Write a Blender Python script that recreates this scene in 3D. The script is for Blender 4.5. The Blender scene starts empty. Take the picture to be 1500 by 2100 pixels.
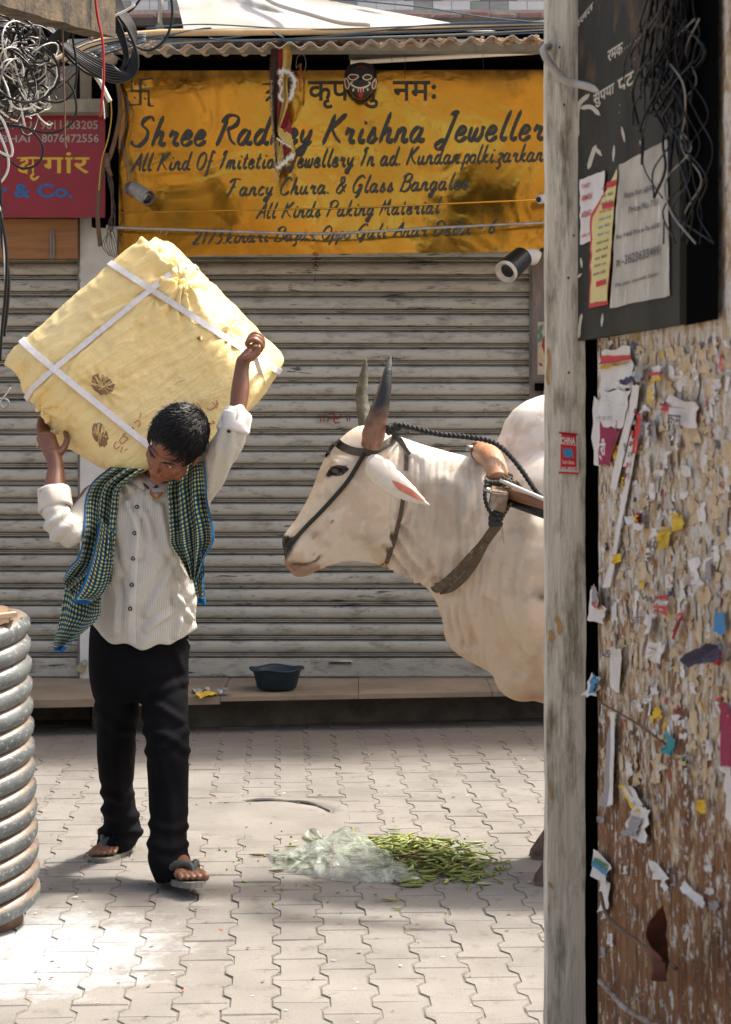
import bpy, bmesh, math, random
import numpy as np
from mathutils import Vector, Matrix, noise
from mathutils.bvhtree import BVHTree
random.seed(7); rng = np.random.default_rng(7)
S = bpy.context.scene; C = S.collection
F = 4200.0; H = 1.473; CX = 750.0; HY = 840.0
# ------------------------------------------------------------------ camera, sky, sun, exposure
cd = bpy.data.cameras.new('camera'); cam = bpy.data.objects.new('camera', cd); C.objects.link(cam); S.camera = cam
cam.location = (0, 0, H); cam.rotation_euler = (math.pi/2, 0, 0)
cd.sensor_width = 36; cd.sensor_fit = 'AUTO'; cd.lens = 36*F/2100; cd.shift_y = -210/2100
cd.clip_start = .1; cd.clip_end = 600
cd.dof.use_dof = True; cd.dof.focus_distance = 6.45; cd.dof.aperture_fstop = 9.0
SUN = Vector((0.46, 0.21, 0.87)).normalized()
sun_el = math.asin(SUN.z); sun_az = math.atan2(SUN.x, SUN.y)
w = bpy.data.worlds.new('World'); S.world = w; w.use_nodes = True
nt = w.node_tree; bg = nt.nodes['Background']
sky = nt.nodes.new('ShaderNodeTexSky'); sky.sky_type = 'NISHITA'; sky.sun_disc = False
sky.sun_elevation = sun_el; sky.sun_rotation = sun_az; sky.dust_density = 6.0; sky.air_density = 1.0; sky.ozone_density = .6
mx_ = nt.nodes.new('ShaderNodeMix'); mx_.data_type = 'RGBA'; mx_.blend_type = 'MULTIPLY'; mx_.inputs[0].default_value = 1   # warm hazy city air
nt.links.new(sky.outputs[0], mx_.inputs[6]); mx_.inputs[7].default_value = (1.0, .955, .88, 1); nt.links.new(mx_.outputs[2], bg.inputs[0]); bg.inputs[1].default_value = 0.145
sl = bpy.data.lights.new('sun', 'SUN'); sl.energy = 2.7; sl.angle = math.radians(5); sl.color = (1, .95, .88)
so = bpy.data.objects.new('sun', sl); C.objects.link(so)
so.rotation_euler = (-SUN).to_track_quat('-Z', 'Y').to_euler()
S.view_settings.view_transform = 'Standard'; S.view_settings.look = 'None'; S.view_settings.gamma = 1
S.view_settings.use_curve_mapping = False
S.view_settings.exposure = 1.3

# ------------------------------------------------------------------ helpers
def P(px, py, d): return Vector(((px-CX)*d/F, d, H-(py-HY)*d/F))
def fbm(p, o=4): return noise.fractal(p, 1.0, 2.0, o)
def link(o, parent=None):
    C.objects.link(o)
    if parent is not None:
        o.parent = parent; r = parent; T = Matrix.Identity(4)
        chain = []
        while r is not None: chain.append(r); r = r.parent
        W = Matrix.Identity(4)
        for q in reversed(chain): W = W @ q.matrix_parent_inverse @ q.matrix_basis
        o.matrix_parent_inverse = W.inverted()
    return o
def mesh(name, V, Fc, m=None, parent=None, smooth=False, uv=None, mats=None, mi=None):
    me = bpy.data.meshes.new(name); me.from_pydata([tuple(v) for v in V], [], [tuple(f) for f in Fc]); me.update()
    if m is not None: me.materials.append(m)
    if mats:
        for q in mats: me.materials.append(q)
        me.polygons.foreach_set('material_index', mi)
    if smooth: me.polygons.foreach_set('use_smooth', [True]*len(me.polygons))
    if uv is not None:
        ul = me.uv_layers.new(name='uv'); li = np.zeros(len(me.loops), int); me.loops.foreach_get('vertex_index', li)
        ul.data.foreach_set('uv', np.array([uv[i] for i in li], float).ravel())
    o = bpy.data.objects.new(name, me); link(o, parent); return o
def tag(o, label=None, cat=None, group=None, kind=None):
    if label: o['label'] = label
    if cat: o['category'] = cat
    if group: o['group'] = group
    if kind: o['kind'] = kind
    return o
def thing(name, label, cat, loc=(0, 0, 0), group=None):
    o = bpy.data.objects.new(name, None); o.empty_display_size = .05; C.objects.link(o); o.location = loc
    return tag(o, label, cat, group)
class B:
    """collects shapes, then builds one mesh"""
    def __init__(s): s.V = []; s.F = []
    def add(s, V, Fc):
        n = len(s.V); s.V += [Vector(v) for v in V]; s.F += [tuple(i+n for i in f) for f in Fc]; return s
    def box(s, x0, x1, y0, y1, z0, z1):
        return s.add([(x0,y0,z0),(x1,y0,z0),(x1,y1,z0),(x0,y1,z0),(x0,y0,z1),(x1,y0,z1),(x1,y1,z1),(x0,y1,z1)],
                     [(0,3,2,1),(4,5,6,7),(0,1,5,4),(1,2,6,5),(2,3,7,6),(3,0,4,7)])
    def tube(s, pts, r, n=8, caps=True):
        V, Fc = tube(pts, r, n, caps); return s.add(V, Fc)
    def ell(s, c, r, R=None, nu=16, nv=10):
        V = []; Fc = []
        for j in range(nv+1):
            t = math.pi*j/nv
            for i in range(nu):
                a = 2*math.pi*i/nu; v = Vector((r[0]*math.sin(t)*math.cos(a), r[1]*math.sin(t)*math.sin(a), r[2]*math.cos(t)))
                if R is not None: v = R @ v
                V.append(v+Vector(c))
        for j in range(nv):
            for i in range(nu):
                k = (i+1) % nu; Fc.append((j*nu+i, (j+1)*nu+i, (j+1)*nu+k, j*nu+k))
        return s.add(V, Fc)
    def build(s, name, m, parent=None, smooth=False): return mesh(name, s.V, s.F, m, parent, smooth)
def catmull(pts, k=6):
    P_ = [np.array(p, float) for p in pts]
    if len(P_) < 3: return [P_[0]+(P_[1]-P_[0])*i/k for i in range(k+1)]
    P_ = [2*P_[0]-P_[1]]+P_+[2*P_[-1]-P_[-2]]; out = []
    for i in range(1, len(P_)-2):
        a, b, c, d = P_[i-1:i+3]
        for j in range(k):
            t = j/k; out.append(.5*((2*b)+(c-a)*t+(2*a-5*b+4*c-d)*t*t+(3*b-a-3*c+d)*t**3))
    out.append(P_[-2]); return out
def tube(pts, r, n=8, caps=True):
    pts = [Vector(p) for p in pts]; m = len(pts); rs = r if hasattr(r, '__len__') else [r]*m
    V = []; Fc = []; up = None
    for i, p in enumerate(pts):
        t = (pts[min(i+1, m-1)]-pts[max(i-1, 0)])
        if t.length < 1e-9: t = Vector((0,0,1))
        t.normalize()
        if up is None: up = t.orthogonal().normalized()
        else:
            up = up-t*up.dot(t)
            if up.length < 1e-6: up = t.orthogonal()
            up.normalize()
        q = t.cross(up)
        for k in range(n):
            a = 2*math.pi*k/n; V.append(p+(up*math.cos(a)+q*math.sin(a))*rs[i])
    for i in range(m-1):
        for k in range(n):
            l = (k+1) % n; Fc.append((i*n+k, i*n+l, (i+1)*n+l, (i+1)*n+k))
    if caps: Fc.append(tuple(range(n-1, -1, -1))); Fc.append(tuple((m-1)*n+k for k in range(n)))
    return V, Fc
def cable(name, px, r, m, label=None, cat=None, group=None, parent=None, k=6, n=7):
    """px: list of (px, py, depth)"""
    pts = [P(*q) for q in px]; pts = catmull(pts, k)
    V, Fc = tube(pts, r, n); o = mesh(name, V, Fc, m, parent, True)
    if label: tag(o, label, cat, group)
    return o
def grid(fn, nu, nv):
    V = [fn(i/nu, j/nv) for j in range(nv+1) for i in range(nu+1)]
    Fc = [(j*(nu+1)+i, j*(nu+1)+i+1, (j+1)*(nu+1)+i+1, (j+1)*(nu+1)+i) for j in range(nv) for i in range(nu)]
    return V, Fc

# ------------------------------------------------------------------ materials
class NM:
    def __init__(s, name, rough=.8, metal=0, spec=.5):
        s.m = bpy.data.materials.new(name); s.m.use_nodes = True; s.t = s.m.node_tree; s.b = s.t.nodes['Principled BSDF']
        s.b.inputs['Roughness'].default_value = rough; s.b.inputs['Metallic'].default_value = metal
        s.b.inputs['Specular IOR Level'].default_value = spec
        g = s.t.nodes.new('ShaderNodeNewGeometry'); s.geo = g; s.pos = g.outputs['Position']
    def n(s, typ, ins=None, **kw):
        x = s.t.nodes.new(typ)
        for k, v in kw.items(): setattr(x, k, v)
        for k, v in (ins or {}).items(): s.set(x.inputs[k], v)
        return x
    def set(s, inp, v):
        if isinstance(v, bpy.types.NodeSocket): s.t.links.new(v, inp)
        else:
            if isinstance(v, tuple) and len(v) == 3 and inp.type == 'RGBA': v = v+(1,)
            inp.default_value = v
    def vec(s, src=None, sc=(1,1,1), rot=(0,0,0)):
        x = s.n('ShaderNodeMapping', {'Vector': src or s.pos, 'Scale': sc, 'Rotation': rot}); return x.outputs[0]
    def noise(s, scale, detail=5, src=None, sc=(1,1,1), dist=0, rough=.6):
        return s.n('ShaderNodeTexNoise', {'Vector': s.vec(src, sc), 'Scale': scale, 'Detail': detail, 'Distortion': dist, 'Roughness': rough}).outputs[0]
    def ramp(s, f, a, b):
        return s.n('ShaderNodeMapRange', {'Value': f, 'From Min': a, 'From Max': b}).outputs[0]
    def mix(s, f, a, b, mode='MIX'):
        x = s.n('ShaderNodeMix', data_type='RGBA', blend_type=mode)
        s.set(x.inputs[0], f); s.set(x.inputs[6], a); s.set(x.inputs[7], b); return x.outputs[2]
    def math(s, op, a, b=0.0):
        x = s.n('ShaderNodeMath', operation=op); s.set(x.inputs[0], a); s.set(x.inputs[1], b); return x.outputs[0]
    def col(s, c): s.set(s.b.inputs['Base Color'], c); return s
    def bump(s, h, st=.3, dist=.01, prev=None):
        x = s.n('ShaderNodeBump', {'Height': h, 'Strength': st, 'Distance': dist})
        if prev is not None: s.t.links.new(prev, x.inputs['Normal'])
        s.t.links.new(x.outputs[0], s.b.inputs['Normal']); return x.outputs[0]
def mat(name, c, c2=None, scale=6, rough=.75, metal=0, bump=.25, bscale=60, sc=(1,1,1), dirt=None, dth=(.55,.7), dscale=4, spec=.4, bd=.004, dsc=(1,1,1)):
    q = NM(name, rough, metal, spec)
    col = q.mix(q.ramp(q.noise(scale, 6, sc=sc), .35, .65), c, c2 or tuple(x*.75 for x in c))
    if dirt: col = q.mix(q.ramp(q.noise(dscale, 8, sc=dsc, rough=.7), *dth), col, dirt)
    q.col(col)
    if bump: q.bump(q.noise(bscale, 4, sc=sc), bump, bd)
    return q.m
def flat(name, c, rough=.6, metal=0, spec=.4):
    q = NM(name, rough, metal, spec); q.col(tuple(c)); return q.m

# ------------------------------------------------------------------ ground
def paver_mat():
    q = NM('paver', .92, 0, .2)
    rnd = q.n('ShaderNodeObjectInfo').outputs['Random']
    c = q.mix(rnd, (.215,.203,.184), (.172,.163,.148))
    c = q.mix(q.ramp(q.noise(3, 6), .35, .68), c, (.245,.232,.21))
    c = q.mix(q.math('MULTIPLY', q.ramp(q.noise(11, 8, rough=.75), .54, .66), .55), c, (.10,.085,.07))
    c = q.mix(q.ramp(q.noise(260, 3), .55, .75), c, (.12,.10,.085))
    # shade of the shop front painted into the stones near its wall
    sep = q.n('ShaderNodeSeparateXYZ', {'Vector': q.pos})
    wv = q.math('ADD', sep.outputs[1], q.math('MULTIPLY', q.noise(2.5, 5), .9))
    c = q.mix(q.math('MULTIPLY', q.ramp(wv, 8.6, 9.6), .8), c, (.13,.105,.085))
    # white powder trodden across the stones near the coiled pipe
    dd = q.n('ShaderNodeVectorMath', {0: q.vec(q.pos, (1,1,0)), 1: (-.98, 5.55, 0)}, operation='DISTANCE').outputs['Value']
    pw = q.math('ADD', dd, q.math('MULTIPLY', q.math('SUBTRACT', q.noise(9, 8, rough=.75), .5), .9))
    c = q.mix(q.ramp(pw, .50, .30), c, (.35,.36,.365))
    q.col(c); q.bump(q.noise(180, 6), .5, .0025); return q.m
M_paver = paver_mat()
def sand_mat():
    q = NM('sand_dust', .97, 0, .1)
    c = q.mix(q.ramp(q.noise(5, 6), .35, .65), (.20,.182,.158), (.16,.144,.124))
    c = q.mix(q.ramp(q.noise(150, 3), .6, .75), c, (.16,.13,.10))
    dd = q.n('ShaderNodeVectorMath', {0: q.vec(q.pos, (1,1,0)), 1: (-.98, 5.55, 0)}, operation='DISTANCE').outputs['Value']
    pw = q.math('ADD', dd, q.math('MULTIPLY', q.math('SUBTRACT', q.noise(9, 8, rough=.75), .5), .9))
    c = q.mix(q.ramp(pw, .5, .2), c, (.31,.31,.31))
    q.col(c); q.bump(q.noise(220, 4), .6, .003); return q.m
M_sand = sand_mat()
M_earth = mat('earth', (.30,.255,.21), (.22,.185,.15), 1.5)
g = mesh('ground', [(-250,-250,-.03),(250,-250,-.03),(250,250,-.03),(-250,250,-.03)], [(0,1,2,3)], M_earth); tag(g, kind='structure')
PW, PL, PA = .124, .200, .0105
def s_(t):   # I-shape profile, t in [-.5,.5]
    a = abs(t); return 1 if a > .36 else (-1 if a < .2 else -1+2*(a-.2)/.16)
def paver_outline(gap=.0016):
    ts = [-.5, -.36, -.28, -.2, 0, .2, .28, .36, .5]; R = [(PW/2+PA*s_(t)-gap, t*(PL-2*gap)) for t in ts]
    return R+[(-x, y) for x, y in reversed(R)]
ol = paver_outline(); n_ = len(ol)
pv = [(x, y, -.03) for x, y in ol]+[(x, y, -.0035) for x, y in ol]+[(x*.955, y*.972, 0) for x, y in ol]
pf = [(i, (i+1) % n_, n_+(i+1) % n_, n_+i) for i in range(n_)]+[(n_+i, n_+(i+1) % n_, 2*n_+(i+1) % n_, 2*n_+i) for i in range(n_)]
pf += [(2*n_+8-i, 2*n_+9+i, 2*n_+10+i, 2*n_+7-i) for i in range(8)]
YAW = math.radians(2.4)
disc_c = Vector((-.385, 7.45, 0)); disc_r = .30
pave = tag(thing('paving', 'dusty beige I-shaped paving stones', 'paving')); del pave['category']; del pave['label']; pave['kind'] = 'structure'
cs = []
for i in range(-22, 20):
    for j in range(18, 54):
        x = i*PW; y = j*PL+(PL/2 if i % 2 else 0)
        X = x*math.cos(YAW)-y*math.sin(YAW)+.30; Y = x*math.sin(YAW)+y*math.cos(YAW)
        if Y > 9.86 or Y < 4.2: continue
        if (Vector((X, Y, 0))-disc_c).length < disc_r+.05: continue
        px = CX+X*F/Y; py = HY+H*F/Y
        vis = -45 < px < 1135 and 1440 < py < 2140
        if not vis and (X < -2.1 or X > 1.5): continue
        cs.append((0 if vis else 1, Y, X, Y))
cs.sort()
pm = None; far = B()
for k, (v, _, X, Y) in enumerate(cs):
    rz = YAW+random.gauss(0, .006); dz = abs(random.gauss(0, .0012)); tx, ty = random.gauss(0, .009), random.gauss(0, .010)
    if v == 0 and k < 300:
        if pm is None: o = mesh('paving_stone', pv, pf, M_paver, pave); pm = o
        else: o = pm.copy(); link(o, pave)
        o.location = (X, Y, dz); o.rotation_euler = (tx, ty, rz)
    else:
        R = Matrix.Translation((X, Y, dz)) @ Matrix.Rotation(rz, 4, 'Z') @ Matrix.Rotation(ty, 4, 'Y')
        far.add([R @ Vector(q) for q in pv], pf)
tag(far.build('paving_stones', M_paver, pave), kind='stuff')
# dust lying in the joints and over some stones
def dustz(x, y):
    return -.0028+.00022*max(0, y-5.5)+.0010*fbm(Vector((x*2.2, y*2.2, 0)), 3)+.0020*fbm(Vector((x*14, y*14, 5)), 3)
V, Fc = grid(lambda u, v: (-1.9+u*3.3, 4.4+v*5.45, dustz(-1.9+u*3.3, 4.4+v*5.45)), 200, 300)
tag(mesh('dust', V, Fc, M_sand, pave, True), kind='stuff')
# cement disc with a broken groove behind it
M_cem = mat('cement', (.228,.214,.192), (.18,.169,.152), 4, .95, bump=.5, bscale=120, dirt=(.14,.12,.10), dth=(.58,.75), dscale=14)
b = B(); N = 64
def ringz(a, r): return .004*fbm(Vector((math.cos(a)*4, math.sin(a)*4, r*30)))
V = [disc_c+Vector((0, 0, .002))]; Fc = []
prof = [(.10,.002),(.2,.002),(.245,.0015),(.252,-.012),(.272,-.014),(.282,.0025),(.33,.001),(.38,-.003),(.40,-.010)]
for (r, z) in prof:
    for i in range(N):
        a = 2*math.pi*i/N; zz = z
        if z < -.01 and r < .3: zz = z if 0.1 < a < 2.3 else .0015      # groove open only at the back
        rr = r*(1+.03*fbm(Vector((math.cos(a)*3, math.sin(a)*3, 1)))*(1 if r > .3 else .3))
        V.append(disc_c+Vector((rr*math.cos(a), rr*math.sin(a), zz+ringz(a, r)*.5)))
for i in range(N): Fc.append((0, 1+i, 1+(i+1) % N))
for k in range(len(prof)-1):
    for i in range(N): Fc.append((1+k*N+i, 1+(k+1)*N+i, 1+(k+1)*N+(i+1) % N, 1+k*N+(i+1) % N))
dc = thing('manhole_cover', 'round cement manhole patch with a dark curved groove, set among the paving stones', 'manhole cover', disc_c)
mesh('cover', V, Fc, M_cem, dc, True)
M_black = flat('black_rubber', (.012,.013,.015), .55)
gp = [disc_c+Vector((.262*math.cos(a), .262*math.sin(a), -.002+.003*math.sin(a*9))) for a in np.linspace(.25, 2.15, 30)]
V, Fc = tube(gp, [.012*math.sin(math.pi*(i+.6)/30.2)**.5 for i in range(30)], 6); mesh('groove_fill', V, Fc, mat('groove_dark', (.05,.048,.045), (.09,.08,.07), 40), dc, True)  # dark arc laid in the groove, thickest at its middle
# heap of white powder beside the coiled pipe
M_pow = mat('white_powder', (.37,.38,.385), (.29,.29,.29), 20, .98, bump=.6, bscale=200)
def powz(u, v):
    x = -1.45+u*.95; y = 5.0+v*1.05
    e = 1-((x+1.08)/.42)**2-((y-5.5)/.42)**2
    return (x, y, -.0075+.008*min(1, max(-1, e))+.007*fbm(Vector((x*9, y*9, 2)), 5)+.002*fbm(Vector((x*50, y*50, 2)), 2))
V, Fc = grid(powz, 150, 150); tag(mesh('white_powder', V, Fc, M_pow, None, True), 'white powder spilled over the paving beside the coiled pipe', 'powder', kind='stuff')
# leaves, bits of litter
M_lit = [flat('litter_brown', (.18,.07,.03), .9), flat('litter_pale', (.55,.5,.42), .9), flat('litter_orange', (.5,.16,.06), .9), flat('litter_dark', (.05,.04,.03), .9)]
for mi_, m in enumerate(M_lit):
    b = B()
    for i in range(70 if mi_ != 2 else 25):
        y = random.uniform(4.9, 8.8); x = random.uniform(-.18*y, .1*y); s = random.uniform(.002, .006); a = random.uniform(0, 3)
        b.add([(x+s*2*math.cos(a), y+s*2*math.sin(a), .002+s*.4), (x-s*math.sin(a), y+s*math.cos(a), .004), (x-s*2*math.cos(a), y-s*2*math.sin(a), .002+s), (x+s*math.sin(a), y-s*math.cos(a), .001+s)], [(0,1,2),(0,2,3),(0,1,3),(1,2,3)])
    tag(b.build('litter', m), ['tiny brown scraps scattered over the paving', 'tiny pale crumbs scattered over the paving', 'tiny orange petals scattered over the paving', 'tiny dark grit scattered over the paving'][mi_], 'litter', kind='stuff')
# ------------------------------------------------------------------ lettering
GL = dict(
a="38,42 22,50 6,32 4,12 14,2 28,12 38,40|40,48 34,14 42,2 54,12", b="14,100 8,50 6,10 18,2 34,14 34,36 22,44 10,34",
c="36,40 24,50 8,34 4,14 16,2 38,12", d="36,42 22,50 6,32 4,12 14,2 28,12 38,40|48,100 38,50 36,14 46,2 54,10",
e="7,22 24,26 34,40 24,51 10,38 4,16 14,2 28,4 42,16", f="44,88 36,100 26,88 20,40 12,-20 4,-34|4,44 38,48",
g="36,42 22,50 6,32 4,12 14,4 28,14 38,42|40,48 32,0 22,-34 6,-34 8,-20 46,10",
h="22,100 12,50 4,2|8,26 24,48 34,42 30,12 38,2 50,12", i="16,48 10,14 18,2 30,12|20,66 23,70",
j="22,48 12,0 2,-30 -10,-34|26,66 29,70", k="22,100 12,50 4,2|36,48 10,24|16,26 28,4 44,10",
l="26,100 14,50 10,14 18,2 30,12", m="4,46 8,40 2,2|6,30 20,48 26,42 22,2|26,30 40,48 48,42 44,10 52,2 62,12",
n="4,46 8,40 2,2|6,30 22,48 32,42 28,12 36,2 48,12", o="26,48 8,36 4,14 16,2 32,12 34,34 24,48 38,42",
p="10,48 4,0 -4,-36|8,30 26,50 36,36 28,8 8,6", r="6,30 14,50 16,40 30,44 24,14 32,2 42,10",
s="4,6 20,50 24,36 30,14 18,2 2,8|30,12 40,16", t="22,80 12,30 12,8 20,2 32,12|4,54 34,56",
u="8,48 4,14 12,2 28,14 36,48|36,48 34,12 42,2 52,12", w="6,48 4,10 16,4 26,40|28,46 24,12 34,2 48,20 48,46 56,42",
y="8,48 6,18 16,8 30,20 38,48|38,48 28,-10 16,-34 2,-30 10,-14 46,8", z="4,42 18,50 30,42 4,2|4,4 16,6 22,-16 10,-32 0,-26",
S="66,84 54,98 32,90 26,72 50,52 52,26 30,2 4,8 0,20", R="24,90 12,30 4,0|6,78 30,100 62,92 60,68 30,52|34,52 50,20 72,2",
K="26,96 14,40 4,0|66,98 40,70 20,50|24,52 44,24 66,4", J="40,90 60,100 66,94|60,98 50,50 36,-8 18,-24 6,-10 30,10",
A="4,0 30,50 56,98|56,98 54,40 60,2|20,36 60,42", O="40,96 14,74 6,30 22,2 46,14 58,54 50,86 34,92",
I="18,80 34,98 44,92|34,92 24,40 12,4", F="10,78 34,98 76,96|44,92 30,40 14,0|22,50 54,54", C="62,80 50,98 26,84 8,40 16,6 40,2 60,18",
G="64,82 50,98 24,82 6,38 16,4 38,6 52,40|34,40 56,44 48,-6 30,-26", B="24,92 12,30 4,0|8,78 36,100 60,88 50,62 26,54|28,54 56,48 54,16 30,0 6,8",
P="24,92 12,30 4,0|8,78 36,100 64,88 56,60 22,48", M="4,0 24,90|24,92 34,30|34,32 60,98|60,96 56,20 66,2 74,8",
D="24,90 12,30 6,4|6,80 40,100 66,70 54,20 20,0 2,8")
GL.update({'&': "60,50 30,2 8,14 20,44 42,66 40,90 24,86 26,62 60,6", '2': "8,76 26,98 42,80 28,40 4,4 44,8", '1': "14,80 28,98 16,0",
 '7': "8,92 46,94 18,0", '3': "12,86 30,98 42,80 26,56 44,36 30,4 6,8", '6': "40,96 16,60 6,24 18,2 36,14 36,38 18,44 8,30", '-': "4,40 34,44", '.': "8,2 10,7"})
def ribbon(b, pts, wf, fr, eps):
    """flat ribbon with round ends in 2D frame fr(x,y,h)->Vector"""
    pts = [np.array(p) for p in pts]; L = []; R = []
    for i, p in enumerate(pts):
        t = pts[min(i+1, len(pts)-1)]-pts[max(i-1, 0)]; t = t/(np.hypot(*t)+1e-9); n = np.array([-t[1], t[0]])
        w_ = wf(t); e = min(i, len(pts)-1-i)
        if e == 0: w_ *= .45
        L.append(p+n*w_); R.append(p-n*w_)
    ext0 = pts[0]-(pts[1]-pts[0])/(np.hypot(*(pts[1]-pts[0]))+1e-9)*wf(np.array([1,0]))*.8
    ext1 = pts[-1]+(pts[-1]-pts[-2])/(np.hypot(*(pts[-1]-pts[-2]))+1e-9)*wf(np.array([1,0]))*.8
    V = [fr(*ext0, eps)]+[fr(*q, eps+i_*.000012) for i_, a in enumerate(zip(L, R)) for q in a]+[fr(*ext1, eps+len(L)*.000012)]
    n = len(pts); Fc = [(0, 1, 2)]+[(1+2*i, 3+2*i, 4+2*i, 2+2*i) for i in range(n-1)]+[(2*n-1, 2*n+1, 2*n)]
    b.add(V, Fc)
def brush(b, text, x0, x1, base0, base1, cap, fr, wd=.075, slant=.24):
    """script lettering: from x0 to x1 (px), baseline px base0->base1, cap height px; fr(px, py, eps)"""
    cur = 0; st = []
    for ch in text:
        if ch == ' ': cur += 34; continue
        gs = [[tuple(float(q) for q in p.split(',')) for p in s.split()] for s in GL[ch].split('|')]
        mx = max(p[0] for s in gs for p in s); mn = min(0, 0)
        for s in gs: st.append([((p[0]+cur+slant*p[1]), p[1]) for p in s])
        cur += mx+(7 if ch.islower() else 9) - (4 if ch in 'JR' else 0)
    sc = (x1-x0)/cur; k = 0
    for s in st:
        pts = catmull(s, 5) if len(s) > 2 else catmull(s, 3)
        pp = [(x0+p[0]*sc, (base0+(base1-base0)*(p[0]/cur))-p[1]*cap/100) for p in pts]
        def wf(t): a = abs(t[0]*.65+t[1]*.76); return cap*wd*(.30+.44*(1-a)+.20*abs(t[1]))
        k += 1; ribbon(b, pp, wf, fr, .0002+k*.00004)
def strokes(b, ss, fr, w_, k=5, e0=.0003):
    for i, s in enumerate(ss):
        pts = catmull(s, k) if len(s) > 2 else catmull(s, 2)
        ribbon(b, pts, lambda t: w_, fr, e0+i*.00005)
def typed(text, fr, x0, x1, ytop, ybot, slope=0.0, eps=.0006, bold=0.0):
    """plain lettering from Blender's own built-in font, fitted to a px box"""
    c = bpy.data.curves.new('t', 'FONT'); c.body = text; c.resolution_u = 2; c.offset = bold
    o = bpy.data.objects.new('t', c); C.objects.link(o); bpy.context.view_layer.update()
    me = bpy.data.meshes.new_from_object(o.evaluated_get(bpy.context.evaluated_depsgraph_get()))
    vs = [v.co.copy() for v in me.vertices]; fs = [tuple(p.vertices) for p in me.polygons]
    bpy.data.objects.remove(o); bpy.data.curves.remove(c); bpy.data.meshes.remove(me)
    a = min(v.x for v in vs); z = max(v.x for v in vs); lo = min(v.y for v in vs); hi = max(v.y for v in vs)
    V = []
    for v in vs:
        px = x0+(v.x-a)/(z-a)*(x1-x0); py = ybot+(v.y-lo)/(hi-lo)*(ytop-ybot)+slope*(px-x0); V.append(fr(px, py, eps))
    return V, fs

# ------------------------------------------------------------------ shop building
YW = 10.0; KW = YW/F
def PX(px, d=YW): return (px-CX)*d/F
def PZ(py, d=YW): return H-(py-HY)*d/F
ZL = .168
M_plaster = mat('plaster', (.50,.48,.44), (.40,.38,.34), 3, .9, bump=.4, bscale=40, dirt=(.16,.14,.12), dth=(.6,.78), dscale=5)
M_white = mat('whitewash', (.62,.60,.56), (.5,.48,.44), 8, .9, bump=.3, dirt=(.13,.11,.10), dth=(.64,.72), dscale=16)
M_dark = flat('shade_and_frame_black', (.004,.004,.004), 1, 0, 0)  # flat black: shade of gaps put into colour, also bracket and sign frame
M_conc = mat('old_concrete', (.13,.11,.09), (.07,.06,.05), 9, .95, bump=.6, bscale=70)
M_lint = mat('lintel_concrete', (.27,.26,.22), (.17,.165,.14), 14, .95, bump=.6, bscale=120)
M_brick = mat('brick', (.30,.15,.11), (.38,.24,.19), 9, .95, bump=.8, bscale=60, dirt=(.45,.42,.38), dth=(.5,.7), dscale=12)
M_tilew = mat('tile_pale', (.74,.72,.68), (.64,.62,.58), 5, .5, sc=(1,1,8), bump=.1)
M_tileg = mat('tile_grey', (.36,.36,.32), (.28,.28,.25), 9, .5, sc=(1,1,9), bump=.1)
M_stone = mat('ledge_stone', (.27,.20,.135), (.18,.135,.095), 4, .7, bump=.3, bscale=90, dirt=(.10,.08,.06), dth=(.58,.75), dscale=6)
shop = thing('shop_building', 'shuttered shop building with plaster wall, brick course and tiled upper wall', 'building', (0, YW, 0))
b = B(); b.box(-7, 7, YW+.12, YW+.5, -.05, 5.6); b.build('wall', M_plaster, shop)
b = B(); b.box(PX(168), PX(243), YW-.06, YW+.12, ZL, PZ(120)); b.build('pillar', M_white, shop)
b = B(); b.box(PX(1090), PX(1150), YW-.05, YW+.12, ZL, PZ(500)); b.box(PX(1112),PX(1290), YW-.10, YW+.12, ZL+.003, PZ(800)); b.build('door_frame', mat('frame_wood', (.22,.17,.15), (.15,.12,.105), 12, .85, sc=(4,4,1), bump=.4), shop)
b = B(); b.box(PX(1095), PX(1150), YW-.08, YW-.052, PZ(802), PZ(786)); b.build('bracket', M_dark, shop)
b = B(); b.box(PX(-300), PX(1400), YW-.25, YW+.115, PZ(140), PZ(78)); b.build('awning_gap_shade', M_dark, shop)  # black box filling the gap under the awning, its shade as colour
b = B(); b.box(PX(120,9.55), PX(1400,9.55), 9.5, 9.6, PZ(104,9.5), PZ(80,9.5)); b.build('lintel', M_lint, shop)
b = B(); b.box(PX(-300), PX(1400), YW-.30, YW+.112, PZ(76), PZ(60)); b.build('roof_slab', M_conc, shop)
b = B(); b.box(-7, PX(160), YW-.06, YW+.1, PZ(226), PZ(90)); b.build('upper_wall', mat('grey_wall', (.42,.42,.40), (.34,.34,.32), 3, .9, dirt=(.12,.11,.10), dth=(.6,.75), dscale=4), shop)
# brick course and tiles, each piece its own
def piece_copy(o, loc, sc=(1,1,1), m=None, par=None):
    c = o.copy(); link(c, par or o.parent)
    c.location = loc; c.scale = sc
    if m is not None: c.data = o.data if o.data.materials[0] == m else m_alt(o, m)
    return c
_alt = {}
def m_alt(o, m):
    k = (o.data.name, m.name)
    if k not in _alt: d = o.data.copy(); d.materials.clear(); d.materials.append(m); _alt[k] = d
    return _alt[k]
def brick_mesh(name, w_, h_, dp, m, parent, bev=.004):
    bm = bmesh.new(); bmesh.ops.create_cube(bm, size=1); bmesh.ops.scale(bm, vec=(w_, dp, h_), verts=bm.verts)
    bmesh.ops.bevel(bm, geom=bm.edges, offset=bev, segments=1, affect='EDGES')
    me = bpy.data.meshes.new(name); bm.to_mesh(me); bm.free(); me.materials.append(m); o = bpy.data.objects.new(name, me); link(o, parent); return o
o0 = None
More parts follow.
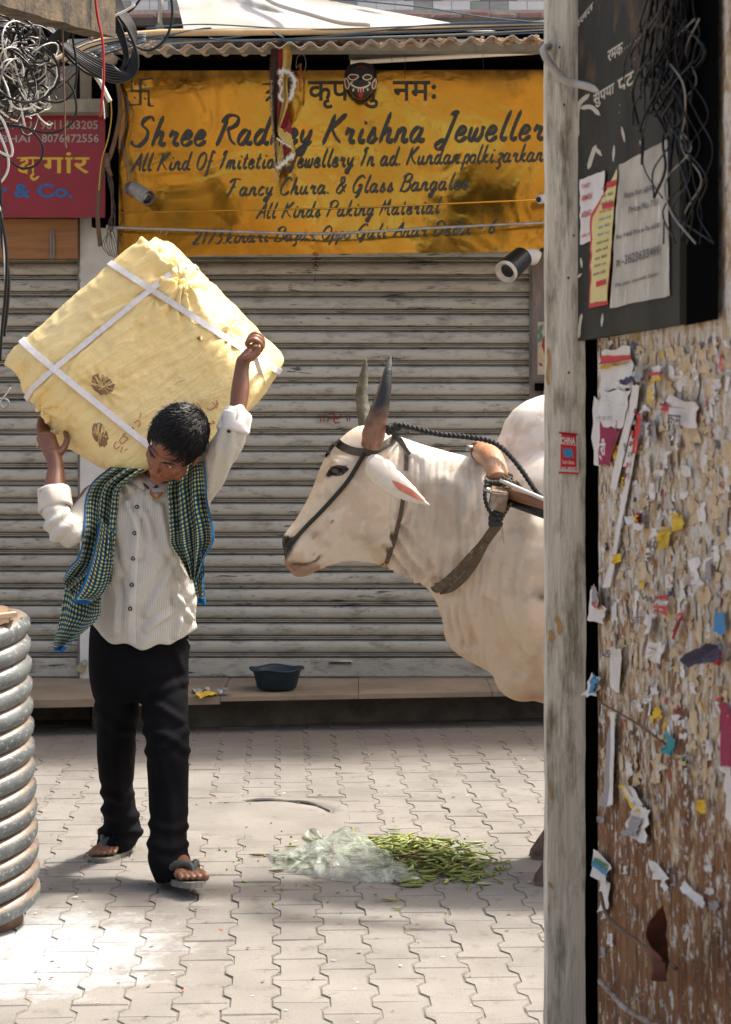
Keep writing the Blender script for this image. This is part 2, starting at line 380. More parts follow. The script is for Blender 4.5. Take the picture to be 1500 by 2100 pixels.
for i in range(22):
    x = PX(120+i*57)+random.gauss(0,.004); z = PZ(44)+random.gauss(0,.004); loc = (x, YW+.02+random.gauss(0,.008), z)
    if o0 is None: o0 = brick_mesh('brick', .122, .068, .16, M_brick, shop, .008); o0.location = loc
    else: c = piece_copy(o0, loc); c.rotation_euler = (0, random.gauss(0,.03), random.gauss(0,.03))
b = B(); b.box(-7, 7, YW+.0, YW+.11, PZ(60), PZ(20)); b.build('mortar', mat('mortar', (.50,.46,.41), (.38,.34,.30), 20, .95, bump=.9, bscale=40, bd=.01), shop)
t0 = None
for r in range(6):
    for i in range(32):
        if t0 is None: t0 = brick_mesh('tile', .091, .050, .02, M_tilew, shop, .0015); c = t0
        else:
            g = (i//2+r) % 2 == 0 if i % 3 else random.random() < .5
            c = piece_copy(t0, (0,0,0), m=M_tileg if ((i+r*3) % 4 in (0, 1)) and random.random() < .7 else M_tilew)
        c.location = (PX(30)+i*.093+(.0 if r % 2 else .046), YW+.10, PZ(16)+.026+r*.052)
# ledge, riser
def prism(poly, z0, z1):
    n = len(poly); V = [(x, y, z0) for x, y in poly]+[(x, y, z1) for x, y in poly]
    return V, [tuple(range(n-1,-1,-1)), tuple(range(n, 2*n))]+[(i, (i+1) % n, n+(i+1) % n, n+i) for i in range(n)]
def lfy(px): return 9.20+(px-70)/970*.28
xs = [-260, 196, 452, 735, 1010, 1500]
for i in range(5):
    a, c = xs[i], xs[i+1]; ga = .0015
    poly = [(PX(a, lfy(a))+ga, lfy(a)), (PX(c, lfy(c))-ga, lfy(c)), (PX(c, lfy(c))-ga, YW+.1), (PX(a, lfy(a))+ga, YW+.1)]
    V, Fc = prism(poly, ZL-(.035 if a < 300 else .022), ZL+random.gauss(0,.0012)); mesh('ledge_slab', V, Fc, M_stone, shop)
V = []; nU, nV = 120, 8
def riser(u, v):
    px = 190+u*1400; d = 9.38+(px-70)/1050*.42; x = PX(px, d)
    return (x, d+.025*fbm(Vector((x*5, v*1.5, 3)), 4)-.03*(1-v)*(fbm(Vector((x*2, 1, 3)))*.5+.6), -.02+v*(ZL-.005))
V, Fc = grid(riser, nU, nV); mesh('riser', V, Fc, M_conc, shop, True)
b = B(); b.box(-7, PX(196, 9.9), 9.72, 9.9, -.03, ZL-.036); b.build('drain_back', M_conc, shop)

# ---- shutters
def shutter_mat():
    q = NM('shutter_metal', .5, .35, .4)
    c = q.mix(q.ramp(q.noise(1.6, 6), .35, .7), (.46,.43,.365), (.34,.32,.27))
    c = q.mix(q.ramp(q.noise(7, 8, sc=(1,1,3), rough=.75), .50, .68), c, (.17,.15,.12))
    c = q.mix(q.math('MULTIPLY', q.ramp(q.noise(5, 8, sc=(1,1,9), rough=.72), .585, .61), q.ramp(q.noise(2.2, 3), .47, .54)), c, (.045,.043,.04))
    c = q.mix(q.ramp(q.noise(60, 5, sc=(.35,1,1)), .66, .70), c, (.12,.10,.08))
    c = q.mix(q.ramp(q.noise(30, 3, sc=(.2,1,5)), .72, .76), c, (.50,.49,.46))
    q.col(c); q.bump(q.noise(3, 4, sc=(1,1,2)), .4, .02); return q.m
M_shut = shutter_mat()
M_guide = mat('guide_metal', (.25,.23,.20), (.16,.14,.12), 10, .6, .3)
PT = .0838
def shutter(name, label, x0, x1):
    t = thing('roller_shutter', label, 'shutter', ((x0+x1)/2, YW, ZL), None)
    prof = [(.034,0),(.034,.0050),(-.004,.0065),(-.008,.0078),(-.008,.0108),(.014,.0122),(.014,.0150),(-.007,.0165),(-.007,.0190),(.030,.0205),(.030,.0245),(-.001,.0262),(-.0055,.033),(-.0080,.043),(-.0088,.054),(-.0078,.065),(-.0045,.076),(.001,.0815),(.034,.0838)]
    n = len(prof); nx = 2; V = [(x, y, z) for x in (x0, x1) for y, z in prof]
    Fc = [(i, i+1, n+i+1, n+i) for i in range(n-1)]
    o = None
    zb = ZL+.095
    for k in range(26):
        z = zb+k*PT
        if z > PZ(470): break
        if o is None: o = mesh('slat', V, Fc, M_shut, t); c = o
        else: c = o.copy(); link(c, t)
        c.location = (0, YW+random.gauss(0, .0012), z); c.rotation_euler = (random.gauss(0, .02), random.gauss(0, .0008), 0)
    b = B(); b.box(x0, x1, YW-.012, YW+.01, ZL+.004, ZL+.093); b.box(x0, x1, YW-.022, YW-.0125, ZL+.005, ZL+.02); b.build('bottom_bar', M_shut, t)
    for gx in (x0-.018, x1-.004):
        b = B(); b.box(gx, gx+.022, YW-.03, YW+.02, ZL+.001, PZ(500)); b.build('guide', M_guide, t)
    return t
shA = shutter('a', 'smaller roller shutter at far left, under the red sign', PX(-330), PX(163))
shB = shutter('b', 'wide grimy roller shutter under the golden sign, behind the bull and man', PX(247), PX(1087))
M_slot = flat('slot_dark', (.02,.02,.02), .6)
for px in (699, 1002):
    b = B(); x = PX(px); z = PZ(1357)
    b.tube([(x-.058, YW-.017, z), (x+.058, YW-.017, z)], .011, 10); b.build('pull_slot', M_shut, shB, True)
    b = B(); b.tube([(x-.052, YW-.0235, z-.001), (x+.052, YW-.0235, z-.001)], .006, 8); b.build('pull_slot', M_slot, shB, True)
# red painted mark on the shutter
M_redp = flat('red_paint', (.16,.03,.02), .9)
def frW(d):
    return lambda px, py, e=0: P(px, py, d-e)
b = B(); fr = frW(YW-.0108)
strokes(b, [[(657,851),(658,866)], [(664,852),(665,866)], [(711,851),(713,865)], [(716,850),(718,864)],
            [(674,849),(686,848),(686,866),(697,866)], [(673,865),(675,858),(697,857),(699,849)], [(680,853),(681,854)], [(692,853),(693,854)], [(680,862),(681,862)], [(692,862),(693,862)]], fr, 1.3)
o = b.build('painted_mark', M_redp, shB)
# padlocks on the ledge line of the left shutter
M_steel = mat('steel', (.45,.44,.42), (.3,.29,.27), 30, .4, .8)
M_brass = mat('brass_dull', (.45,.38,.25), (.3,.25,.16), 40, .45, .7)
pl = thing('padlock', 'brass padlock hanging at the bottom of the left shutter, beside the man', 'padlock', P(166, 1372, 9.95))
R = Matrix.Rotation(.55, 4, 'Y'); T = Matrix.Translation(P(166, 1372, 9.93))
b = B(); b.box(-.02, .02, -.012, .012, -.014, .022); b.V = [T @ R @ v for v in b.V]; b.build('lock_body', M_brass, pl)
V, Fc = tube([T @ R @ Vector((math.cos(a)*.014, 0, .022+math.sin(a)*.028)) for a in np.linspace(0, math.pi, 10)], .0035, 6); mesh('shackle', V, Fc, M_steel, pl, True)
b = B(); b.box(PX(158), PX(186), YW-.035, YW-.0125, PZ(1362), PZ(1350)); b.build('hasp', M_guide, pl)
# hook on left shutter
o = cable('shutter_handle', [(160,545,9.9),(165,552,9.88),(164,565,9.88),(166,575,9.88),(160,580,9.9)], .004, M_steel, 'thin bent wire handle at top right of the left shutter', 'handle')

# ---- golden sign
def gold_mat():
    q = NM('gold_sheet', .2, .92, .5)
    c = q.mix(q.ramp(q.noise(2.5, 5), .3, .7), (.70,.40,.065), (.56,.29,.035))
    c = q.mix(q.ramp(q.noise(22, 8, rough=.8), .60, .70), c, (.28,.15,.04))
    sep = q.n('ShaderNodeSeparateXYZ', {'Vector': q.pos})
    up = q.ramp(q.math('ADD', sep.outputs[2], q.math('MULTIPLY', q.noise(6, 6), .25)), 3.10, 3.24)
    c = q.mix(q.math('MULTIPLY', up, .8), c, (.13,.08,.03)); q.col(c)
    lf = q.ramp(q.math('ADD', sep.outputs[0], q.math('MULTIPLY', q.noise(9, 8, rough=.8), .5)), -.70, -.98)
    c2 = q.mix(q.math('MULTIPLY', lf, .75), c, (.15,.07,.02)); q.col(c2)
    q.set(q.b.inputs['Roughness'], q.n('ShaderNodeMapRange', {'Value': q.noise(5, 6), 'From Min': .35, 'From Max': .7, 'To Min': .05, 'To Max': .17}).outputs[0])
    n1 = q.bump(q.noise(1.9, 3, dist=.8), .14, .05); q.bump(q.noise(12, 2), .05, .01, n1); return q.m
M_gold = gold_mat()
M_ink = mat('sign_ink', (.022,.024,.022), (.045,.048,.04), 90, .55, bump=.3, bscale=150)
YS = 9.75
sign = thing('shop_sign', 'large golden metal shop sign with dark script lettering above the shutter', 'sign', P(700, 500, YS))
def signp(u, v):
    px = 244+u*960; top = 145-2*u; bot = 526-12*u; py = bot+(top-bot)*v
    return P(px, py, YS-.006*math.sin(u*7+v*2)*math.sin(v*3.1))
V, Fc = grid(signp, 60, 26); n0 = len(V); V2 = [Vector(v)+Vector((0, .03, 0)) for v in V]
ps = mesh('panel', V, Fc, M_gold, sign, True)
edge = B(); edge.box(PX(244,YS), PX(1204,YS), YS+.012, YS+.05, PZ(512,YS), PZ(145,YS)); edge.build('frame', M_dark, sign)
seam = B(); seam.tube([P(246, 436, YS-.004), P(700, 427, YS-.009), P(1203, 405, YS-.006)], .0035, 6); seam.build('seam', M_gold, sign, True)
frS = frW(YS-.0085)
for txt, x0, x1, b0, b1, cap, wd in [("Shree Radhey Krishna Jewellers", 268, 1143, 301, 287, 62, .088), ("All Kind Of Imitetion Jewellery In ad. Kundan.polki.zarkan.cz", 268, 1146, 352, 330, 38, .085),
      ("Fancy Chura. & Glass Bangales", 462, 962, 403, 388, 36, .085), ("All Kinds Paking Material", 524, 902, 449, 437, 33, .085), ("2173.kinari Bazar Oppo Gali Anar Delhi - 6", 394, 1016, 502, 478, 30, .09)]:
    b = B(); brush(b, txt, x0, x1, b0, b1, cap, frS, wd); b.build('lettering', M_ink, sign)
for body, x0, x1, y0, y1 in [("कृपालु", 632, 776, 166, 222), ("नमः", 806, 895, 166, 206)]:
    V, Fc = typed(body, frS, x0, x1, y0, y1, -.005, .0006, .012); mesh('lettering', V, Fc, M_ink, sign)
b = B(); strokes(b, [[(540,172),(600,171)], [(546,190),(556,186),(562,192),(552,200),(546,206)], [(566,172),(566,206)], [(590,171),(590,206)], [(588,172),(580,160),(590,154),(596,171)]], frS, 2.6); b.build('lettering', M_ink, sign)
# auspicious mark with four dots, top left of the sign
b = B(); strokes(b, [[(270,160),(270,186),(305,186),(305,216),(314,217)], [(312,160),(288,163),(288,214),(266,215)], [(305,205),(308,218)]], frS, 2.6, k=1)
for x, y in ((277,172),(298,174),(277,200),(298,202)): strokes(b, [[(x-.6,y),(x+.6,y)]], frS, 2.6, e0=.001)
b.build('emblem', M_ink, sign)

# ---- red sign
M_red = NM('red_sheet', .25, .1, .5)
M_red.col(M_red.mix(M_red.ramp(M_red.noise(4, 5), .3, .7), (.24,.012,.025), (.17,.01,.02))); M_red.bump(M_red.noise(2, 2), .3, .03); M_red = M_red.m
YR = 9.8
rs = thing('red_sign', 'dark red shop sign with phone numbers and yellow lettering, at left', 'sign', P(100, 440, YR))
b = B(); b.box(PX(-330,YR), PX(216,YR), YR, YR+.02, PZ(446,YR), PZ(230,YR)); b.build('panel', M_red, rs)
frR = frW(YR-.001)
M_silver = flat('silver_letters', (.30,.29,.28), .5); M_yel = flat('yellow_letters', (.55,.35,.03), .5); M_blue = flat('blue_letters', (.015,.10,.28), .5)
for body, x0, x1, y0, y1 in [("ASHU", -14, 66, 248, 264), ("9811483205", 84, 201, 247, 265), ("BHAI", 2, 62, 277, 292), ("8076472556", 86, 203, 275, 292)]:
    V, Fc = typed(body, frR, x0, x1, y0, y1, 0, .0006, .012); mesh('lettering', V, Fc, M_silver, rs)
V, Fc = typed("गांर", frR, 88, 184, 312, 356, 0, .0006, .012); mesh('lettering', V, Fc, M_yel, rs)
b = B(); strokes(b, [[(36,324),(94,324)], [(42,330),(52,326),(56,333),(46,339),(40,348),(52,352),(60,340)], [(48,340),(56,356)], [(68,325),(68,356)], [(68,340),(58,343)], [(70,356),(64,362),(70,368),(80,362)]], frR, 2.6); b.build('lettering', M_yel, rs)
V, Fc = typed("r & Co.", frR, -4, 150, 376, 406, 0, .0006, .03); mesh('lettering', V, Fc, M_blue, rs)
b = B(); b.box(PX(-330,9.7), PX(216,9.7), 9.68, 9.95, PZ(231,9.7), PZ(204,9.7)); tag(b.build('roof_ledge', M_lint, shop), None)
M_ply = mat('plywood', (.27,.12,.035), (.20,.085,.025), 5, .6, sc=(1,1,12), bump=.15)
b = B(); b.box(PX(-330,9.9), PX(160,9.9), 9.88, 9.94, PZ(531,9.9), PZ(450,9.9)); pb = b.build('plywood_board', M_ply); tag(pb, 'orange brown plywood board between the red sign and the left shutter', 'board')
for x in (105, 110): 
    b = B(); b.box(PX(x-1.6,9.87), PX(x+1.6,9.87), 9.868, 9.879, PZ(530,9.87), PZ(472,9.87)); b.build('hinge', M_guide, pb)
b = B(); b.box(PX(196), PX(247), 9.86, 9.96, PZ(470), PZ(140)); b.build('sign_gap_shade', M_dark, shop)  # black box standing in for the shade between the two signs

# ---- corrugated awning
M_tin = mat('tin', (.80,.79,.76), (.66,.64,.60), 10, .5, .3, dirt=(.25,.2,.15), dth=(.6,.75), dscale=8)
aw = thing('awning', 'corrugated tin awning running above the golden sign', 'awning', P(650, 100, 9.5))
for (a, c, tilt, z0) in ((-40, 232, .02, 8), (222, 545, 0, 0), (538, 905, -.012, -1), (896, 1500, .0, -10)):
    def aw_(u, v, a=a, c=c, tilt=tilt, z0=z0):
        px = a+(c-a)*u; d = 9.32+.62*v; x = PX(px, 9.32)
        y = 97+z0+(px-a)*tilt-(px-240)*.012; ph = x/.092*2*math.pi
        return Vector((x, d, PZ(y, 9.32)+.0125*math.sin(ph)+.06*v+.006*fbm(Vector((x*3, v, 0)))))
    nu = int((c-a)/2.6); V, Fc = grid(aw_, nu, 4); V2 = [v-Vector((0,0,.003)) for v in V]; n = len(V)
    rim = [(i, i+1, n+i+1, n+i) for i in range(nu)]
    mesh('roof_sheet', V+V2, Fc+[tuple(x+n for x in reversed(f)) for f in Fc]+rim, M_tin, aw, True)
# rubble lying on the awning
b = B()
for i in range(420):
    px = random.uniform(232, 1110); d = random.uniform(9.36, 9.6); s = random.uniform(.004, .014)
    b.ell(Vector((PX(px, 9.32), d, PZ(88-(px-240)*.012, 9.32)+random.uniform(0,.02))), (s*1.3, s, s*.6), None, 5, 3)
tag(b.build('debris', mat('rubble', (.30,.14,.06), (.42,.33,.25), 60, .95)), 'reddish dry petals and rubble lying on the tin awning', 'debris', kind='stuff')
# ------------------------------------------------------------------ unseen building behind the viewer, added and shaped for the sign's reflections
opp = thing('unseen_building', 'unseen plastered building across the lane, added and shaped for reflections in the golden sign', 'building', (0, -5, 0))
b = B(); b.box(-3.4, 3.0, -5.6, -5, -.05, 4.05); b.box(-3.4, -2.0, -5.6, -5.003, 4.053, 6.4); b.box(1.5, 3.0, -5.6, -5.02, 4.055, 6.4); b.box(-1.998, 1.498, -5.6, -4.9, 4.95, 6.4); b.box(-1.2, -.7, -5.5, -5.1, 4.053, 4.5); b.box(.2, .35, -5.5, -5.1, 4.053, 4.9); b.build('wall', mat('old_plaster', (.40,.32,.24), (.30,.24,.18), 2), opp)
for x in (-2.4, -.8, .8, 2.3):
    b = B(); b.box(x-.6, x+.6, -4.995, -4.96, 1.9, 3.3); b.build('window', mat('window_wood', (.24,.17,.11), (.18,.13,.09)), opp)
# ------------------------------------------------------------------ small things on the shop front
M_wire = flat('cable_black', (.006,.0065,.008), .35, 0, .35); M_wirew = flat('cable_white', (.62,.61,.57), .5); M_wireg = flat('cable_grey', (.25,.24,.22), .5)
M_wireb = flat('cable_blue', (.05,.09,.13), .4); M_wirer = flat('cable_red', (.35,.02,.02), .4); M_pipe = mat('cream_pipe', (.55,.40,.22), (.45,.32,.17), 8, .6, bump=.3)
M_brown = mat('brown_pipe', (.13,.075,.04), (.09,.05,.03), 20, .6)
# curtain rod and its hooks
rod = thing('curtain_rod', 'thin steel curtain rod with wire hooks across the lower part of the golden sign', 'rod', P(220, 466, 9.6))
pts = catmull([P(220,466,9.62), P(420,473,9.6), P(640,479,9.58), P(760,475,9.58), P(900,467,9.6), P(1200,453,9.62)], 8)
V, Fc = tube(pts, .0062, 8); mesh('rod', V, Fc, M_steel, rod, True)
V, Fc = tube([P(218,466,9.62), P(224,466,9.62)], .012, 10); mesh('end_cap', V, Fc, M_steel, rod, True)
for px in (328, 340, 614, 620, 626, 641, 645, 648, 654, 686, 690, 694, 698, 702, 708, 714, 720, 728, 939, 943, 947, 950, 991, 1048):
    k = min(range(len(pts)), key=lambda i: abs(CX+pts[i][0]*F/pts[i][1]-px)); c = Vector(pts[k]); c.x = (px-CX)*9.59/F; r = random.uniform(.010, .018)
    V, Fc = tube([c+Vector((r*.5*math.sin(a*1.5), -.008*math.cos(a), -r+r*math.cos(a))) for a in np.linspace(-.5, 4.6, 9)], .0015, 4); mesh('hook', V, Fc, M_steel, rod, True)
# tube light under the awning
tl = thing('tube_light', 'unlit tube light batten under the awning, right of the black mask', 'lamp', P(900, 118, 9.6))
a, c = P(719, 128, 9.6), P(1240, 99, 9.6)
V, Fc = tube([a, c], .011, 12); mesh('tube', V, Fc, flat('tube_glass', (.75,.72,.62), .3), tl, True)
b = B(); a2, c2 = P(716, 114, 9.66), P(1240, 86, 9.66)
b.add([a2+Vector((0,dy,dz)) for dy in (0,.04) for dz in (-.018,.018)]+[c2+Vector((0,dy,dz)) for dy in (0,.04) for dz in (-.018,.018)], [(0,1,3,2),(4,6,7,5),(0,4,5,1),(2,3,7,6),(0,2,6,4),(1,5,7,3)])
b.build('batten', flat('batten_grey', (.10,.105,.10), .5), tl)
for px in (803, 830, 990):
    py = 128-(px-719)*.0557; cable('tie_wire', [(px-1, 100, 9.6), (px+1, py-3, 9.58), (px+1, py+6, 9.58), (px+2, py+(40 if px > 820 else 12), 9.6)], .0012, M_wire, parent=tl, n=4)
# painted mask
M_mb = flat('mask_black', (.012,.012,.014), .35); M_mw = flat('mask_cream', (.55,.50,.38), .5); M_mr = flat('mask_red', (.28,.012,.015), .45)
mk = thing('evil_eye_mask', 'black painted face mask with red tongue hanging in front of the golden sign', 'mask', P(740, 170, 9.62))
b = B(); mc = P(740, 163, 9.62)
def mz(px, py):
    x = (px-740)/34; y = (py-160)/43; r2 = x*x+y*y; return 9.62-.045*math.sqrt(max(0, 1-min(1, r2*.95)))-.002
NU, NV = 24, 12; V = [P(740, 165, mz(740, 165)+.002)]; Fc = []
for j in range(1, NV+1):
    for i in range(NU):
        a = 2*math.pi*i/NU; rr = j/NV; sx = 34*rr*math.cos(a)*(1-.28*max(0, math.sin(a))**2); py = 160+rr*math.sin(a)*(46 if math.sin(a) > 0 else 42)
        V.append(P(740+sx, py, (mz(740+sx, py)+.002) if j < NV else 9.66))
Fc = [(0, 1+i, 1+(i+1) % NU) for i in range(NU)]+[(1+j*NU+i, 1+(j+1)*NU+i, 1+(j+1)*NU+(i+1) % NU, 1+j*NU+(i+1) % NU) for j in range(NV-1) for i in range(NU)]
mesh('face', V, Fc, M_mb, mk, True)
frM = lambda px, py, e=0: P(px, py, mz(px, py)-e*3-.001)
def shape(name, m, ss, w_=1.0, k=6, e=.0003): b = B(); strokes(b, ss, frM, w_, k, e); return b.build(name, m, mk)
shape('eye', M_mw, [[(714,158),(720,153),(732,154),(735,158),(726,164),(718,162),(714,158)]], 1.1); shape('eye', M_mw, [[(744,158),(752,153),(761,155),(762,160),(754,164),(747,162),(744,158)]], 1.1)
shape('pupil', M_mr, [[(722,158),(729,159)]], 1.6); shape('pupil', M_mr, [[(751,159),(756,160)]], 1.6)
shape('painted_ear', M_mw, [[(707,162),(709,178),(714,182),(716,172),(711,161),(707,162)]], 1.2); shape('painted_ear', M_mw, [[(771,161),(765,170),(764,180),(769,181),(772,170),(771,161)]], 1.2)
shape('ear_fill', M_mr, [[(710,166),(712,177)]], 1.5); shape('ear_fill', M_mr, [[(769,166),(767,177)]], 1.4)
shape('grin', M_mw, [[(724,168),(719,171),(726,177),(740,180),(754,176),(760,171),(756,168)]], 1.3); shape('grin', M_mw, [[(722,173),(732,180),(748,180),(757,175)]], 1.1)
shape('tooth', M_mw, [[(735,181),(735,188)]], 1.2, e=.001); shape('tooth', M_mw, [[(740,181),(740,189)]], 1.0, e=.001); shape('tooth', M_mw, [[(745,181),(746,188)]], 1.1, e=.001)
shape('tongue', M_mr, [[(740,183),(740,190),(740,200)]], 5.0, e=.0004); shape('fang', M_mw, [[(726,182),(724,187)]], 2.0); shape('fang', M_mw, [[(754,182),(755,185)]], 2.0)
shape('brow_mark', M_mr, [[(710,150),(712,146)],[(714,149),(716,144)],[(762,147),(764,150)],[(731,138),(741,136),(751,139)]], .7)
# hanging cloth garland with tinsel
gl = thing('cloth_garland', 'faded red and gold votive cloth with white tinsel hanging over the golden sign', 'garland', P(585, 96, 9.4))
def strip(name, m, L, R_, d, fold=.01, nv=26, ph=0):
    L = catmull(L, 6); R_ = catmull(R_, 6); n = min(len(L), len(R_))
    def f(u, v):
        i = v*(n-1); a = int(min(i, n-2)); t = i-a; l = np.array(L[a])*(1-t)+np.array(L[a+1])*t; r = np.array(R_[a])*(1-t)+np.array(R_[a+1])*t
        q = l*(1-u)+r*u; return P(q[0], q[1], d+fold*math.sin(u*7+v*5+ph)+.006*fbm(Vector((q[0]*.05, q[1]*.05, ph))))
    V, Fc = grid(f, 10, nv); return mesh(name, V, Fc, m, gl, True)
M_cr = mat('cloth_crimson', (.26,.012,.025), (.16,.01,.02), 40, .75, dirt=(.40,.26,.06), dth=(.62,.66), dscale=60); M_cg = mat('cloth_gold', (.50,.36,.10), (.38,.25,.06), 50, .6, dirt=(.15,.02,.02), dth=(.62,.66), dscale=80); M_cd = mat('cloth_dark', (.06,.025,.018), (.03,.015,.012), 40, .7)
strip('dark_cloth', M_cd, [(556,100),(553,150),(556,240),(562,300),(565,350)], [(578,98),(574,150),(572,240),(575,300),(570,352)], 9.43)
strip('crimson_cloth', M_cr, [(570,96),(572,150),(570,215),(569,255),(571,262)], [(586,96),(584,150),(587,200),(592,230),(586,262)], 9.41, ph=1)
strip('gold_cloth', M_cg, [(580,94),(580,110),(580,135),(579,160),(580,190),(578,215),(570,258),(568,270)], [(594,93),(599,112),(596,140),(590,158),(590,185),(592,208),(585,235),(573,266)], 9.385, .012, ph=2)
strip('crimson_cloth', M_cr, [(585,236),(574,256),(571,262)], [(591,230),(597,256),(600,282)], 9.40, ph=3)
strip('gold_cloth', M_cg, [(570,258),(571,275),(575,284)], [(598,276),(602,296),(604,310)], 9.392, .004, ph=4)
strip('crimson_cloth', M_cr, [(584,292),(584,308)], [(597,302),(584,322)], 9.41, ph=5); strip('gold_cloth', M_cg, [(566,284),(567,310),(569,336)], [(580,294),(582,322),(577,338)], 9.42, ph=5)
M_tw = flat('tinsel_white', (.75,.72,.65), .35); M_tg = flat('tinsel_gold', (.40,.30,.16), .35, .5)
def tinsel(name, path, m, n, ln, par=gl, d=9.37):
    pts = catmull(path, 20); b = B()
    for i in range(n):
        p = pts[random.randrange(len(pts))]; q = P(p[0]+random.gauss(0,1), p[1]+random.gauss(0,1), d+random.gauss(0,.004)); a = random.uniform(0, 6.28); l = random.uniform(.4, 1)*ln; e = Vector((math.cos(a)*l, random.uniform(-.4,.4)*l, math.sin(a)*l)); s = Vector((-math.sin(a), .3, math.cos(a)))*.0011
        b.add([q-s, q+s, q+e], [(0,1,2)])
    tag(b.build(name, m, par), kind='stuff')
tinsel('tinsel', [(574,148),(580,146),(592,148),(603,160),(604,175),(600,192),(595,205)], M_tw, 420, .024)
tinsel('tinsel', [(580,150),(574,168),(578,182),(574,198),(579,206)], M_tw, 200, .016); tinsel('tinsel', [(569,345),(580,336),(592,326),(600,318)], M_tw, 220, .024)
tinsel('tinsel', [(557,165),(557,220),(561,280),(565,340)], M_tg, 420, .010, d=9.41); tinsel('tinsel', [(569,284),(580,292),(600,304)], M_tw, 120, .008)
for i in range(9): cable('thread', [(566+i*.8,348,9.42), (564+random.uniform(-10,10),358,9.42), (562+random.uniform(-14,14),368+random.uniform(0,8),9.42)], .0006, M_tg, parent=gl, n=3)
cn = thing('orange_pennant', 'small faded orange cloth strip hanging from a wire bow beside the garland', 'pennant', P(617, 120, 9.5))
V, Fc = grid(lambda u, v: P(614+5*u-(v-.3)*2*(1-u), 130+58*v, 9.5+.008*math.sin(v*6+u*3)), 4, 12); mesh('strip', V, Fc, mat('orange_cloth', (.40,.13,.03), (.28,.08,.02), 30, .8), cn, True)
cable('bow', [(614,132,9.5),(608,140,9.5),(610,118,9.5),(622,112,9.5),(628,130,9.5),(624,150,9.5)], .0012, M_wireg, parent=cn, n=4)
# lemon and chilli charm
lc = thing('lemon_chilli_charm', 'shrivelled lemon and chilli charm on a thread below the golden sign', 'charm', P(648, 520, 9.7))
cable('thread', [(647,516,9.7),(648,545,9.7),(646,574,9.7)], .0012, M_black, parent=lc, n=4)
b = B(); b.ell(P(648, 521, 9.7), (.016,.014,.009)); b.build('lemon', mat('dry_lemon', (.35,.12,.02), (.2,.07,.01), 80, .7), lc, True)
M_ch = mat('dry_chilli', (.05,.018,.012), (.03,.01,.008), 60, .5)
for (x0,y0,x1,y1) in ((648,530,636,534),(648,530,661,528),(648,536,640,543),(648,536,656,541),(648,543,653,552),(648,543,642,549)):
    cable('chilli', [(x0,y0,9.7),((x0+x1)/2,y0+2,9.69),(x1,y1,9.68)], [.005,.005,.005,.005,.0045,.004,.004,.0035,.003,.003,.002,.001,.001], M_ch, parent=lc, n=6)
b = B(); b.ell(P(646, 575, 9.7), (.006,.006,.007)); b.build('bead', M_ch, lc, True)
# spot lamp under the sign at right
sp = thing('spot_lamp', 'black ribbed spot lamp with a pale rim pointing down beside the post', 'lamp', P(1090, 520, 9.7))
a, c = P(1036, 560, 9.50), P(1075, 524, 9.62); ax = (c-a).normalized()
b = B(); pts = []; rr = []
for i in range(22):
    t = i/21; pts.append(a.lerp(c, .12+t*.78)); rr.append(.055+(.003 if i % 2 else 0)-.006*t)
b.tube(pts, rr, 28); b.build('housing', M_mb, sp, True)
b = B(); V, Fc = tube([a+ax*q for q in (0, .002, .03)], [.050,.056,.054], 28, False); V3, F3 = tube([a+ax*.001, a+ax*.035], [.050,.022], 28, False); b.add(V, Fc); b.add(V3, [tuple(reversed(f)) for f in F3]); b.build('rim', mat('lamp_rim', (.55,.50,.42), (.45,.40,.33), 40, .4), sp, True)
b = B(); b.tube([c-ax*.02, P(1092, 527, 9.72), P(1104, 520, 9.76)], [.034,.04,.02], 14); b.build('mount', M_white, sp, True)
b = B(); b.tube([a+ax*.034, a+ax*.036], .024, 16); b.build('lens', M_mb, sp)
cable('power_cable', [(1100,520,9.75),(1118,510,9.75),(1150,500,9.75)], .009, M_wire, parent=sp)
# camera on the left of the sign
cc = thing('bullet_camera', 'small grey cylindrical camera on a round base at left of the golden sign', 'camera', P(266, 388, 9.7))
b = B(); b.tube([P(268,385,9.72), P(266,388,9.66)], [.03,.028], 20); b.tube([P(266,387,9.66), P(265,389,9.62)], [.018,.014], 14); b.build('base', mat('camera_base', (.20,.18,.16), (.12,.11,.10), 50, .4, .4), cc, True)
b = B(); b.tube([P(272,388,9.6), P(300,408,9.53)], [.028,.030], 20); b.tube([P(275,386,9.6), P(306,406,9.515)], [.033,.034], 20, False); b.build('camera_body', mat('camera_shell', (.33,.30,.27), (.25,.23,.21), 60, .4, .3), cc, True)
b = B(); b.tube([P(300,408,9.531), P(300.3,408.3,9.528)], .022, 16); b.build('lens', M_mb, cc, True)
c2 = thing('small_camera', 'small white dome of a camera peeping from behind the post', 'camera', P(1112, 408, 9.6))
b = B(); b.tube([P(1130,405,9.6), P(1106,409,9.55)], [.02,.022], 16); b.build('camera_body', M_white, c2, True); b = B(); b.tube([P(1106.5,409,9.552), P(1105,409.2,9.545)], .013, 14); b.build('lens', M_mb, c2, True)
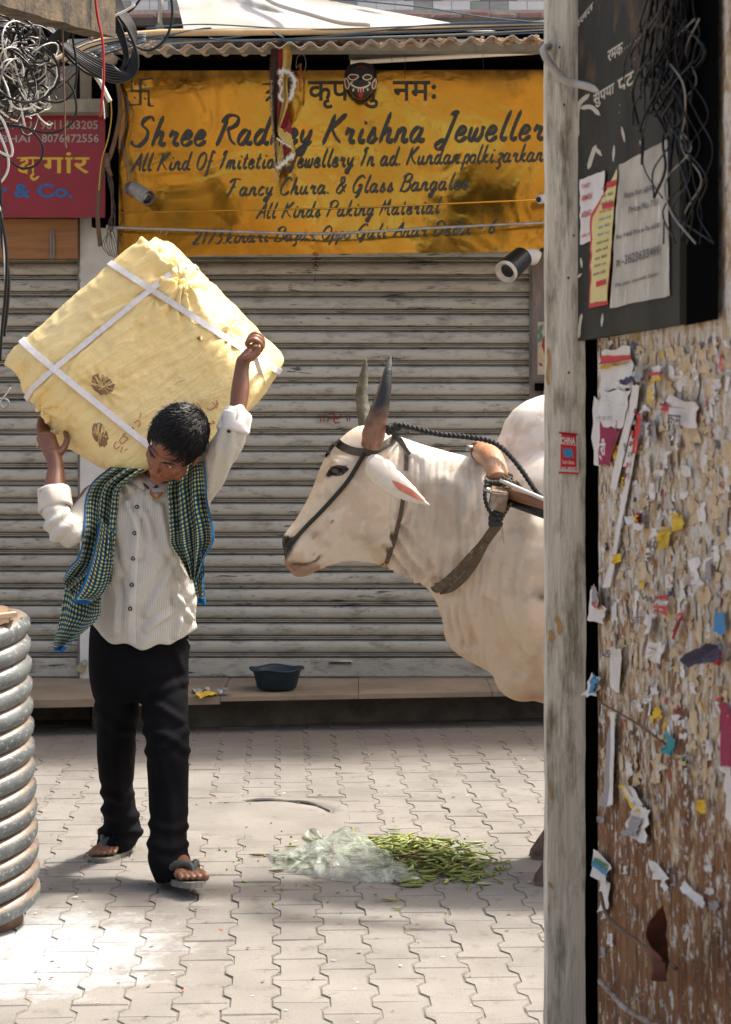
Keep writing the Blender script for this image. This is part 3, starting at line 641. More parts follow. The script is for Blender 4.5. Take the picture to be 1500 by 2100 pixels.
# brown pipe and wires between the two signs
cable('brown_pipe', [(232,140,9.6),(243,175,9.6),(247,225,9.6),(240,270,9.6),(226,320,9.6),(212,350,9.6),(203,400,9.6),(201,450,9.6),(206,505,9.6)], .011, M_brown, 'bent brown pipe running down between the red and golden signs', 'pipe')
cable('yellow_wire', [(228,205,9.58),(229,240,9.58),(222,285,9.58),(209,330,9.58),(203,390,9.58)], .0025, M_yel, 'thin yellow wire beside the bent brown pipe', 'wire')
b = B(); b.tube([P(219,315,9.58), P(221,345,9.57)], [.012,.014], 8); b.tube([P(222,345,9.57), P(229,362,9.57)], [.012,.008], 8); tag(b.build('taped_splice', M_brown, None, True), 'dark taped wire splice hanging on the pipe between the signs', 'splice')
for i, (a_, m) in enumerate(((0, M_wireb), (3, M_wireb), (-4, M_wire))):
    cable('thin_wire', [(254,190,9.64),(262+a_,215,9.64),(254+a_*2,250,9.64),(246+a_*2,290,9.64),(255+a_,318,9.64),(264+a_,345,9.64),(266+a_,372,9.64)], .0016, m, ['loose thin blue wire over the left edge of the golden sign', 'second thin blue wire looping over the golden sign edge', 'loose thin black wire over the left edge of the golden sign'][i], 'wire')
for i in range(7):
    x = 212+i*4; cable('dangling_wire', [(218+i,345,9.6),(224+i*1.5,380,9.58),(231+random.uniform(-4,6),430,9.58),(228+random.uniform(-8,8),462,9.58),(210+i*5,500,9.58),(225+i*3,525+i,9.58)], .0018, M_brown if i % 2 else M_wire, 'thin dangling wire in the dark gap between the two signs', 'wire', 'wires dangling between the signs')
o = None
# poster on the frame right of the shutter
pp = thing('painted_poster', 'torn picture of red and green swirls pasted right of the shutter', 'poster', P(1112, 715, 9.82))
b = B(); b.box(PX(1103,9.85), PX(1150,9.85), 9.848, 9.85, PZ(768,9.85), PZ(660,9.85)); b.build('sheet', mat('poster_sheet', (.42,.37,.25), (.30,.27,.20), 20, .8), pp)
frp = frW(9.846); b = B(); strokes(b, [[(1112,668),(1107,680),(1110,690),(1106,700)]], frp, 4); b.build('print', flat('pr_green', (.08,.16,.10), .7), pp)
b = B(); strokes(b, [[(1118,690),(1115,708),(1120,722)], [(1107,745),(1112,750)]], frp, 3, e0=.0006); b.build('print', M_mr, pp); b = B(); strokes(b, [[(1109,712),(1112,728),(1118,738)]], frp, 4, e0=.0009); b.build('print', flat('pr_skin', (.45,.32,.16), .7), pp)
# ---- upper cables, pipes, tarpaulin
o = cable('cream_pipe', [(-60,190,9.15),(60,150,9.15),(150,108,9.15),(230,80,9.15),(330,68,9.15),(500,66,9.15),(800,62,9.2),(1118,50,9.25),(1300,44,9.3)], .017, M_pipe, 'long cream conduit lying over the tin awning', 'pipe')
up = [((220,92),(350,72),(480,60),(700,64),(1130,52),M_wire),((230,86),(330,80),(520,82),(800,78),(1130,66),M_wireb),((300,58),(420,50),(640,60),(900,52),(1130,46),M_wireb),
      ((240,95),(420,58),(428,72),(445,80),(560,66),M_wireb),((440,82),(520,84),(700,72),(900,50),(1130,44),M_wireb),((560,66),(580,76),(600,84),(760,70),(1130,56),M_wireb),((250,100),(400,86),(600,80),(900,72),(1130,60),M_wireg),((600,-20),(700,-2),(860,14),(1000,36),(1130,48),M_wireb)]
lb = ['black cable lying highest behind the cream conduit','blue cable nearest the tin sheet edge','blue cable arching over the conduit at left','blue cable with a sharp kink near the left end','blue cable rising from the awning towards the post','short blue cable with a kink above the garland','grey cable lying flat along the tin awning','thin blue wire slanting down in front of the tiles']
for (a, b_, c, d_, e, m), l in zip(up, lb): cable('overhead_cable', [(q[0], q[1], 9.12+.02*i) for i, q in enumerate((a, b_, c, d_, e))], .0036, m, l, 'cable', k=8)
M_tarp = mat('tarpaulin', (.50,.49,.47), (.44,.38,.30), 2.5, .6, bump=.4, bscale=8, dirt=(.35,.45,.50), dth=(.66,.72), dscale=7)
def tp(u, v):
    top = np.array([350+u*330, -60+u*62]); bot = np.array([378+u*640, 62+u*2]); q = top*(1-v)+bot*v
    return P(q[0], q[1], 9.65-.35*v+.05*fbm(Vector((u*3, v*2, 0)))+.02*math.sin(u*9+v*5))
V, Fc = grid(tp, 40, 16); tag(mesh('tarpaulin', V, Fc, M_tarp, None, True), 'pale stained tarpaulin draped over the brick course above the awning', 'tarpaulin')
cable('tarpaulin_hem', [(520,-30,9.5),(560,5,9.4),(640,30,9.3),(700,46,9.28),(760,50,9.28)], .012, M_tarp, 'rolled cream edge of tarpaulin sagging above the awning', 'tarpaulin')
st = thing('steel_post', 'short grey steel post standing on the tin awning near its left end', 'post', P(328, 90, 9.4))
b = B(); b.tube([P(331,-40,9.4), P(329,55,9.4)], .013, 12); b.build('pole', M_steel, st, True); b = B(); b.box(PX(321,9.4), PX(335,9.4), 9.38, 9.41, PZ(92,9.4), PZ(52,9.4)); b.build('bracket', M_guide, st)
# wooden beam at top left
M_beam = mat('beam_wood', (.13,.095,.055), (.055,.042,.028), 7, .9, bump=.9, bscale=50, sc=(1.5,.8,2), dirt=(.022,.02,.017), dth=(.47,.62), dscale=12)
bm_ = thing('timber_beam', 'thick mouldy timber beam jutting in at the top left corner', 'beam', P(215, 60, 6.6))
a0, a1 = P(-190, -22, 4.9), P(172, 74, 6.6); h = .20
V = []; n = 24
for i in range(n+1):
    q = a0.lerp(a1, i/n); w_ = .006*fbm(q*6)
    V += [q+Vector((0,0,w_)), q+Vector((.10,.02,w_)), q+Vector((.10,.02,h)), q+Vector((0,0,h+w_))]
Fc = [(4*i+k, 4*i+(k+1) % 4, 4*i+4+(k+1) % 4, 4*i+4+k) for i in range(n) for k in range(4)]+[(0,3,2,1),(4*n,4*n+1,4*n+2,4*n+3)]
mesh('beam', V, [tuple(reversed(f)) for f in Fc], M_beam, bm_)
b = B(); b.box(a1.x+.015, a1.x+.022, a1.y-.01, a1.y+.06, a1.z-.005, a1.z+.045); b.build('bracket', M_brown, bm_)
cable('twine', [(127,-30,6.1),(127,20,6.08),(129,70,6.08),(131,150,6.1),(133,230,6.1),(134,290,6.1),(136,303,6.1),(133,296,6.1)], .0028, M_brown, 'knotted dark twine hanging straight down from the timber beam', 'twine', n=5)
# bundle loops, each cable a thing
CB = 'black cable loops hanging below the timber beam'
def cab(px, r=.0055, m=None, l='', d=6.7, grp=None): cable('cable', [(x, y, d+(z[0] if z else 0)) for x, y, *z in px], r, m or M_wire, l, 'cable', grp, k=9, n=7)
for i in range(7):
    o = i*4.2; cab([(200+o,-60),(232+o*.8,15),(262+o*.6,60),(281-o*.3,110),(278-o*.9,150),(245-o*.6,168-o*1.3),(205,158-o*1.2,),(160,128-o,),(120,88-o*.6,),(95,55-o*.4)], .0056, l=['outermost', 'second outermost', 'third', 'middle', 'fifth', 'second innermost', 'innermost'][i]+' black cable of the thick U-shaped bundle below the timber beam', grp=CB, d=6.75+i*.012)
for i in range(5):
    o = i*5; cab([(90+o*.8,40),(125+o,100),(165+o*.8,140),(196+o*.4,156),(235,150+o*.6),(262-o*.3,120),(250-o*.6,60),(225-o,10),(205-o,-50)], .0052, l=['lowest', 'second lowest', 'middle', 'second highest', 'highest'][::-1][i]+' cable of the smaller black loop behind the thick bundle', grp='inner cable loops of the bundle', d=6.84+i*.012)
cab([(110,-40),(150,20),(150,80),(158,140),(150,190),(120,210),(80,200),(58,170),(60,140),(100,95)], .0038, l='thin black cable ring with a pale edge, left of the twine', d=6.65)
cab([(140,168),(152,190),(157,225),(145,255),(110,272),(70,268),(30,258),(-20,258)], .0038, l='black cable arc passing in front of the phone numbers', d=6.5)
cab([(-20,262),(20,258),(60,265),(84,290),(88,315),(75,338),(45,345),(15,325),(-20,300)], .0040, l='black cable ring hanging in front of the yellow letters', d=6.45)
cab([(-20,225),(5,245),(22,290),(26,312),(18,320),(-20,300)], .0042, m=M_wirew, l='white cable with a sharp bend at the left edge over the red sign', d=6.4)
cab([(-20,235),(10,300),(18,340),(5,370),(-20,385)], .004, m=M_wirew, l='white cable curving out of the frame beside the red sign', d=6.42)
cab([(40,205),(46,235),(52,262)], .0035, m=M_wirew, l='short white tie strip hanging over the red sign', d=6.5)
cab([(192,-40),(200,30),(210,80),(213,130),(212,180),(206,240)], .0042, m=M_wirer, l='thin red wire hanging down in front of the timber beam', d=6.3)
cab([(211,140),(211,200),(213,218),(215,244)], .002, m=M_wirew, l='thin white wire end beside the red wire', d=6.3)
cab([(130,80),(160,115),(200,160),(226,208)], .0085, m=M_wirew, l='straight white plastic strip slanting down to the right behind the cables', d=6.95)
cab([(215,-10),(240,26),(270,20),(300,-20)], .0045, l='black cable loop at the top beside the steel post', d=7.2)
cab([(335,-60),(352,0),(352,45),(338,82),(310,102),(285,98),(262,80)], .0056, l='black cable loop hanging around the steel post', d=8.0)
cab([(232,34),(258,22),(278,10)], .004, m=M_wirew, l='white zip tie strap around the thick cable bundle', d=6.7)
cab([(0,430),(12,500),(14,560),(10,620),(4,680),(0,740)], .005, l='black cable hanging down the left edge of the frame', d=6.3)
cab([(-6,300),(2,420),(6,500),(17,560),(16,620),(8,690)], .0062, l='thick black cable swinging down the left edge, beside the bundle of wires', d=6.35)
cab([(-8,400),(5,450),(9,520),(12,600),(4,660),(-8,720)], .003, m=M_wirew, l='pale thin wire hanging along the left edge of the frame', d=6.33)
cab([(-20,800),(5,835),(18,830),(15,820),(-2,818),(-20,822)], .003, m=M_wireg, l='curled grey wire end at the left edge near the yellow bundle', d=6.35)
cab([(-20,845),(8,815),(22,795)], .002, m=M_wirew, l='thin pale wire touching the yellow bundle corner', d=6.35)
for i in range(6): cab([(-30,190+i*14),(40,165+i*9),(120,110+i*14),(190,78+i*9),(300,70+i*3)], .0032, m=[M_wireb, M_wireb, M_wire][i % 3], l='thin cable rising to the right behind the tangle', d=8.2+i*.03, grp='cables rising behind the tangle')
# strands running up-left and the tangle
for i in range(9):
    cab([(-30,240-i*9),(20,205-i*8),(55,150-i*2),(90,95+i*2),(125,58+i*5),(150,30+i*3)], .0052, l='black cable slanting up through the tangle towards the beam', d=6.7+i*.014, grp='cables slanting through the tangle')
def tangle(name, m, n, label, r):
    b = B()
    for i in range(n):
        cx, cy = random.uniform(-50, 85), random.uniform(60, 210)-.0; d = random.uniform(6.45, 7.1)
        if cy < 60+cx*.3: cy = 60+cx*.3+random.uniform(0, 60)
        ph = random.uniform(0, 6.28); ra, rb = random.uniform(18, 75), random.uniform(18, 85); tl_ = random.uniform(-1, 1); L = random.uniform(1.5, 5.5)
        pts = []
        for t in np.linspace(0, L, 14):
            x = ra*math.cos(t+ph); y = rb*math.sin(t+ph); x, y = x*math.cos(tl_)-y*math.sin(tl_), x*math.sin(tl_)+y*math.cos(tl_)
            pts.append(P(cx+x, cy+y, d+.05*math.sin(t*1.7+ph)))
        V, Fc = tube(pts, random.uniform(.6, 1)*r, 6); b.add(V, Fc)
    tag(b.build(name, m, None, True), label, 'wires', kind='stuff')
tangle('black_wire_tangle', M_wire, 85, 'dense tangle of black wires below the timber beam at far left', .0046)
tangle('white_wire_tangle', M_wirew, 34, 'loose pale and white wires mixed into the tangle at far left', .0034)
tangle('grey_wire_tangle', M_wireg, 22, 'dull grey wires mixed into the tangle at far left', .0036)

# ------------------------------------------------------------------ wooden post and poster wall at right
M_post = mat('post_paint', (.68,.65,.55), (.52,.49,.40), 4, .85, bump=.7, bscale=22, sc=(5,5,.5), dirt=(.20,.17,.12), dth=(.47,.66), dscale=7, dsc=(4,4,.8), bd=.006)
po = thing('wooden_post', 'weathered grey green wooden post standing in front of the poster wall', 'post', P(1158, 2300, 4.3))
x0, x1 = PX(1123, 4.28), PX(1201, 4.28)
V = []; n = 110; ring = [(x0,4.28),((x0*.7+x1*.3),4.277),((x0+x1)/2,4.276),(x0*.3+x1*.7,4.277),(x1,4.28),(x1,4.36),(x0,4.36)]; m_ = len(ring)
for i in range(n+1):
    z = -.02+i/n*3.2
    for k, (x, y) in enumerate(ring):
        q = Vector((x, y, z)); V.append(q+Vector((.0035*fbm(Vector((k*3, 0, z*3.5)))+.0015*fbm(Vector((k, 2, z*20))), .003*fbm(Vector((k*2, 5, z*8))), 0)))
Fc = [(i*m_+k, i*m_+(k+1) % m_, (i+1)*m_+(k+1) % m_, (i+1)*m_+k) for i in range(n) for k in range(m_)]+[tuple(range(m_-1,-1,-1)), tuple(n*m_+k for k in range(m_))]
mesh('post', V, Fc, M_post, po)
M_raw = mat('raw_wood', (.52,.33,.13), (.42,.25,.10), 40, .8)
frP = frW(4.2745)
for pts, w_ in (([(1140,1265),(1147,1280),(1148,1300)], 5), ([(1128,1294),(1132,1306),(1129,1314)], 5), ([(1124,715),(1126,740),(1123,770),(1125,790)], 3.4), ([(1128,1600),(1131,1640)], 2.5), ([(1126,1810),(1133,1822)], 4)):
    b = B(); strokes(b, [pts], frP, w_, 5, .0003); b.build('flaked_patch', M_raw, po)
for px, py in ((1167,764),(1148,97),(1157,215),(1177,483),(1166,570)):
    b = B(); b.ell(P(px, py, 4.274), (.002,.001,.003)); b.build('nail', M_black, po)
# sticker
sk = thing('visa_sticker', 'red sticker with CHINA and VISA lettering on the wooden post', 'sticker', P(1166, 930, 4.27))
b = B(); b.add([P(1146,885,4.272), P(1185,889,4.272), P(1187,973,4.272), P(1145,971,4.272)], [(0,3,2,1)]); b.build('backing', flat('st_white', (.62,.58,.56), .6), sk)
M_str = flat('st_red', (.52,.02,.03), .5)
b = B()
for q in ([(1146,885),(1185,889),(1185,893),(1146,889)], [(1150,911),(1183,914),(1183,965),(1150,962)], [(1146,967),(1187,969),(1187,973),(1146,971)], [(1152,888),(1182,891),(1182,912),(1152,910)]): b.add([P(x, y, 4.271) for x, y in q], [(0,3,2,1)])
b.build('red_print', M_str, sk)
frK = frW(4.2702); V, Fc = typed("CHINA", frK, 1151, 1180, 896, 911, .05, .0004, .03); mesh('lettering', V, Fc, flat('st_cream', (.72,.68,.62), .6), sk)
V, Fc = typed("VISA", frK, 1154, 1177, 919, 938, .04, .0004, .08); mesh('lettering', V, Fc, flat('st_blue', (.02,.30,.55), .5), sk)
V, Fc = typed("Tourist / Business", frK, 1153, 1178, 943, 951, .05, .0004, .02); mesh('lettering', V, Fc, flat('st_cream2', (.72,.6,.5), .6), sk)
V, Fc = typed("MOB : 98994287", frK, 1152, 1182, 957, 964, .03, .0004, .02); mesh('lettering', V, Fc, flat('st_cream3', (.72,.68,.62), .6), sk)
# planks of the wall: X = .475+.1167*(4.2-d)
def WX(d): return .475+.1167*(4.2-d)
NW = Vector((-1, -.1167, 0)).normalized()
def WP(px, py, off=0.0):
    d = .9651/((px-CX)/F+.1167); return Vector((WX(d), d, H-(py-HY)*d/F))+NW*off
def wall_mat():
    q = NM('plank_wood', .85, 0, .3); sc = (3, 3, .35)
    c = q.mix(q.ramp(q.noise(9, 8, sc=sc, rough=.7), .35, .62), (.34,.165,.07), (.15,.062,.026))
    c = q.mix(q.ramp(q.noise(26, 6, sc=sc, rough=.7), .5, .68), c, (.045,.028,.018))
    sep = q.n('ShaderNodeSeparateXYZ', {'Vector': q.pos})
    hz = q.ramp(sep.outputs[2], .60, 1.25)     # old paste and paper pulp cover the upper planks
    th = q.math('SUBTRACT', q.math('ADD', q.noise(11, 9, sc=(1.4,1.4,.9), rough=.74), q.math('MULTIPLY', hz, .17)), .56)
    c = q.mix(q.ramp(th, .0, .05), c, q.mix(q.ramp(q.noise(34, 9, sc=(1.6,1.6,.8), rough=.75), .42, .58), (.60,.47,.31), (.38,.25,.13)))
    th2 = q.math('SUBTRACT', q.math('ADD', q.noise(30, 9, sc=(1.3,1.3,.9), rough=.76), q.math('MULTIPLY', hz, .07)), .565)
    c = q.mix(q.ramp(th2, .0, .02), c, (.66,.63,.58))
    c = q.mix(q.ramp(q.noise(44, 7, sc=(1.8,1.8,.5), rough=.75), .60, .65), c, (.045,.03,.02))
    q.col(c); n1 = q.bump(q.noise(24, 8, sc=(1.8,1.8,.7), rough=.75), .9, .012); q.bump(q.noise(120, 4, sc=(1,1,.4)), .5, .003, n1); return q.m
M_wall = wall_mat()
wl = thing('poster_wall', 'plank wall covered with torn posters and paste at the right edge', 'wall', (WX(3.7), 3.7, 0))
jn = [4.203, 3.868, 3.532, 3.20, 2.86, 2.5]     # board joints at px 1225, 1305, 1411
for a, c in zip(jn[:-1], jn[1:]):
    def pk(u, v, a=a, c=c):
        d = a-.0015+(c-a+.003)*u; z = -.02+v*3.0; e = -.006 if u in (0, 1) else 0
        return Vector((WX(d), d, z))+NW*(e+.0022*fbm(Vector((d*14, z*5, 1)), 4)+.0012*fbm(Vector((d*40, z*14, 1)), 3))
    V, Fc = grid(pk, 34, 260); n = len(V); bk = [(pk(0,0)-NW*.03), (pk(1,0)-NW*.03), (pk(1,1)-NW*.03), (pk(0,1)-NW*.03)]
    Fc = [tuple(reversed(f)) for f in Fc]+[(n, n+1, n+2, n+3), (0, n, n+3, 260*35), (34, 260*35+34, n+2, n+1)]
    mesh('plank', V+bk, Fc, M_wall, wl, True)
b = B(); b.box(WX(4.2)+.005, .9, 4.206, 4.24, -.02, 3.0); b.build('end_board', M_dark, wl)
b = B(); b.box(PX(1199,4.34), .9, 4.37, 4.45, -.02, 3.1); b.build('post_gap_shade', M_dark, wl)  # black board painting the shade of the gap beside the wooden post
# black tin board
def bmat():
    q = NM('black_board', .7, 0, .15); c = q.mix(q.ramp(q.noise(5, 6, sc=(1,1,.5)), .4, .65), (.040,.040,.034), (.022,.022,.018))
    c = q.mix(q.math('MULTIPLY', q.ramp(q.noise(7, 8, rough=.7), .5, .66), q.ramp(q.n('ShaderNodeSeparateXYZ', {'Vector': q.pos}).outputs[2], 1.95, 2.2)), c, (.14,.08,.05))
    c = q.mix(q.ramp(q.noise(30, 8, sc=(1,1,.4), rough=.75), .68, .70), c, (.40,.36,.30)); q.col(c); q.bump(q.noise(6, 3), .3, .01); return q.m
M_bb = bmat()
bb = thing('black_board', 'rusty black painted tin board with pale Hindi lettering, high on the poster wall', 'board', WP(1200, 700, .02))
def quadW(b, q, off): V = [WP(x, y, off) for x, y in q]; b.add(V, [(0,1,2,3)])
b = B(); q4 = [(1199,700),(1420,665),(1420,-420),(1199,-300)]; V = [WP(x, y, .022) for x, y in q4]+[WP(x, y, .006) for x, y in q4]
b.add(V, [(0,3,2,1),(0,1,5,4),(1,2,6,5),(2,3,7,6),(3,0,4,7)]); b.build('panel', M_bb, bb)
frB = lambda off: (lambda px, py, e=0: WP(px, py, off+e))
M_pale = flat('pale_paint', (.46,.42,.34), .8)
for body, x0, x1, y0, y1, sl_ in (("रमक", 1270, 1302, 106, 130, -.62), ("पट", 1291, 1325, 165, 192, -.6), ("सुपया", 1240, 1284, 196, 226, -.6), ("गलत", 1200, 1240, 52, 66, -1.2)):
    V, Fc = typed(body, frB(.0225), x0, x1, y0, y1, sl_, .0005, .02); mesh('lettering', V, Fc, M_pale, bb)
b = B(); strokes(b, [[(1305+i*6,100-i*4),(1306+i*6,99.5-i*4)] for i in range(8)]+[[(x,y),(x+1,y)] for x,y in ((1326,122),(1295,216),(1294,231),(1372,62),(1382,55))], frB(.0225), 1.4); b.build('lettering', M_pale, bb)
b = B(); strokes(b, [[(1230,195),(1210,215),(1206,250),(1207,280)], [(1215,222),(1235,220),(1252,235)], [(1245,300),(1238,318),(1230,345)], [(1246,305),(1256,318)]], frB(.0226), 4.5); strokes(b, [[(1214,530),(1216,548)],[(1206,570),(1215,562)],[(1216,645),(1212,665),(1210,692)],[(1284,300),(1282,330)],[(1300,262),(1306,290)],[(1338,290),(1345,305)],[(1260,645),(1258,668)]], frB(.0228), 3); tag(b.build('paint_smear', M_pale, bb), kind='stuff')
M_post1 = mat('poster_grey', (.47,.44,.37), (.33,.31,.26), 9, .85, dirt=(.60,.57,.50), dth=(.55,.62), dscale=12, dsc=(2,2,.5))
def paper(name, q, off, m, par, cur=.004, nu=10, nv=16, seed=0.0):
    """sheet pasted on the wall: px corners bl, br, tr, tl, slightly curled"""
    bl, br, tr, tl_ = [np.array(p, float) for p in q]
    def f(u, v):
        a = bl*(1-u)+br*u; c = tl_*(1-u)+tr*u; p = a*(1-v)+c*v
        e = (fbm(Vector((u*4+seed, v*5, seed)), 3)) ; edge = max(0, abs(u-.5)*2-.75)*4
        return WP(p[0]+(edge*e*4), p[1]+e*3*(max(0, abs(v-.5)*2-.8)*5), off+cur*(.5+.5*e)+edge*cur*.8)
    V, Fc = grid(f, nu, nv); return mesh(name, V, [tuple(f) for f in Fc], m, par, True)
paper('price_poster', [(1278,632),(1404,606),(1398,286),(1297,338)], .0235, M_post1, bb, .002)
M_pink = mat('paper_white', (.66,.63,.60), (.56,.53,.50), 12, .85, bump=.4, bscale=20)
M_yelp = mat('paper_yellow', (.62,.54,.24), (.55,.46,.2), 8, .85, bump=.2)
M_redpp = flat('paper_red', (.50,.05,.05), .8); M_mar = flat('paper_maroon', (.26,.02,.06), .8); M_navy = flat('paper_navy', (.05,.045,.10), .8); M_yelb = mat('paper_bright_yellow', (.68,.46,.04), (.6,.4,.03), 20, .8); M_teal = flat('paper_teal', (.03,.22,.25), .8); M_gryp = flat('paper_grey', (.28,.26,.26), .8); M_bluep = flat('paper_blue', (.05,.20,.38), .8)
paper('pink_notice', [(1216,502),(1262,488),(1268,350),(1216,368)], .0245, M_pink, bb, .002)
paper('red_strip', [(1236,632),(1276,624),(1296,350),(1240,440)], .0270, M_redpp, bb, .001, 4)
paper('yellow_notice', [(1240,622),(1276,616),(1297,345),(1246,446)], .0285, M_yelp, bb, .001, 6)
M_ink2 = flat('print_ink', (.10,.09,.09), .8); M_inkr = flat('print_red', (.48,.03,.04), .8); M_inkb = flat('print_blue', (.10,.22,.30), .8); M_inkg = flat('print_green', (.03,.18,.06), .8)
for body, x0, x1, y0, y1, m, o_ in (("n -3623633491", 1294, 1384, 528, 548, M_ink2, .0278), ("Price Rs. 751", 1320, 1382, 425, 438, M_ink2, .0278), ("for Half Price Rs.650", 1293, 1384, 482, 492, M_ink2, .0278), ("Rate for all Rs 1", 1310, 1382, 396, 408, M_ink2, .0278), ("Fix per month Seat", 1292, 1380, 582, 592, M_ink2, .0278)):
    V, Fc = typed(body, frB(o_), x0, x1, y0, y1, -.28, .0004, .02); mesh('lettering', V, Fc, m, bb)
for body, x0, x1, y0, y1, m in (("TOILET", 1220, 1238, 380, 388, M_inkr), ("AIM BI", 1220, 1240, 402, 414, M_inkr), ("AISING", 1220, 1240, 436, 448, M_inkr), ("AGE : 18", 1220, 1238, 482, 488, M_inkr)):
    V, Fc = typed(body, frB(.0278), x0, x1, y0, y1, -.3, .0006, .02); mesh('lettering', V, Fc, m, bb)
for i in range(12):
    py = 560-i*16; cx = 1261+i*1.7; m = [M_inkb, M_inkr, M_ink2, M_inkg][[2,2,2,2,3,0,0,0,1,2,2,1][i]]
    V, Fc = typed(["काम करें", "नौकरी पाएं", "घर बैठे", "फोन करें"][i % 4], frB(.0302), cx-14, cx+12, py, py+7, -.3, .0005, .01); mesh('lettering', V, Fc, m, bb)
for py, x0, x1 in ((583,1253,1274),(424,1266,1290),(380,1275,1296)):
    b = B(); quadW(b, [(x0,py+6),(x1,py),(x1,py-11),(x0,py-5)], .0303); b.build('red_band', M_inkr, bb)
# scraps on the planks
def torn(q, off, cur, rg, k=5, jit=.16):
    off = min(off, .004+off*.35) if off > .003 else off; cur *= .6
    q = [np.array(p, float) for p in q]; c = sum(q)/4; out = []
    sz = min(math.dist(q[0], q[1]), math.dist(q[1], q[2])); bent = rg.choice(range(4))
    for i in range(4):
        a, b_ = q[i], q[(i+1) % 4]
        for j in range(k):
            t = j/k; p = a*(1-t)+b_*t; p = p+(np.array([rg.gauss(0,1), rg.gauss(0,1)]))*sz*jit*(.35 if j == 0 else .8); e = off+cur*rg.uniform(0, .5)+(cur*1.2 if i == bent else 0); out.append((p, e))
    n = len(out); V = [WP(c[0], c[1], off+cur*.25)]+[WP(*(c+(p-c)*.55), off+cur*.2*rg.random()) for p, e in out]+[WP(p[0], p[1], e) for p, e in out]
    return V, [(0, 1+(i+1) % n, 1+i) for i in range(n)]+[(1+i, 1+(i+1) % n, 1+n+(i+1) % n, 1+n+i) for i in range(n)]
_rg = random.Random(77)
def scrap(q, m, off=.010, cur=.010, seed=None, name='paper_scrap'):
    V, Fc = torn(q, off, cur*.8, _rg, 5, .07 if max(abs(q[0][1]-q[3][1]), abs(q[0][0]-q[1][0])) > 50 else .14); return mesh(name, V, Fc, m, wl)
scrap([(1241,800),(1310,795),(1306,714),(1242,722)], M_pink); scrap([(1243,748),(1306,738),(1306,728),(1243,730)], M_redpp, .0165); scrap([(1244,757),(1290,746),(1304,742),(1243,750)], M_yelb, .0175)
scrap([(1226,953),(1300,955),(1306,830),(1228,812)], M_pink); scrap([(1240,953),(1268,955),(1290,872),(1245,818)], M_mar, .017); scrap([(1252,876),(1292,878),(1308,800),(1250,800)], M_pink, .026)
for body, x0, x1, y0, y1, m in (("श्री", 1258, 1278, 900, 945, M_pink), ("श्री राम राम", 1258, 1292, 852, 868, M_gryp)):
    V, Fc = typed(body, frB(.034), x0, x1, y0, y1, -.08, .001, .03); mesh('lettering', V, Fc, m, wl)
scrap([(1262,1000),(1275,1005),(1330,790),(1312,790)], M_pink, .018); scrap([(1252,1205),(1262,1205),(1320,895),(1308,900)], M_pink, .014); scrap([(1308,930),(1316,930),(1332,850),(1320,850)], M_redpp, .017)
for i in range(7): scrap([(1296+i*3.4,980-i*22),(1300+i*3.4,982-i*22),(1303+i*3.4,972-i*22),(1298+i*3.4,970-i*22)], [M_mar, M_redpp, M_gryp][i % 3], .030, .002)
scrap([(1322,780),(1345,785),(1350,752),(1318,750)], M_gryp, .03, .02); scrap([(1299,790),(1318,782),(1315,770),(1296,778)], M_navy, .035); scrap([(1352,775),(1376,778),(1376,748),(1350,752)], M_pink, .02); scrap([(1354,770),(1376,768),(1376,762),(1354,764)], M_redpp, .03); scrap([(1352,788),(1376,778),(1376,769),(1352,776)], M_yelb, .03); scrap([(1345,830),(1352,826),(1354,795),(1347,795)], M_yelb, .026)
scrap([(1382,870),(1440,880),(1444,826),(1380,812)], M_pink, .013); V, Fc = typed("कृम", frB(.022), 1396, 1424, 850, 880, .06, .001, .02); mesh('lettering', V, Fc, M_ink2, wl)
b = B(); strokes(b, [[(1382,831),(1440,838)]], frB(.026), .9); b.build('lettering', M_ink2, wl)
# yellow handbill
scrap([(1364,1130),(1384,1120),(1390,1082),(1370,1088)], M_yelb, .020); scrap([(1370,1100),(1412,1085),(1418,1070),(1378,1082)], M_yelb, .021); scrap([(1392,1085),(1418,1080),(1414,1052),(1392,1050)], M_yelb, .022)
V, Fc = typed("कराये", frB(.0335), 1384, 1420, 1082, 1094, -.05, .001, .01); mesh('lettering', V, Fc, M_ink2, wl); V, Fc = typed("40", frB(.0335), 1364, 1390, 1110, 1130, -.1, .001, .03); mesh('lettering', V, Fc, M_ink2, wl)
scrap([(1272,1158),(1284,1152),(1290,1135),(1276,1136)], M_yelb, .02); scrap([(1326,1210),(1332,1205),(1334,1190),(1324,1190)], M_yelb, .02)
scrap([(1304,1080),(1330,1085),(1332,1045),(1300,1060)], M_pink, .02); scrap([(1315,1072),(1334,1075),(1334,1052),(1315,1052)], M_mar, .028); scrap([(1319,1068),(1331,1070),(1331,1056),(1319,1056)], M_yelb, .036)
scrap([(1316,1028),(1322,1030),(1324,1020),(1318,1018)], M_bluep, .03)
scrap([(1216,1272),(1250,1280),(1258,1240),(1230,1198)], M_pink, .022, .014); scrap([(1234,1245),(1254,1252),(1250,1215),(1236,1198)], M_redpp, .036); scrap([(1241,1243),(1252,1248),(1247,1214),(1239,1202)], M_gryp, .042)
scrap([(1336,1300),(1352,1310),(1360,1260),(1336,1258)], M_pink, .02); V, Fc = typed("ज़ट", frB(.033), 1338, 1356, 1265, 1285, -.1, .001, .02); mesh('lettering', V, Fc, M_ink2, wl)
b = B(); strokes(b, [[(1352,1216),(1352,1228),(1360,1222),(1362,1232),(1370,1224),(1372,1236),(1380,1230)]], frB(.03), 1.8); b.build('lettering', M_ink2, wl)
for y in (1222, 1232, 1242, 1252): scrap([(1358,y+4),(1382,y+8),(1386,y),(1358,y-1)], M_redpp if y != 1232 else M_pink, .026, .003)
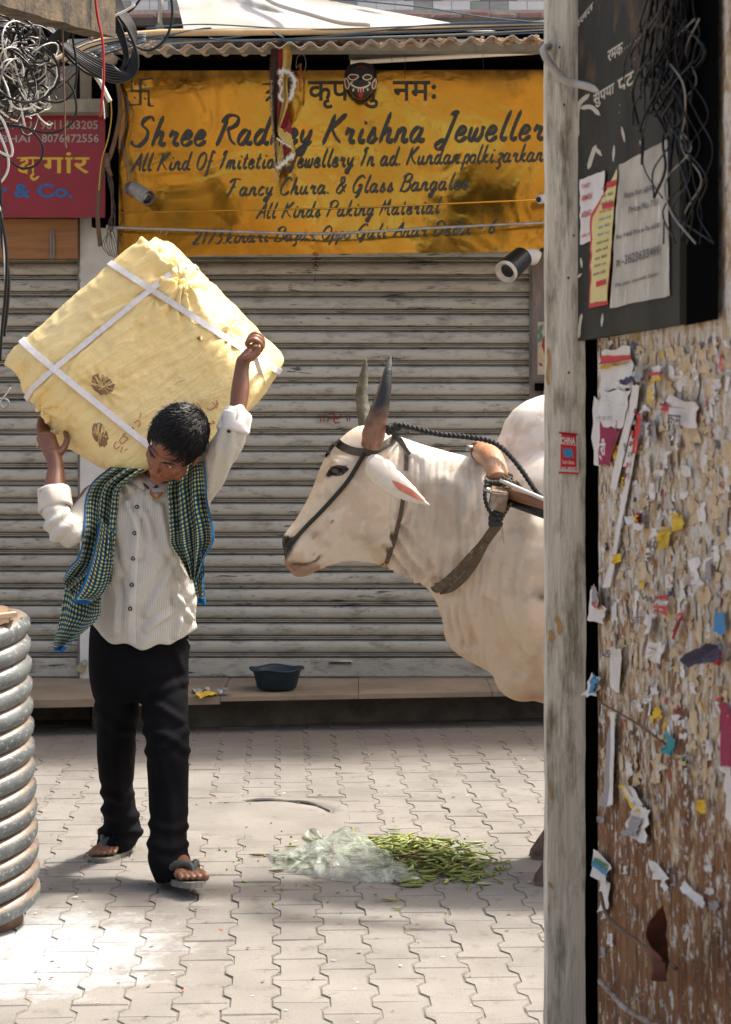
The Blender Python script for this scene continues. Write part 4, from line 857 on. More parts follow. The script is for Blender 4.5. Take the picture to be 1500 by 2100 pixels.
scrap([(1392,1310),(1398,1310),(1420,1256),(1404,1256)], M_redpp, .02); scrap([(1395,1296),(1402,1296),(1416,1262),(1410,1262)], M_pink, .03)
scrap([(1388,1222),(1397,1222),(1400,1210),(1390,1212)], M_navy, .03); scrap([(1420,1362),(1448,1366),(1500,1350),(1490,1318)], M_navy, .03, .03)
scrap([(1350,1355),(1368,1362),(1380,1320),(1362,1318)], M_pink, .024, .016); scrap([(1262,1410),(1280,1420),(1290,1330),(1266,1328)], M_pink, .018); V, Fc = typed("15", frB(.03), 1266, 1284, 1330, 1346, .2, .001, .02); mesh('lettering', V, Fc, M_ink2, wl)
scrap([(1212,1425),(1238,1428),(1244,1395),(1228,1378)], M_pink, .024, .012); scrap([(1222,1422),(1240,1418),(1244,1396),(1234,1380)], M_bluep, .034)
scrap([(1246,1650),(1262,1655),(1268,1470),(1258,1500)], M_gryp, .016); scrap([(1263,1652),(1271,1650),(1274,1460),(1266,1462)], M_pink, .022)
scrap([(1376,1535),(1392,1550),(1398,1520),(1380,1500)], M_teal, .018); scrap([(1410,1560),(1420,1562),(1420,1550),(1410,1550)], M_teal, .016)
scrap([(1312,1660),(1326,1664),(1300,1610),(1284,1612)], M_yelb, .026); scrap([(1318,1655),(1332,1650),(1310,1612),(1296,1610)], M_pink, .022); scrap([(1290,1710),(1335,1730),(1345,1660),(1322,1650)], M_pink, .016); scrap([(1294,1708),(1322,1716),(1330,1680),(1312,1672)], M_gryp, .030)
scrap([(1226,1796),(1262,1812),(1270,1780),(1232,1740)], M_pink, .024, .014); scrap([(1230,1775),(1268,1798),(1266,1788),(1232,1762)], M_bluep, .038, .003); scrap([(1234,1768),(1262,1780),(1262,1772),(1236,1758)], M_inkg, .038, .003)
scrap([(1352,1790),(1378,1830),(1384,1800),(1346,1766)], M_pink, .014); scrap([(1410,1820),(1452,1862),(1454,1840),(1416,1806)], M_pink, .014); scrap([(1240,1870),(1258,1864),(1262,1810),(1240,1800)], M_pink, .014)
scrap([(1494,1580),(1520,1700),(1520,1440),(1494,1444)], M_pink, .016); scrap([(1496,1570),(1520,1572),(1520,1440),(1496,1444)], M_mar, .03); scrap([(1484,1295),(1500,1300),(1500,1260),(1480,1250)], M_bluep, .02)
scrap([(1448,1665),(1460,1668),(1462,1640),(1450,1640)], M_yelb, .018)
for i in range(28):
    x = random.uniform(1232, 1490); y = random.uniform(720, 1450); w_ = random.uniform(5, 15)*(1+(x-1230)/400); h_ = random.uniform(10, 42)
    scrap([(x,y+h_),(x+w_,y+h_+random.uniform(-6,6)),(x+w_*random.uniform(.6,1.1),y+random.uniform(-4,4)),(x+random.uniform(-4,4),y)], M_pink if random.random() < .8 else random.choice([M_redpp, M_gryp, M_yelb]), .009, .012)
for i in range(20):
    x = random.uniform(1232, 1480); y = random.uniform(1480, 1960); w_ = random.uniform(4, 12); h_ = random.uniform(8, 26)
    scrap([(x,y+h_),(x+w_,y+h_),(x+w_*.8,y),(x,y)], M_pink if random.random() < .7 else M_gryp, .007, .010)
for mm_, nn_, lo_ in ((M_pink, 110, 1), (mat('paper_tan', (.56,.44,.29), (.42,.30,.17), 30, .9), 240, 1), (mat('paper_stained', (.44,.40,.34), (.30,.26,.21), 30, .9), 130, 1), (M_mar, 10, 1), (M_redpp, 22, 1), (M_yelb, 8, 1), (M_bluep, 7, 1), (M_ink2, 60, 1)):
    b = B()
    for i in range(nn_):
        y = 690+900*_rg.random()**1.25; x = _rg.uniform(1230, 1500); sc_ = (1+(x-1230)/330)*(1 if nn_ > 100 else .5); w_ = _rg.uniform(2.5, 13)*_rg.uniform(.5,1)*sc_*(1.3 if nn_ > 200 else 1); h_ = _rg.uniform(6, 42)*_rg.uniform(.4,1)*sc_; sk_ = _rg.uniform(-5, 5)
        V, Fc = torn([(x, y+h_), (x+w_, y+h_-w_*.2), (x+w_*.9+sk_, y-w_*.2), (x+sk_, y)], .0022, .0012, _rg, 4, .26); b.add(V, Fc)
    tag(b.build('paper_remains', mm_, wl), kind='stuff')
# straps, rusty wire and dry leaf-like metal at the bottom right
cable('wall_wire', [(1230,1440,4.05),(1300,1480,3.85),(1370,1530,3.65)], .0022, M_brown, 'thin rusty wire slanting across the poster wall', 'wire')
V, Fc = tube(catmull([WP(1262,1830,.03), WP(1290,1880,.04), WP(1340,1930,.03), WP(1410,1985,.02)], 8), .004, 6); tag(mesh('rusty_rod', V, Fc, M_brown, None, True), 'rusty rod fixed low on the poster wall', 'rod')
rf = thing('rusty_flap', 'bent flap of dark red rusty sheet jutting from the poster wall, bottom right', 'metal sheet', WP(1440, 1990, .03))
def fl(u, v):
    a = np.array([1392,2008])*(1-u)+np.array([1530,1850])*u; c = np.array([1394,2012])*(1-u)+np.array([1530,1960])*u; p = a*(1-v)+c*v; return WP(p[0], p[1], .02+.11*u+.03*math.sin(v*3)+.004*fbm(Vector((u*6, v*6, 0))))
V, Fc = grid(fl, 24, 10); mesh('flap', V, Fc, mat('rust_red', (.17,.035,.018), (.05,.02,.015), 14, .7, bump=.4), rf, True)
V, Fc = tube(catmull([WP(1250,2010,.02), WP(1280,2030,.03), WP(1320,2070,.03), WP(1380,2110,.02)], 8), [.004+.003*abs(math.sin(i)) for i in range(25)], 6); tag(mesh('bent_pipe', V, Fc, mat('galvanised', (.35,.33,.32), (.16,.07,.04), 30, .5, .4), None, True), 'bent rusty wire with white beads low on the poster wall', 'wire')
# cables hanging on the poster wall
cable('white_cable', [(1140,92,4.34),(1118,98,4.25),(1117,112,4.20),(1135,140,4.20),(1160,165,4.20),(1200,176,4.18),(1250,190,4.05),(1310,198,3.85),(1350,185,3.7),(1392,165,3.6),(1440,150,3.5)], .0085, mat('white_sheath', (.40,.38,.34), (.33,.31,.28), 20, .6), 'dirty white cable wrapped round the post and sagging over the black board', 'cable', k=8)
b = B(); dr = random.Random(3)
V = [WP(1416,668,.004), WP(1486,655,.004), WP(1486,-300,.004), WP(1416,-300,.004)]
tag(mesh('shaft_shade_sheet', [v+NW*.006 for v in V], [(0,3,2,1)], M_dark, wl), None)  # flat black sheet on the planks, stands for the shade of a recess
for i in range(46):
    x = dr.gauss(1422, 20); l = dr.uniform(200, 470); ph = dr.uniform(0, 6)
    pts = []
    for t in np.linspace(0, 1, 9): pts.append(WP(x+(-30 if t > .3 else 0)*min(1, (t-.3)*2 if t > .3 else 0)*dr.uniform(.2,1)+14*math.sin(t*5+ph)+40*(1-t)*dr.uniform(.1,.5), -60+t*l, .05+.03*math.sin(t*3+ph)))
    V, Fc = tube(catmull(pts, 5), dr.uniform(.0014, .0034), 5); b.add(V, Fc)
tag(b.build('cable_bunch', M_wire, None, True), 'dark matted bunch of cables hanging down the right side of the black board', 'cables', kind='stuff')
for i in range(10):
    pts = [WP(1420+dr.uniform(-20,60)+20*math.sin(t*4+i), 40+t*460, .03+.02*math.sin(t*6+i)) for t in np.linspace(0, 1, 8)]
    V, Fc = tube(catmull(pts, 5), .0016, 5); tag(mesh('wall_wire', V, Fc, M_wireg if i % 9 == 0 else M_wire, None, True), 'thin loose wire hanging in the dark shaft beside the black board', 'wire', 'loose wires in the dark shaft')

# ------------------------------------------------------------------ coiled pipe at left
def coil_mat():
    q = NM('coil_plastic', .38, .15, .5)
    c = q.mix(q.ramp(q.noise(6, 5), .35, .65), (.16,.175,.175), (.075,.088,.092))
    c = q.mix(q.ramp(q.noise(50, 8, rough=.8, sc=(1,1,1.5)), .55, .64), c, (.42,.43,.42))
    nz = q.n('ShaderNodeSeparateXYZ', {'Vector': q.geo.outputs['Normal']}).outputs[2]
    sep = q.n('ShaderNodeSeparateXYZ', {'Vector': q.pos})
    lo = q.ramp(sep.outputs[2], .8, .1)
    f = q.math('ADD', q.math('ADD', nz, q.math('MULTIPLY', q.math('SUBTRACT', q.noise(26, 8, rough=.7), .5), .9)), q.math('MULTIPLY', lo, .55))
    c = q.mix(q.ramp(f, .74, .98), c, q.mix(q.noise(40, 4), (.30,.25,.20), (.19,.15,.115)))
    c = q.mix(q.ramp(q.math('ADD', f, q.math('MULTIPLY', lo, .25)), 1.35, 1.7), c, (.16,.09,.06)); q.col(c); n1 = q.bump(q.noise(60, 6), .5, .004); return q.m
M_coil = coil_mat()
ck = thing('coiled_pipe', 'tall stack of coiled grey ribbed pipe caked with dust at the left edge', 'pipe coil', P(-60, 1900, 5.85))
cX, cY = PX(-88, 5.85), 5.87; Rc = .193; rt = .0295; tilt = .30; nz_ = 14; pz = .0588
o = None
for k in range(nz_):
    z0 = .052+k*pz; rr = Rc*(1+.05*(1-k/nz_)); sh = -.0013*k; pts = []
    V = []; NR, NT = 96, 14
    for i in range(NR+1):
        a = 2*math.pi*i/NR; c = Vector((cX+sh*1.2+math.cos(a)*rr, cY+math.sin(a)*rr, z0+tilt*math.cos(a)*rr*.62+tilt*.4*math.sin(a)*rr+pz*(a/(2*math.pi)-.5)*0))
        er = Vector((math.cos(a), math.sin(a), 0))
        for j in range(NT):
            t = 2*math.pi*j/NT; q = rt*(1.05+(.06 if abs(math.sin(t/2-.3)) < .12 else 0)); V.append(c+er*math.cos(t)*q+Vector((0,0,1))*math.sin(t)*q*1.04)
    Fc = [(i*NT+j, (i+1)*NT+j, (i+1)*NT+(j+1) % NT, i*NT+(j+1) % NT) for i in range(NR) for j in range(NT)]
    mesh('coil_turn', V, Fc, M_coil, ck, True)
b = B(); b.tube([(cX, cY, 0), (cX-.02, cY, .9)], [.185,.16], 32); b.build('core', mat('dust_core', (.24,.15,.10), (.14,.09,.06), 20, .95, bump=.8), ck, True)
b = B()
for i in range(500):
    k = random.randrange(nz_); a = random.uniform(-2.2, .4); rr = Rc+rt*random.uniform(-.3, .6); s = random.uniform(.0015, .0045)
    c = Vector((cX-.0016*k+math.cos(a)*rr, cY+math.sin(a)*rr, .052+k*pz+tilt*math.cos(a)*rr*.62+tilt*.4*math.sin(a)*rr+rt*.95)); b.ell(c, (s*1.4, s, s*.7), None, 5, 3)
tag(b.build('dirt_clods', mat('clods', (.22,.12,.08), (.13,.08,.05), 60, .95), ck), kind='stuff')
# wood offcut and litter on top
pw_ = thing('wood_offcut', 'short pale wooden offcut lying on top of the coiled pipe', 'wood', P(10, 1270, 5.8))
b = B(); R = Matrix.Translation(P(-6, 1268, 5.78)) @ Matrix.Rotation(-.10, 4, 'Y') @ Matrix.Rotation(.25, 4, 'Z'); b.box(-.12, .055, -.03, .03, 0, .012); b.box(-.12, .03, -.028, .03, -.014, -.001); b.V = [R @ v for v in b.V]; b.build('board', mat('offcut', (.60,.42,.28), (.48,.30,.17), 20, .8, sc=(.5,3,3)), pw_)
b = B()
for i in range(120): 
    a = random.uniform(0, 6.3); r = random.uniform(0, .17); s = random.uniform(.003, .008); c = Vector((cX+math.cos(a)*r, cY+math.sin(a)*r, .815+tilt*math.cos(a)*r*.6+random.uniform(-.01,.02))); b.add([c, c+Vector((s,0,s*.5)), c+Vector((0,s,s))], [(0,1,2)])
tag(b.build('litter', M_lit[0], pw_), kind='stuff')
# basin on the ledge
bs = thing('plastic_basin', 'dark blue plastic basin standing on the stone ledge', 'basin', P(568, 1405, 9.55))
M_bas = mat('basin_blue', (.006,.018,.030), (.010,.022,.032), 20, .5); cb = Vector((PX(568,9.55), 9.55, ZL)); N = 48; rp = [(.0,.006),(.085,.006),(.092,.012),(.112,.088),(.116,.094),(.128,.096),(.128,.102),(.116,.101),(.108,.090),(.086,.016),(0,.014)]
V = [cb+Vector((r*math.cos(2*math.pi*i/N), r*math.sin(2*math.pi*i/N), z*(1.0)+.004*math.sin(i*.6)*(z > .09))) for r, z in rp for i in range(N)]
Fc = [(k*N+i, k*N+(i+1) % N, (k+1)*N+(i+1) % N, (k+1)*N+i) for k in range(len(rp)-1) for i in range(N)]; mesh('basin', V, Fc, M_bas, bs, True)
# wrappers on the ledge
def crumple(name, c, sx, sy, m, label, seed):
    V, Fc = grid(lambda u, v: Vector(c)+Vector(((u-.5)*sx, (v-.5)*sy, .012+.022*fbm(Vector((u*3+seed, v*3, seed)), 4))), 12, 10); return tag(mesh(name, V, Fc, m, None, True), label, 'wrapper')
crumple('wrapper', (PX(424,9.32), 9.32, ZL), .09, .10, M_yelb, 'crumpled yellow wrapper on the ledge behind the man', 1.3)
crumple('wrapper', (PX(460,9.36), 9.36, ZL+.01), .06, .08, flat('wrapper_silver', (.30,.33,.34), .3, .5), 'crumpled silver wrapper on the ledge beside the yellow one', 7.7)
crumple('wrapper', (PX(412,9.42), 9.42, ZL), .08, .08, flat('wrapper_pale', (.36,.34,.28), .4), 'clear pale wrapper on the ledge nearest the man', 3.1)
# ------------------------------------------------------------------ shared tools for bodies
def remesh(b, vox, it=6, name='m', fac=.5):
    me = bpy.data.meshes.new('tmp'); me.from_pydata([tuple(v) for v in b.V], [], b.F); me.update()
    bm = bmesh.new(); bm.from_mesh(me); bmesh.ops.recalc_face_normals(bm, faces=bm.faces); bm.to_mesh(me); bm.free()
    o = bpy.data.objects.new('tmp', me); C.objects.link(o)
    md = o.modifiers.new('r', 'REMESH'); md.mode = 'VOXEL'; md.voxel_size = vox; md.use_smooth_shade = True
    if it: sm = o.modifiers.new('s', 'SMOOTH'); sm.iterations = it; sm.factor = fac
    bpy.context.view_layer.update()
    r = bpy.data.meshes.new_from_object(o.evaluated_get(bpy.context.evaluated_depsgraph_get())); r.name = name
    bpy.data.objects.remove(o); bpy.data.meshes.remove(me); return r
def getco(me): a = np.zeros(len(me.vertices)*3); me.vertices.foreach_get('co', a); return a.reshape(-1, 3)
def getno(me): a = np.zeros(len(me.vertices)*3); me.vertices.foreach_get('normal', a); return a.reshape(-1, 3)
def setco(me, a): me.vertices.foreach_set('co', a.ravel()); me.update()
def topx(co): return CX+co[:, 0]*F/co[:, 1], HY-(co[:, 2]-H)*F/co[:, 1]
def obj_from(me, name, m, parent=None):
    me.materials.clear(); me.materials.append(m); me.polygons.foreach_set('use_smooth', [True]*len(me.polygons)); me.name = name
    o = bpy.data.objects.new(name, me); link(o, parent); return o
def paint(me, cols):
    at = me.color_attributes.new('paint', 'FLOAT_COLOR', 'POINT'); a = np.ones((len(me.vertices), 4)); a[:, :3] = cols; at.data.foreach_set('color', a.ravel())
def bvh_of(me): return BVHTree.FromPolygons([v.co.copy() for v in me.vertices], [tuple(p.vertices) for p in me.polygons])
CAM = Vector((0, 0, H))
def hit(bvh, px, py, off=.003, dflt=None):
    dr_ = (P(px, py, 6.0)-CAM).normalized(); q = bvh.ray_cast(CAM, dr_)
    if q[0] is None: return P(px, py, dflt) if dflt else None
    return q[0]-dr_*off
def loft(b, st, n=28, k=5, cap=True):
    """st: (ax,ay,bx,by,half depth,taper,d) in px; a->b is one diameter of the ring, the depth is the other"""
    st = catmull(st, k); V = []; Fc = []
    for s in st:
        ax, ay, bx, by, hw, tp, d = s
        for i in range(n):
            t = 2*math.pi*i/n; c, s_2 = math.cos(t), math.sin(t); px = (ax+bx)/2+(ax-bx)/2*c; py = (ay+by)/2+(ay-by)/2*c
            V.append(P(px, py, d)+Vector((0, -hw*s_2*(1-tp*(1-c)/2), 0)))
    m = len(st)
    for i in range(m-1):
        for j in range(n): Fc.append((i*n+j, i*n+(j+1) % n, (i+1)*n+(j+1) % n, (i+1)*n+j))
    if cap: Fc += [tuple(range(n)), tuple((m-1)*n+j for j in range(n-1, -1, -1))]
    b.add(V, Fc)
def limb(b, pts, k=6, n=16):
    """pts: (px,py,d,r metres)"""
    c = catmull(pts, k); b.tube([P(q[0], q[1], q[2]) for q in c], [q[3] for q in c], n)
    for q in (c[0], c[-1]): b.ell(P(q[0], q[1], q[2]), (q[3],)*3, None, 14, 8)
def gz(x, y, cx, cy, rx, ry=None): return np.exp(-(((x-cx)/rx)**2+((y-cy)/(ry or rx))**2))
def nz_(co, s, o=3, off=0.0): return np.array([fbm(Vector((c[0]*s[0]+off, c[1]*s[1], c[2]*s[2])), o) for c in co])
# ------------------------------------------------------------------ yellow bundle
def bundle_mat():
    q = NM('woven_sack', .36, 0, .5)
    uvn = q.noise(3.5, 6); c = q.mix(q.ramp(uvn, .3, .7), (.86,.71,.36), (.82,.62,.25))
    c = q.mix(q.math('MULTIPLY', q.ramp(q.noise(9, 7, sc=(1,1,1), rough=.7), .55, .75), .6), c, (.60,.38,.09)); q.col(c)
    q.b.inputs['Subsurface Weight'].default_value = 0.12; q.b.inputs['Subsurface Radius'].default_value = (.02,.015,.006)
    rot = q.vec(q.vec(q.pos, (1,1,1), (0, math.radians(38), 0)), (1, 1, 4.5))
    n1 = q.bump(q.n('ShaderNodeTexNoise', {'Vector': rot, 'Scale': 5, 'Detail': 7, 'Distortion': .6, 'Roughness': .62}).outputs[0], .75, .018)
    n2 = q.bump(q.noise(18, 6, dist=1.2), .35, .008, n1)
    w1 = q.n('ShaderNodeTexWave', {'Vector': rot, 'Scale': 90, 'Distortion': 1}).outputs['Fac' if False else 1]
    q.bump(w1, .12, .0008, n2); return q.m
M_sack = bundle_mat()
bc = P(296, 724, 6.62)
PLN = [((-.654,.05,.756),.262), ((.70,-.10,.70),.290), ((.82,.0,-.57),.385), ((.41,.12,-.91),.322), ((-.41,-.05,-.91),.388), ((-.83,-.05,-.56),.385), ((-.02,-.985,.16),.225), ((0,1,0),.22),
       ((.50,-.70,.50),.305), ((-.62,-.66,-.42),.372), ((-.42,-.80,.48),.298)]
PN = np.array([np.array(n)/np.linalg.norm(n) for n, _ in PLN]); PD = np.array([d for _, d in PLN])
bmm = bmesh.new(); bmesh.ops.create_icosphere(bmm, subdivisions=7, radius=1); me = bpy.data.meshes.new('bundle'); bmm.to_mesh(me); bmm.free()
D = getco(me); D /= np.linalg.norm(D, axis=1)[:, None]
q_ = np.maximum(D @ PN.T, 0)/PD; R_ = (q_**24).sum(1)**(-1/24.)
co = D*R_[:, None]+np.array(bc); px, py = topx(co)
# creases
dirn = np.array([math.cos(.70), 0, math.sin(.70)])          # long folds run up to the right
al = (co-np.array(bc)) @ dirn; ac = (co-np.array(bc)) @ np.array([-dirn[2], 0, dirn[0]])
disp = np.zeros(len(co))
disp += .006*np.array([fbm(Vector((a*2.2, c*11, 1)), 3) for a, c in zip(al, ac)])
disp += .007*nz_(co, (4,4,4), 3)
disp += .0030*np.array([1-2*abs(fbm(Vector((a*7, c*26, 7)), 3)) for a, c in zip(al, ac)])
disp += .0022*(1-2*np.abs(nz_(co, (16,16,16), 3, 3.)))
front = D[:, 1] < .15
for (kx, ky, rad, nn, am) in ((326,512,50,7,.006),(374,578,75,11,.014),(80,835,50,9,.008),(112,905,55,10,.007),(212,795,40,8,.006),(322,602,50,7,.006),(480,672,55,8,.010)):
    dx, dy = px-kx, py-ky; r = np.hypot(dx, dy); a = np.arctan2(dy, dx); disp += front*am*(np.sin(a*nn+3*np.sin(a*2+kx))*np.exp(-(r/rad)**2)*np.minimum(1, r/12)-1.1*np.exp(-(r/16)**2))
def seg(x, y, pts):
    best = np.full(len(x), 1e9)
    for (x0, y0), (x1, y1) in zip(pts[:-1], pts[1:]):
        t = np.clip(((x-x0)*(x1-x0)+(y-y0)*(y1-y0))/((x1-x0)**2+(y1-y0)**2), 0, 1); best = np.minimum(best, np.hypot(x-x0-t*(x1-x0), y-y0-t*(y1-y0)))
    return best
for ps, am in (([(300,487),(326,512),(350,545),(374,578),(420,600),(460,640),(490,690)], .011), ([(20,760),(60,800),(80,840),(98,890),(120,938)], .011), ([(200,640),(270,610),(330,590),(374,578)], .006), ([(80,840),(120,780),(160,720),(200,680)], .006)):
    s = seg(px, py, ps); disp -= front*am*np.exp(-(s/5)**2); disp += front*am*.8*np.exp(-((s-13)/7)**2)
for s0, s1 in (([(62,705),(120,745),(230,830),(310,902)], 1), ([(238,545),(320,602),(450,682),(505,712)], 1), ([(325,600),(200,682),(115,745),(58,835)], 1)): disp -= front*.005*np.exp(-(seg(px, py, s0)/9)**2)
co = co+D*disp[:, None]; setco(me, co)
bun = thing('cloth_bundle', 'big square yellow sackcloth bundle tied with white straps on the man\'s back and shoulders', 'bundle', bc)
obj_from(me, 'sack', M_sack, bun); bvB = bvh_of(me)
M_strap = mat('white_strap', (.74,.73,.76), (.64,.63,.66), 60, .45, bump=.25, bscale=200, sc=(1,1,1))
def strap(p0, p1, wpx=8.5, a0=0, a1=2*math.pi, nn=150, yaw=0.0):
    A_, B_ = P(*p0, 6.4), P(*p1, 6.4); u = (B_-A_).normalized(); v = Vector((0, 1, 0)); v = (v-u*u.dot(v)).normalized(); n = u.cross(v).normalized()
    c = (A_+B_)/2; c = c+v*(bc.y-c.dot(Vector((0,1,0)))/1.0) if False else Vector((c.x*bc.y/6.4, bc.y, H+(c.z-H)*bc.y/6.4))
    V = []; Fc = []; ww = wpx/655/1.0
    m = nn
    for i in range(m+1):
        a = a0+(a1-a0)*i/m; d = u*math.cos(a)+v*math.sin(a); row = []
        for s in (-.5, .5):
            o_ = c+d*1.2+n*(s*ww); h_ = bvB.ray_cast(o_, -d); row.append((h_[0] if h_[0] else c+d*.3)+d*.010)
        V += row+[row[1]-d*.006, row[0]-d*.006]
    for i in range(m):
        for k in range(4): Fc.append((4*i+k, 4*i+(k+1) % 4, 4*i+4+(k+1) % 4, 4*i+4+k))
    # smooth along the length: a tight strap bridges the folds
    A = np.array([tuple(v) for v in V]).reshape(m+1, 4, 3)
    for _ in range(6): A[1:-1] = .25*A[:-2]+.5*A[1:-1]+.25*A[2:]
    return [Vector(x) for x in A.reshape(-1, 3)], Fc
V, Fc = strap((100,732),(330,915), 12.5); mesh('strap', V, Fc, M_strap, bun, False)
V, Fc = strap((322,602),(62,820), 11); mesh('strap', V, Fc, M_strap, bun, False)
V, Fc = strap((245,550),(450,682), 12.5); mesh('strap', V, Fc, M_strap, bun, False)
pts = [hit(bvB, 528, 735, .005, 6.4), hit(bvB, 534, 765, .005, 6.45), hit(bvB, 541, 792, .005, 6.5)]; pts[0] = P(520, 722, 6.29)
V, Fc = grid(lambda u, v: (pts[0].lerp(pts[1], v*2) if v < .5 else pts[1].lerp(pts[2], v*2-1))+Vector(((u-.5)*.016, 0, 0)), 2, 14); mesh('strap', V, Fc, M_strap, bun, True)
# holes with cardboard showing, frayed threads, ties and scribbles
M_card = mat('cardboard', (.30,.19,.11), (.20,.12,.07), 20, .9); M_thr = flat('yellow_thread', (.78,.62,.28), .5); M_scr = flat('scribble_red', (.38,.05,.03), .8)
def onB(px, py, off=.003): return hit(bvB, px, py, off, 6.5)
rr_ = random.Random(11)
for (cx, cy, rx, ry, nn) in ((212, 789, 25, 21, 15), (206, 892, 15, 25, 18), (411, 694, 7, 5, 6)):
    V = [onB(cx, cy, .0045)]; n = 22
    for ring_ in (.5, 1):
        for i in range(n): a = 2*math.pi*i/n; k = ring_*(1+rr_.uniform(-.18,.12)); V.append(onB(cx+rx*k*math.cos(a)+ry*.25*math.sin(a), cy+ry*k*math.sin(a), .0045 if ring_ < 1 else .001))
    Fc = [(0, 1+i, 1+(i+1) % n) for i in range(n)]+[(1+i, 1+n+i, 1+n+(i+1) % n, 1+(i+1) % n) for i in range(n)]
    mesh('torn_hole', V, Fc, M_card, bun)
    b = B()
    for i in range(nn):
        a = rr_.uniform(-2.9, -.2) if i % 2 else rr_.uniform(0, 6.28); x, y = cx+rx*math.cos(a), cy+ry*math.sin(a); l = rr_.uniform(.5, 1.5); p0 = onB(x, y, .002); e = onB(cx+rx*math.cos(a)*(1-l)+rr_.uniform(-6,6), cy+ry*math.sin(a)*(1-l)+rr_.uniform(0,10), .006)
        mid = (p0+e)/2+Vector((rr_.uniform(-.006,.006), -.014, rr_.uniform(-.006,.006))); b.tube(catmull([p0, mid, e], 4), .0007, 3, False)
    tag(b.build('frayed_threads', M_thr, bun), kind='stuff')
for pl_ in ([(120,885),(95,878),(80,876),(77,884),(92,889),(118,884)], [(90,893),(84,896),(75,895),(86,905),(78,912),(76,918)], [(326,512),(312,508),(300,508),(296,500)], [(374,578),(360,570),(352,580)], [(374,578),(385,590),(378,600),(388,606)], [(112,905),(124,915),(118,930)], [(80,835),(90,848),(82,852)]):
    V, Fc = tube(catmull([onB(x, y, .010) for x, y in pl_], 5), .0016, 5); mesh('tie_string', V, Fc, M_thr, bun, True)
for (kx, ky) in ((326,512),(374,578),(80,838),(114,886),(99,862),(350,545)):
    b = B(); c = onB(kx, ky, .004); R = Matrix.Rotation(.7, 3, 'Y'); b.ell(c, (.010,.008,.013), R, 10, 6); b.build('knot', M_sack, bun, True)
def scrib(ss):
    for s in ss:
        V, Fc = tube(catmull([onB(x, y, .0016) for x, y in s], 4), .0011, 4); mesh('scribble', V, Fc, M_scr, bun)
scrib([[(240,905),(234,912),(238,920),(246,916)], [(252,896),(246,902),(250,910),(258,904)], [(258,888),(252,894),(262,898),(258,904)], [(266,872),(262,880),(268,884),(272,876),(276,884)], [(276,868),(283,862),(288,868),(283,876)], [(287,858),(289,846)], [(252,916),(247,928)], [(256,924),(262,920)]])
scrib([[(404,826),(412,836),(404,842),(397,836)], [(397,824),(399,834)], [(446,820),(442,834),(432,840),(424,836)], [(436,824),(440,830)], [(448,826),(444,838)], [(405,846),(409,854)], [(428,870),(440,868),(436,862)], [(390,842),(398,848)]])
# ------------------------------------------------------------------ the man
man = thing('person', 'barefoot-toed porter in sandals, striped shirt and black trousers, head bent, carrying the yellow bundle', 'person', (-.68, 6.5, 0))
man['label'] = 'porter in sandals, pale striped shirt and black trousers, head bent under the yellow bundle'
ef = Vector((-.48,-.65,-.59)).normalized(); ex = Vector((.844,-.16,-.51)); ex = (ex-ef*ex.dot(ef)).normalized(); ez = ex.cross(-ef).normalized()
RH = Matrix((ex, -ef, ez)).transposed(); HC = P(357, 914, 6.20)
def hl(x, y, z): return HC+RH @ Vector((x, y, z))
b = B()
def he(c, r): b.ell(hl(*c), r, RH, 20, 14)
he((0,.015,.03), (.073,.094,.088)); he((0,-.032,-.028), (.060,.055,.075)); he((0,-.030,-.072), (.048,.050,.042)); he((0,-.066,-.098), (.022,.020,.018))
for s in (-1, 1):
    he((s*.041,-.050,-.026), (.019,.022,.017)); he((s*.013,-.092,-.040), (.0085,.011,.008)); he((s*.050,-.015,-.075), (.014,.03,.028))
    he((s*.077,.012,-.012), (.008,.019,.030)); he((s*.074,.022,-.012), (.012,.012,.022))
def ht(pts, r, n=10): c = catmull([(*p, q) for p, q in zip(pts, r)], 5); b.tube([hl(*q[:3]) for q in c], [q[3] for q in c], n)
ht([(-.050,-.064,.014),(-.024,-.080,.022),(0,-.080,.018),(.024,-.080,.022),(.050,-.064,.014)], [.008,.010,.008,.010,.008])
ht([(0,-.078,.014),(0,-.092,-.010),(0,-.106,-.034)], [.008,.009,.0125]); ht([(0,-.100,-.036),(0,-.088,-.046),(0,-.080,-.058)], [.009,.007,.006])
ht([(-.025,-.072,-.068),(-.009,-.087,-.064),(0,-.086,-.065),(.009,-.087,-.064),(.025,-.072,-.068)], [.003,.0062,.0055,.0062,.003])
ht([(-.022,-.072,-.072),(0,-.086,-.077),(.022,-.072,-.072)], [.003,.0072,.003])
for s in (-1, 1): ht([(s*.016,-.073,.001),(s*.024,-.080,.0075),(s*.034,-.079,.0075),(s*.045,-.068,.001)], [.003,.0042,.0042,.003]); ht([(s*.017,-.072,-.003),(s*.030,-.0765,-.0085),(s*.044,-.068,-.003)], [.003,.0034,.003])
# neck and trunk
nb = P(322, 985, 6.46); c = catmull([tuple(hl(0,.03,-.05))+(.056,), tuple((hl(0,.035,-.09)+nb)/2)+(.054,), tuple(nb)+(.06,)], 5); b.tube([Vector(q[:3]) for q in c], [q[3] for q in c], 18)
loft(b, [(235,992,392,992,.07,0,6.46),(195,1020,415,1020,.10,0,6.45),(215,1100,410,1100,.105,0,6.45),(225,1200,395,1200,.10,0,6.46),(215,1300,385,1300,.10,0,6.49),(210,1380,378,1380,.10,0,6.5)])
# arms
limb(b, [(195,1022,6.44,.046),(155,1070,6.33,.040),(124,1088,6.24,.034),(114,1050,6.25,.033),(113,1000,6.29,.033),(115,960,6.33,.026),(110,935,6.36,.025)])
limb(b, [(408,1005,6.44,.046),(440,950,6.32,.034),(474,893,6.20,.026),(486,850,6.215,.025),(493,800,6.24,.028),(496,760,6.26,.0225),(499,741,6.265,.022)])
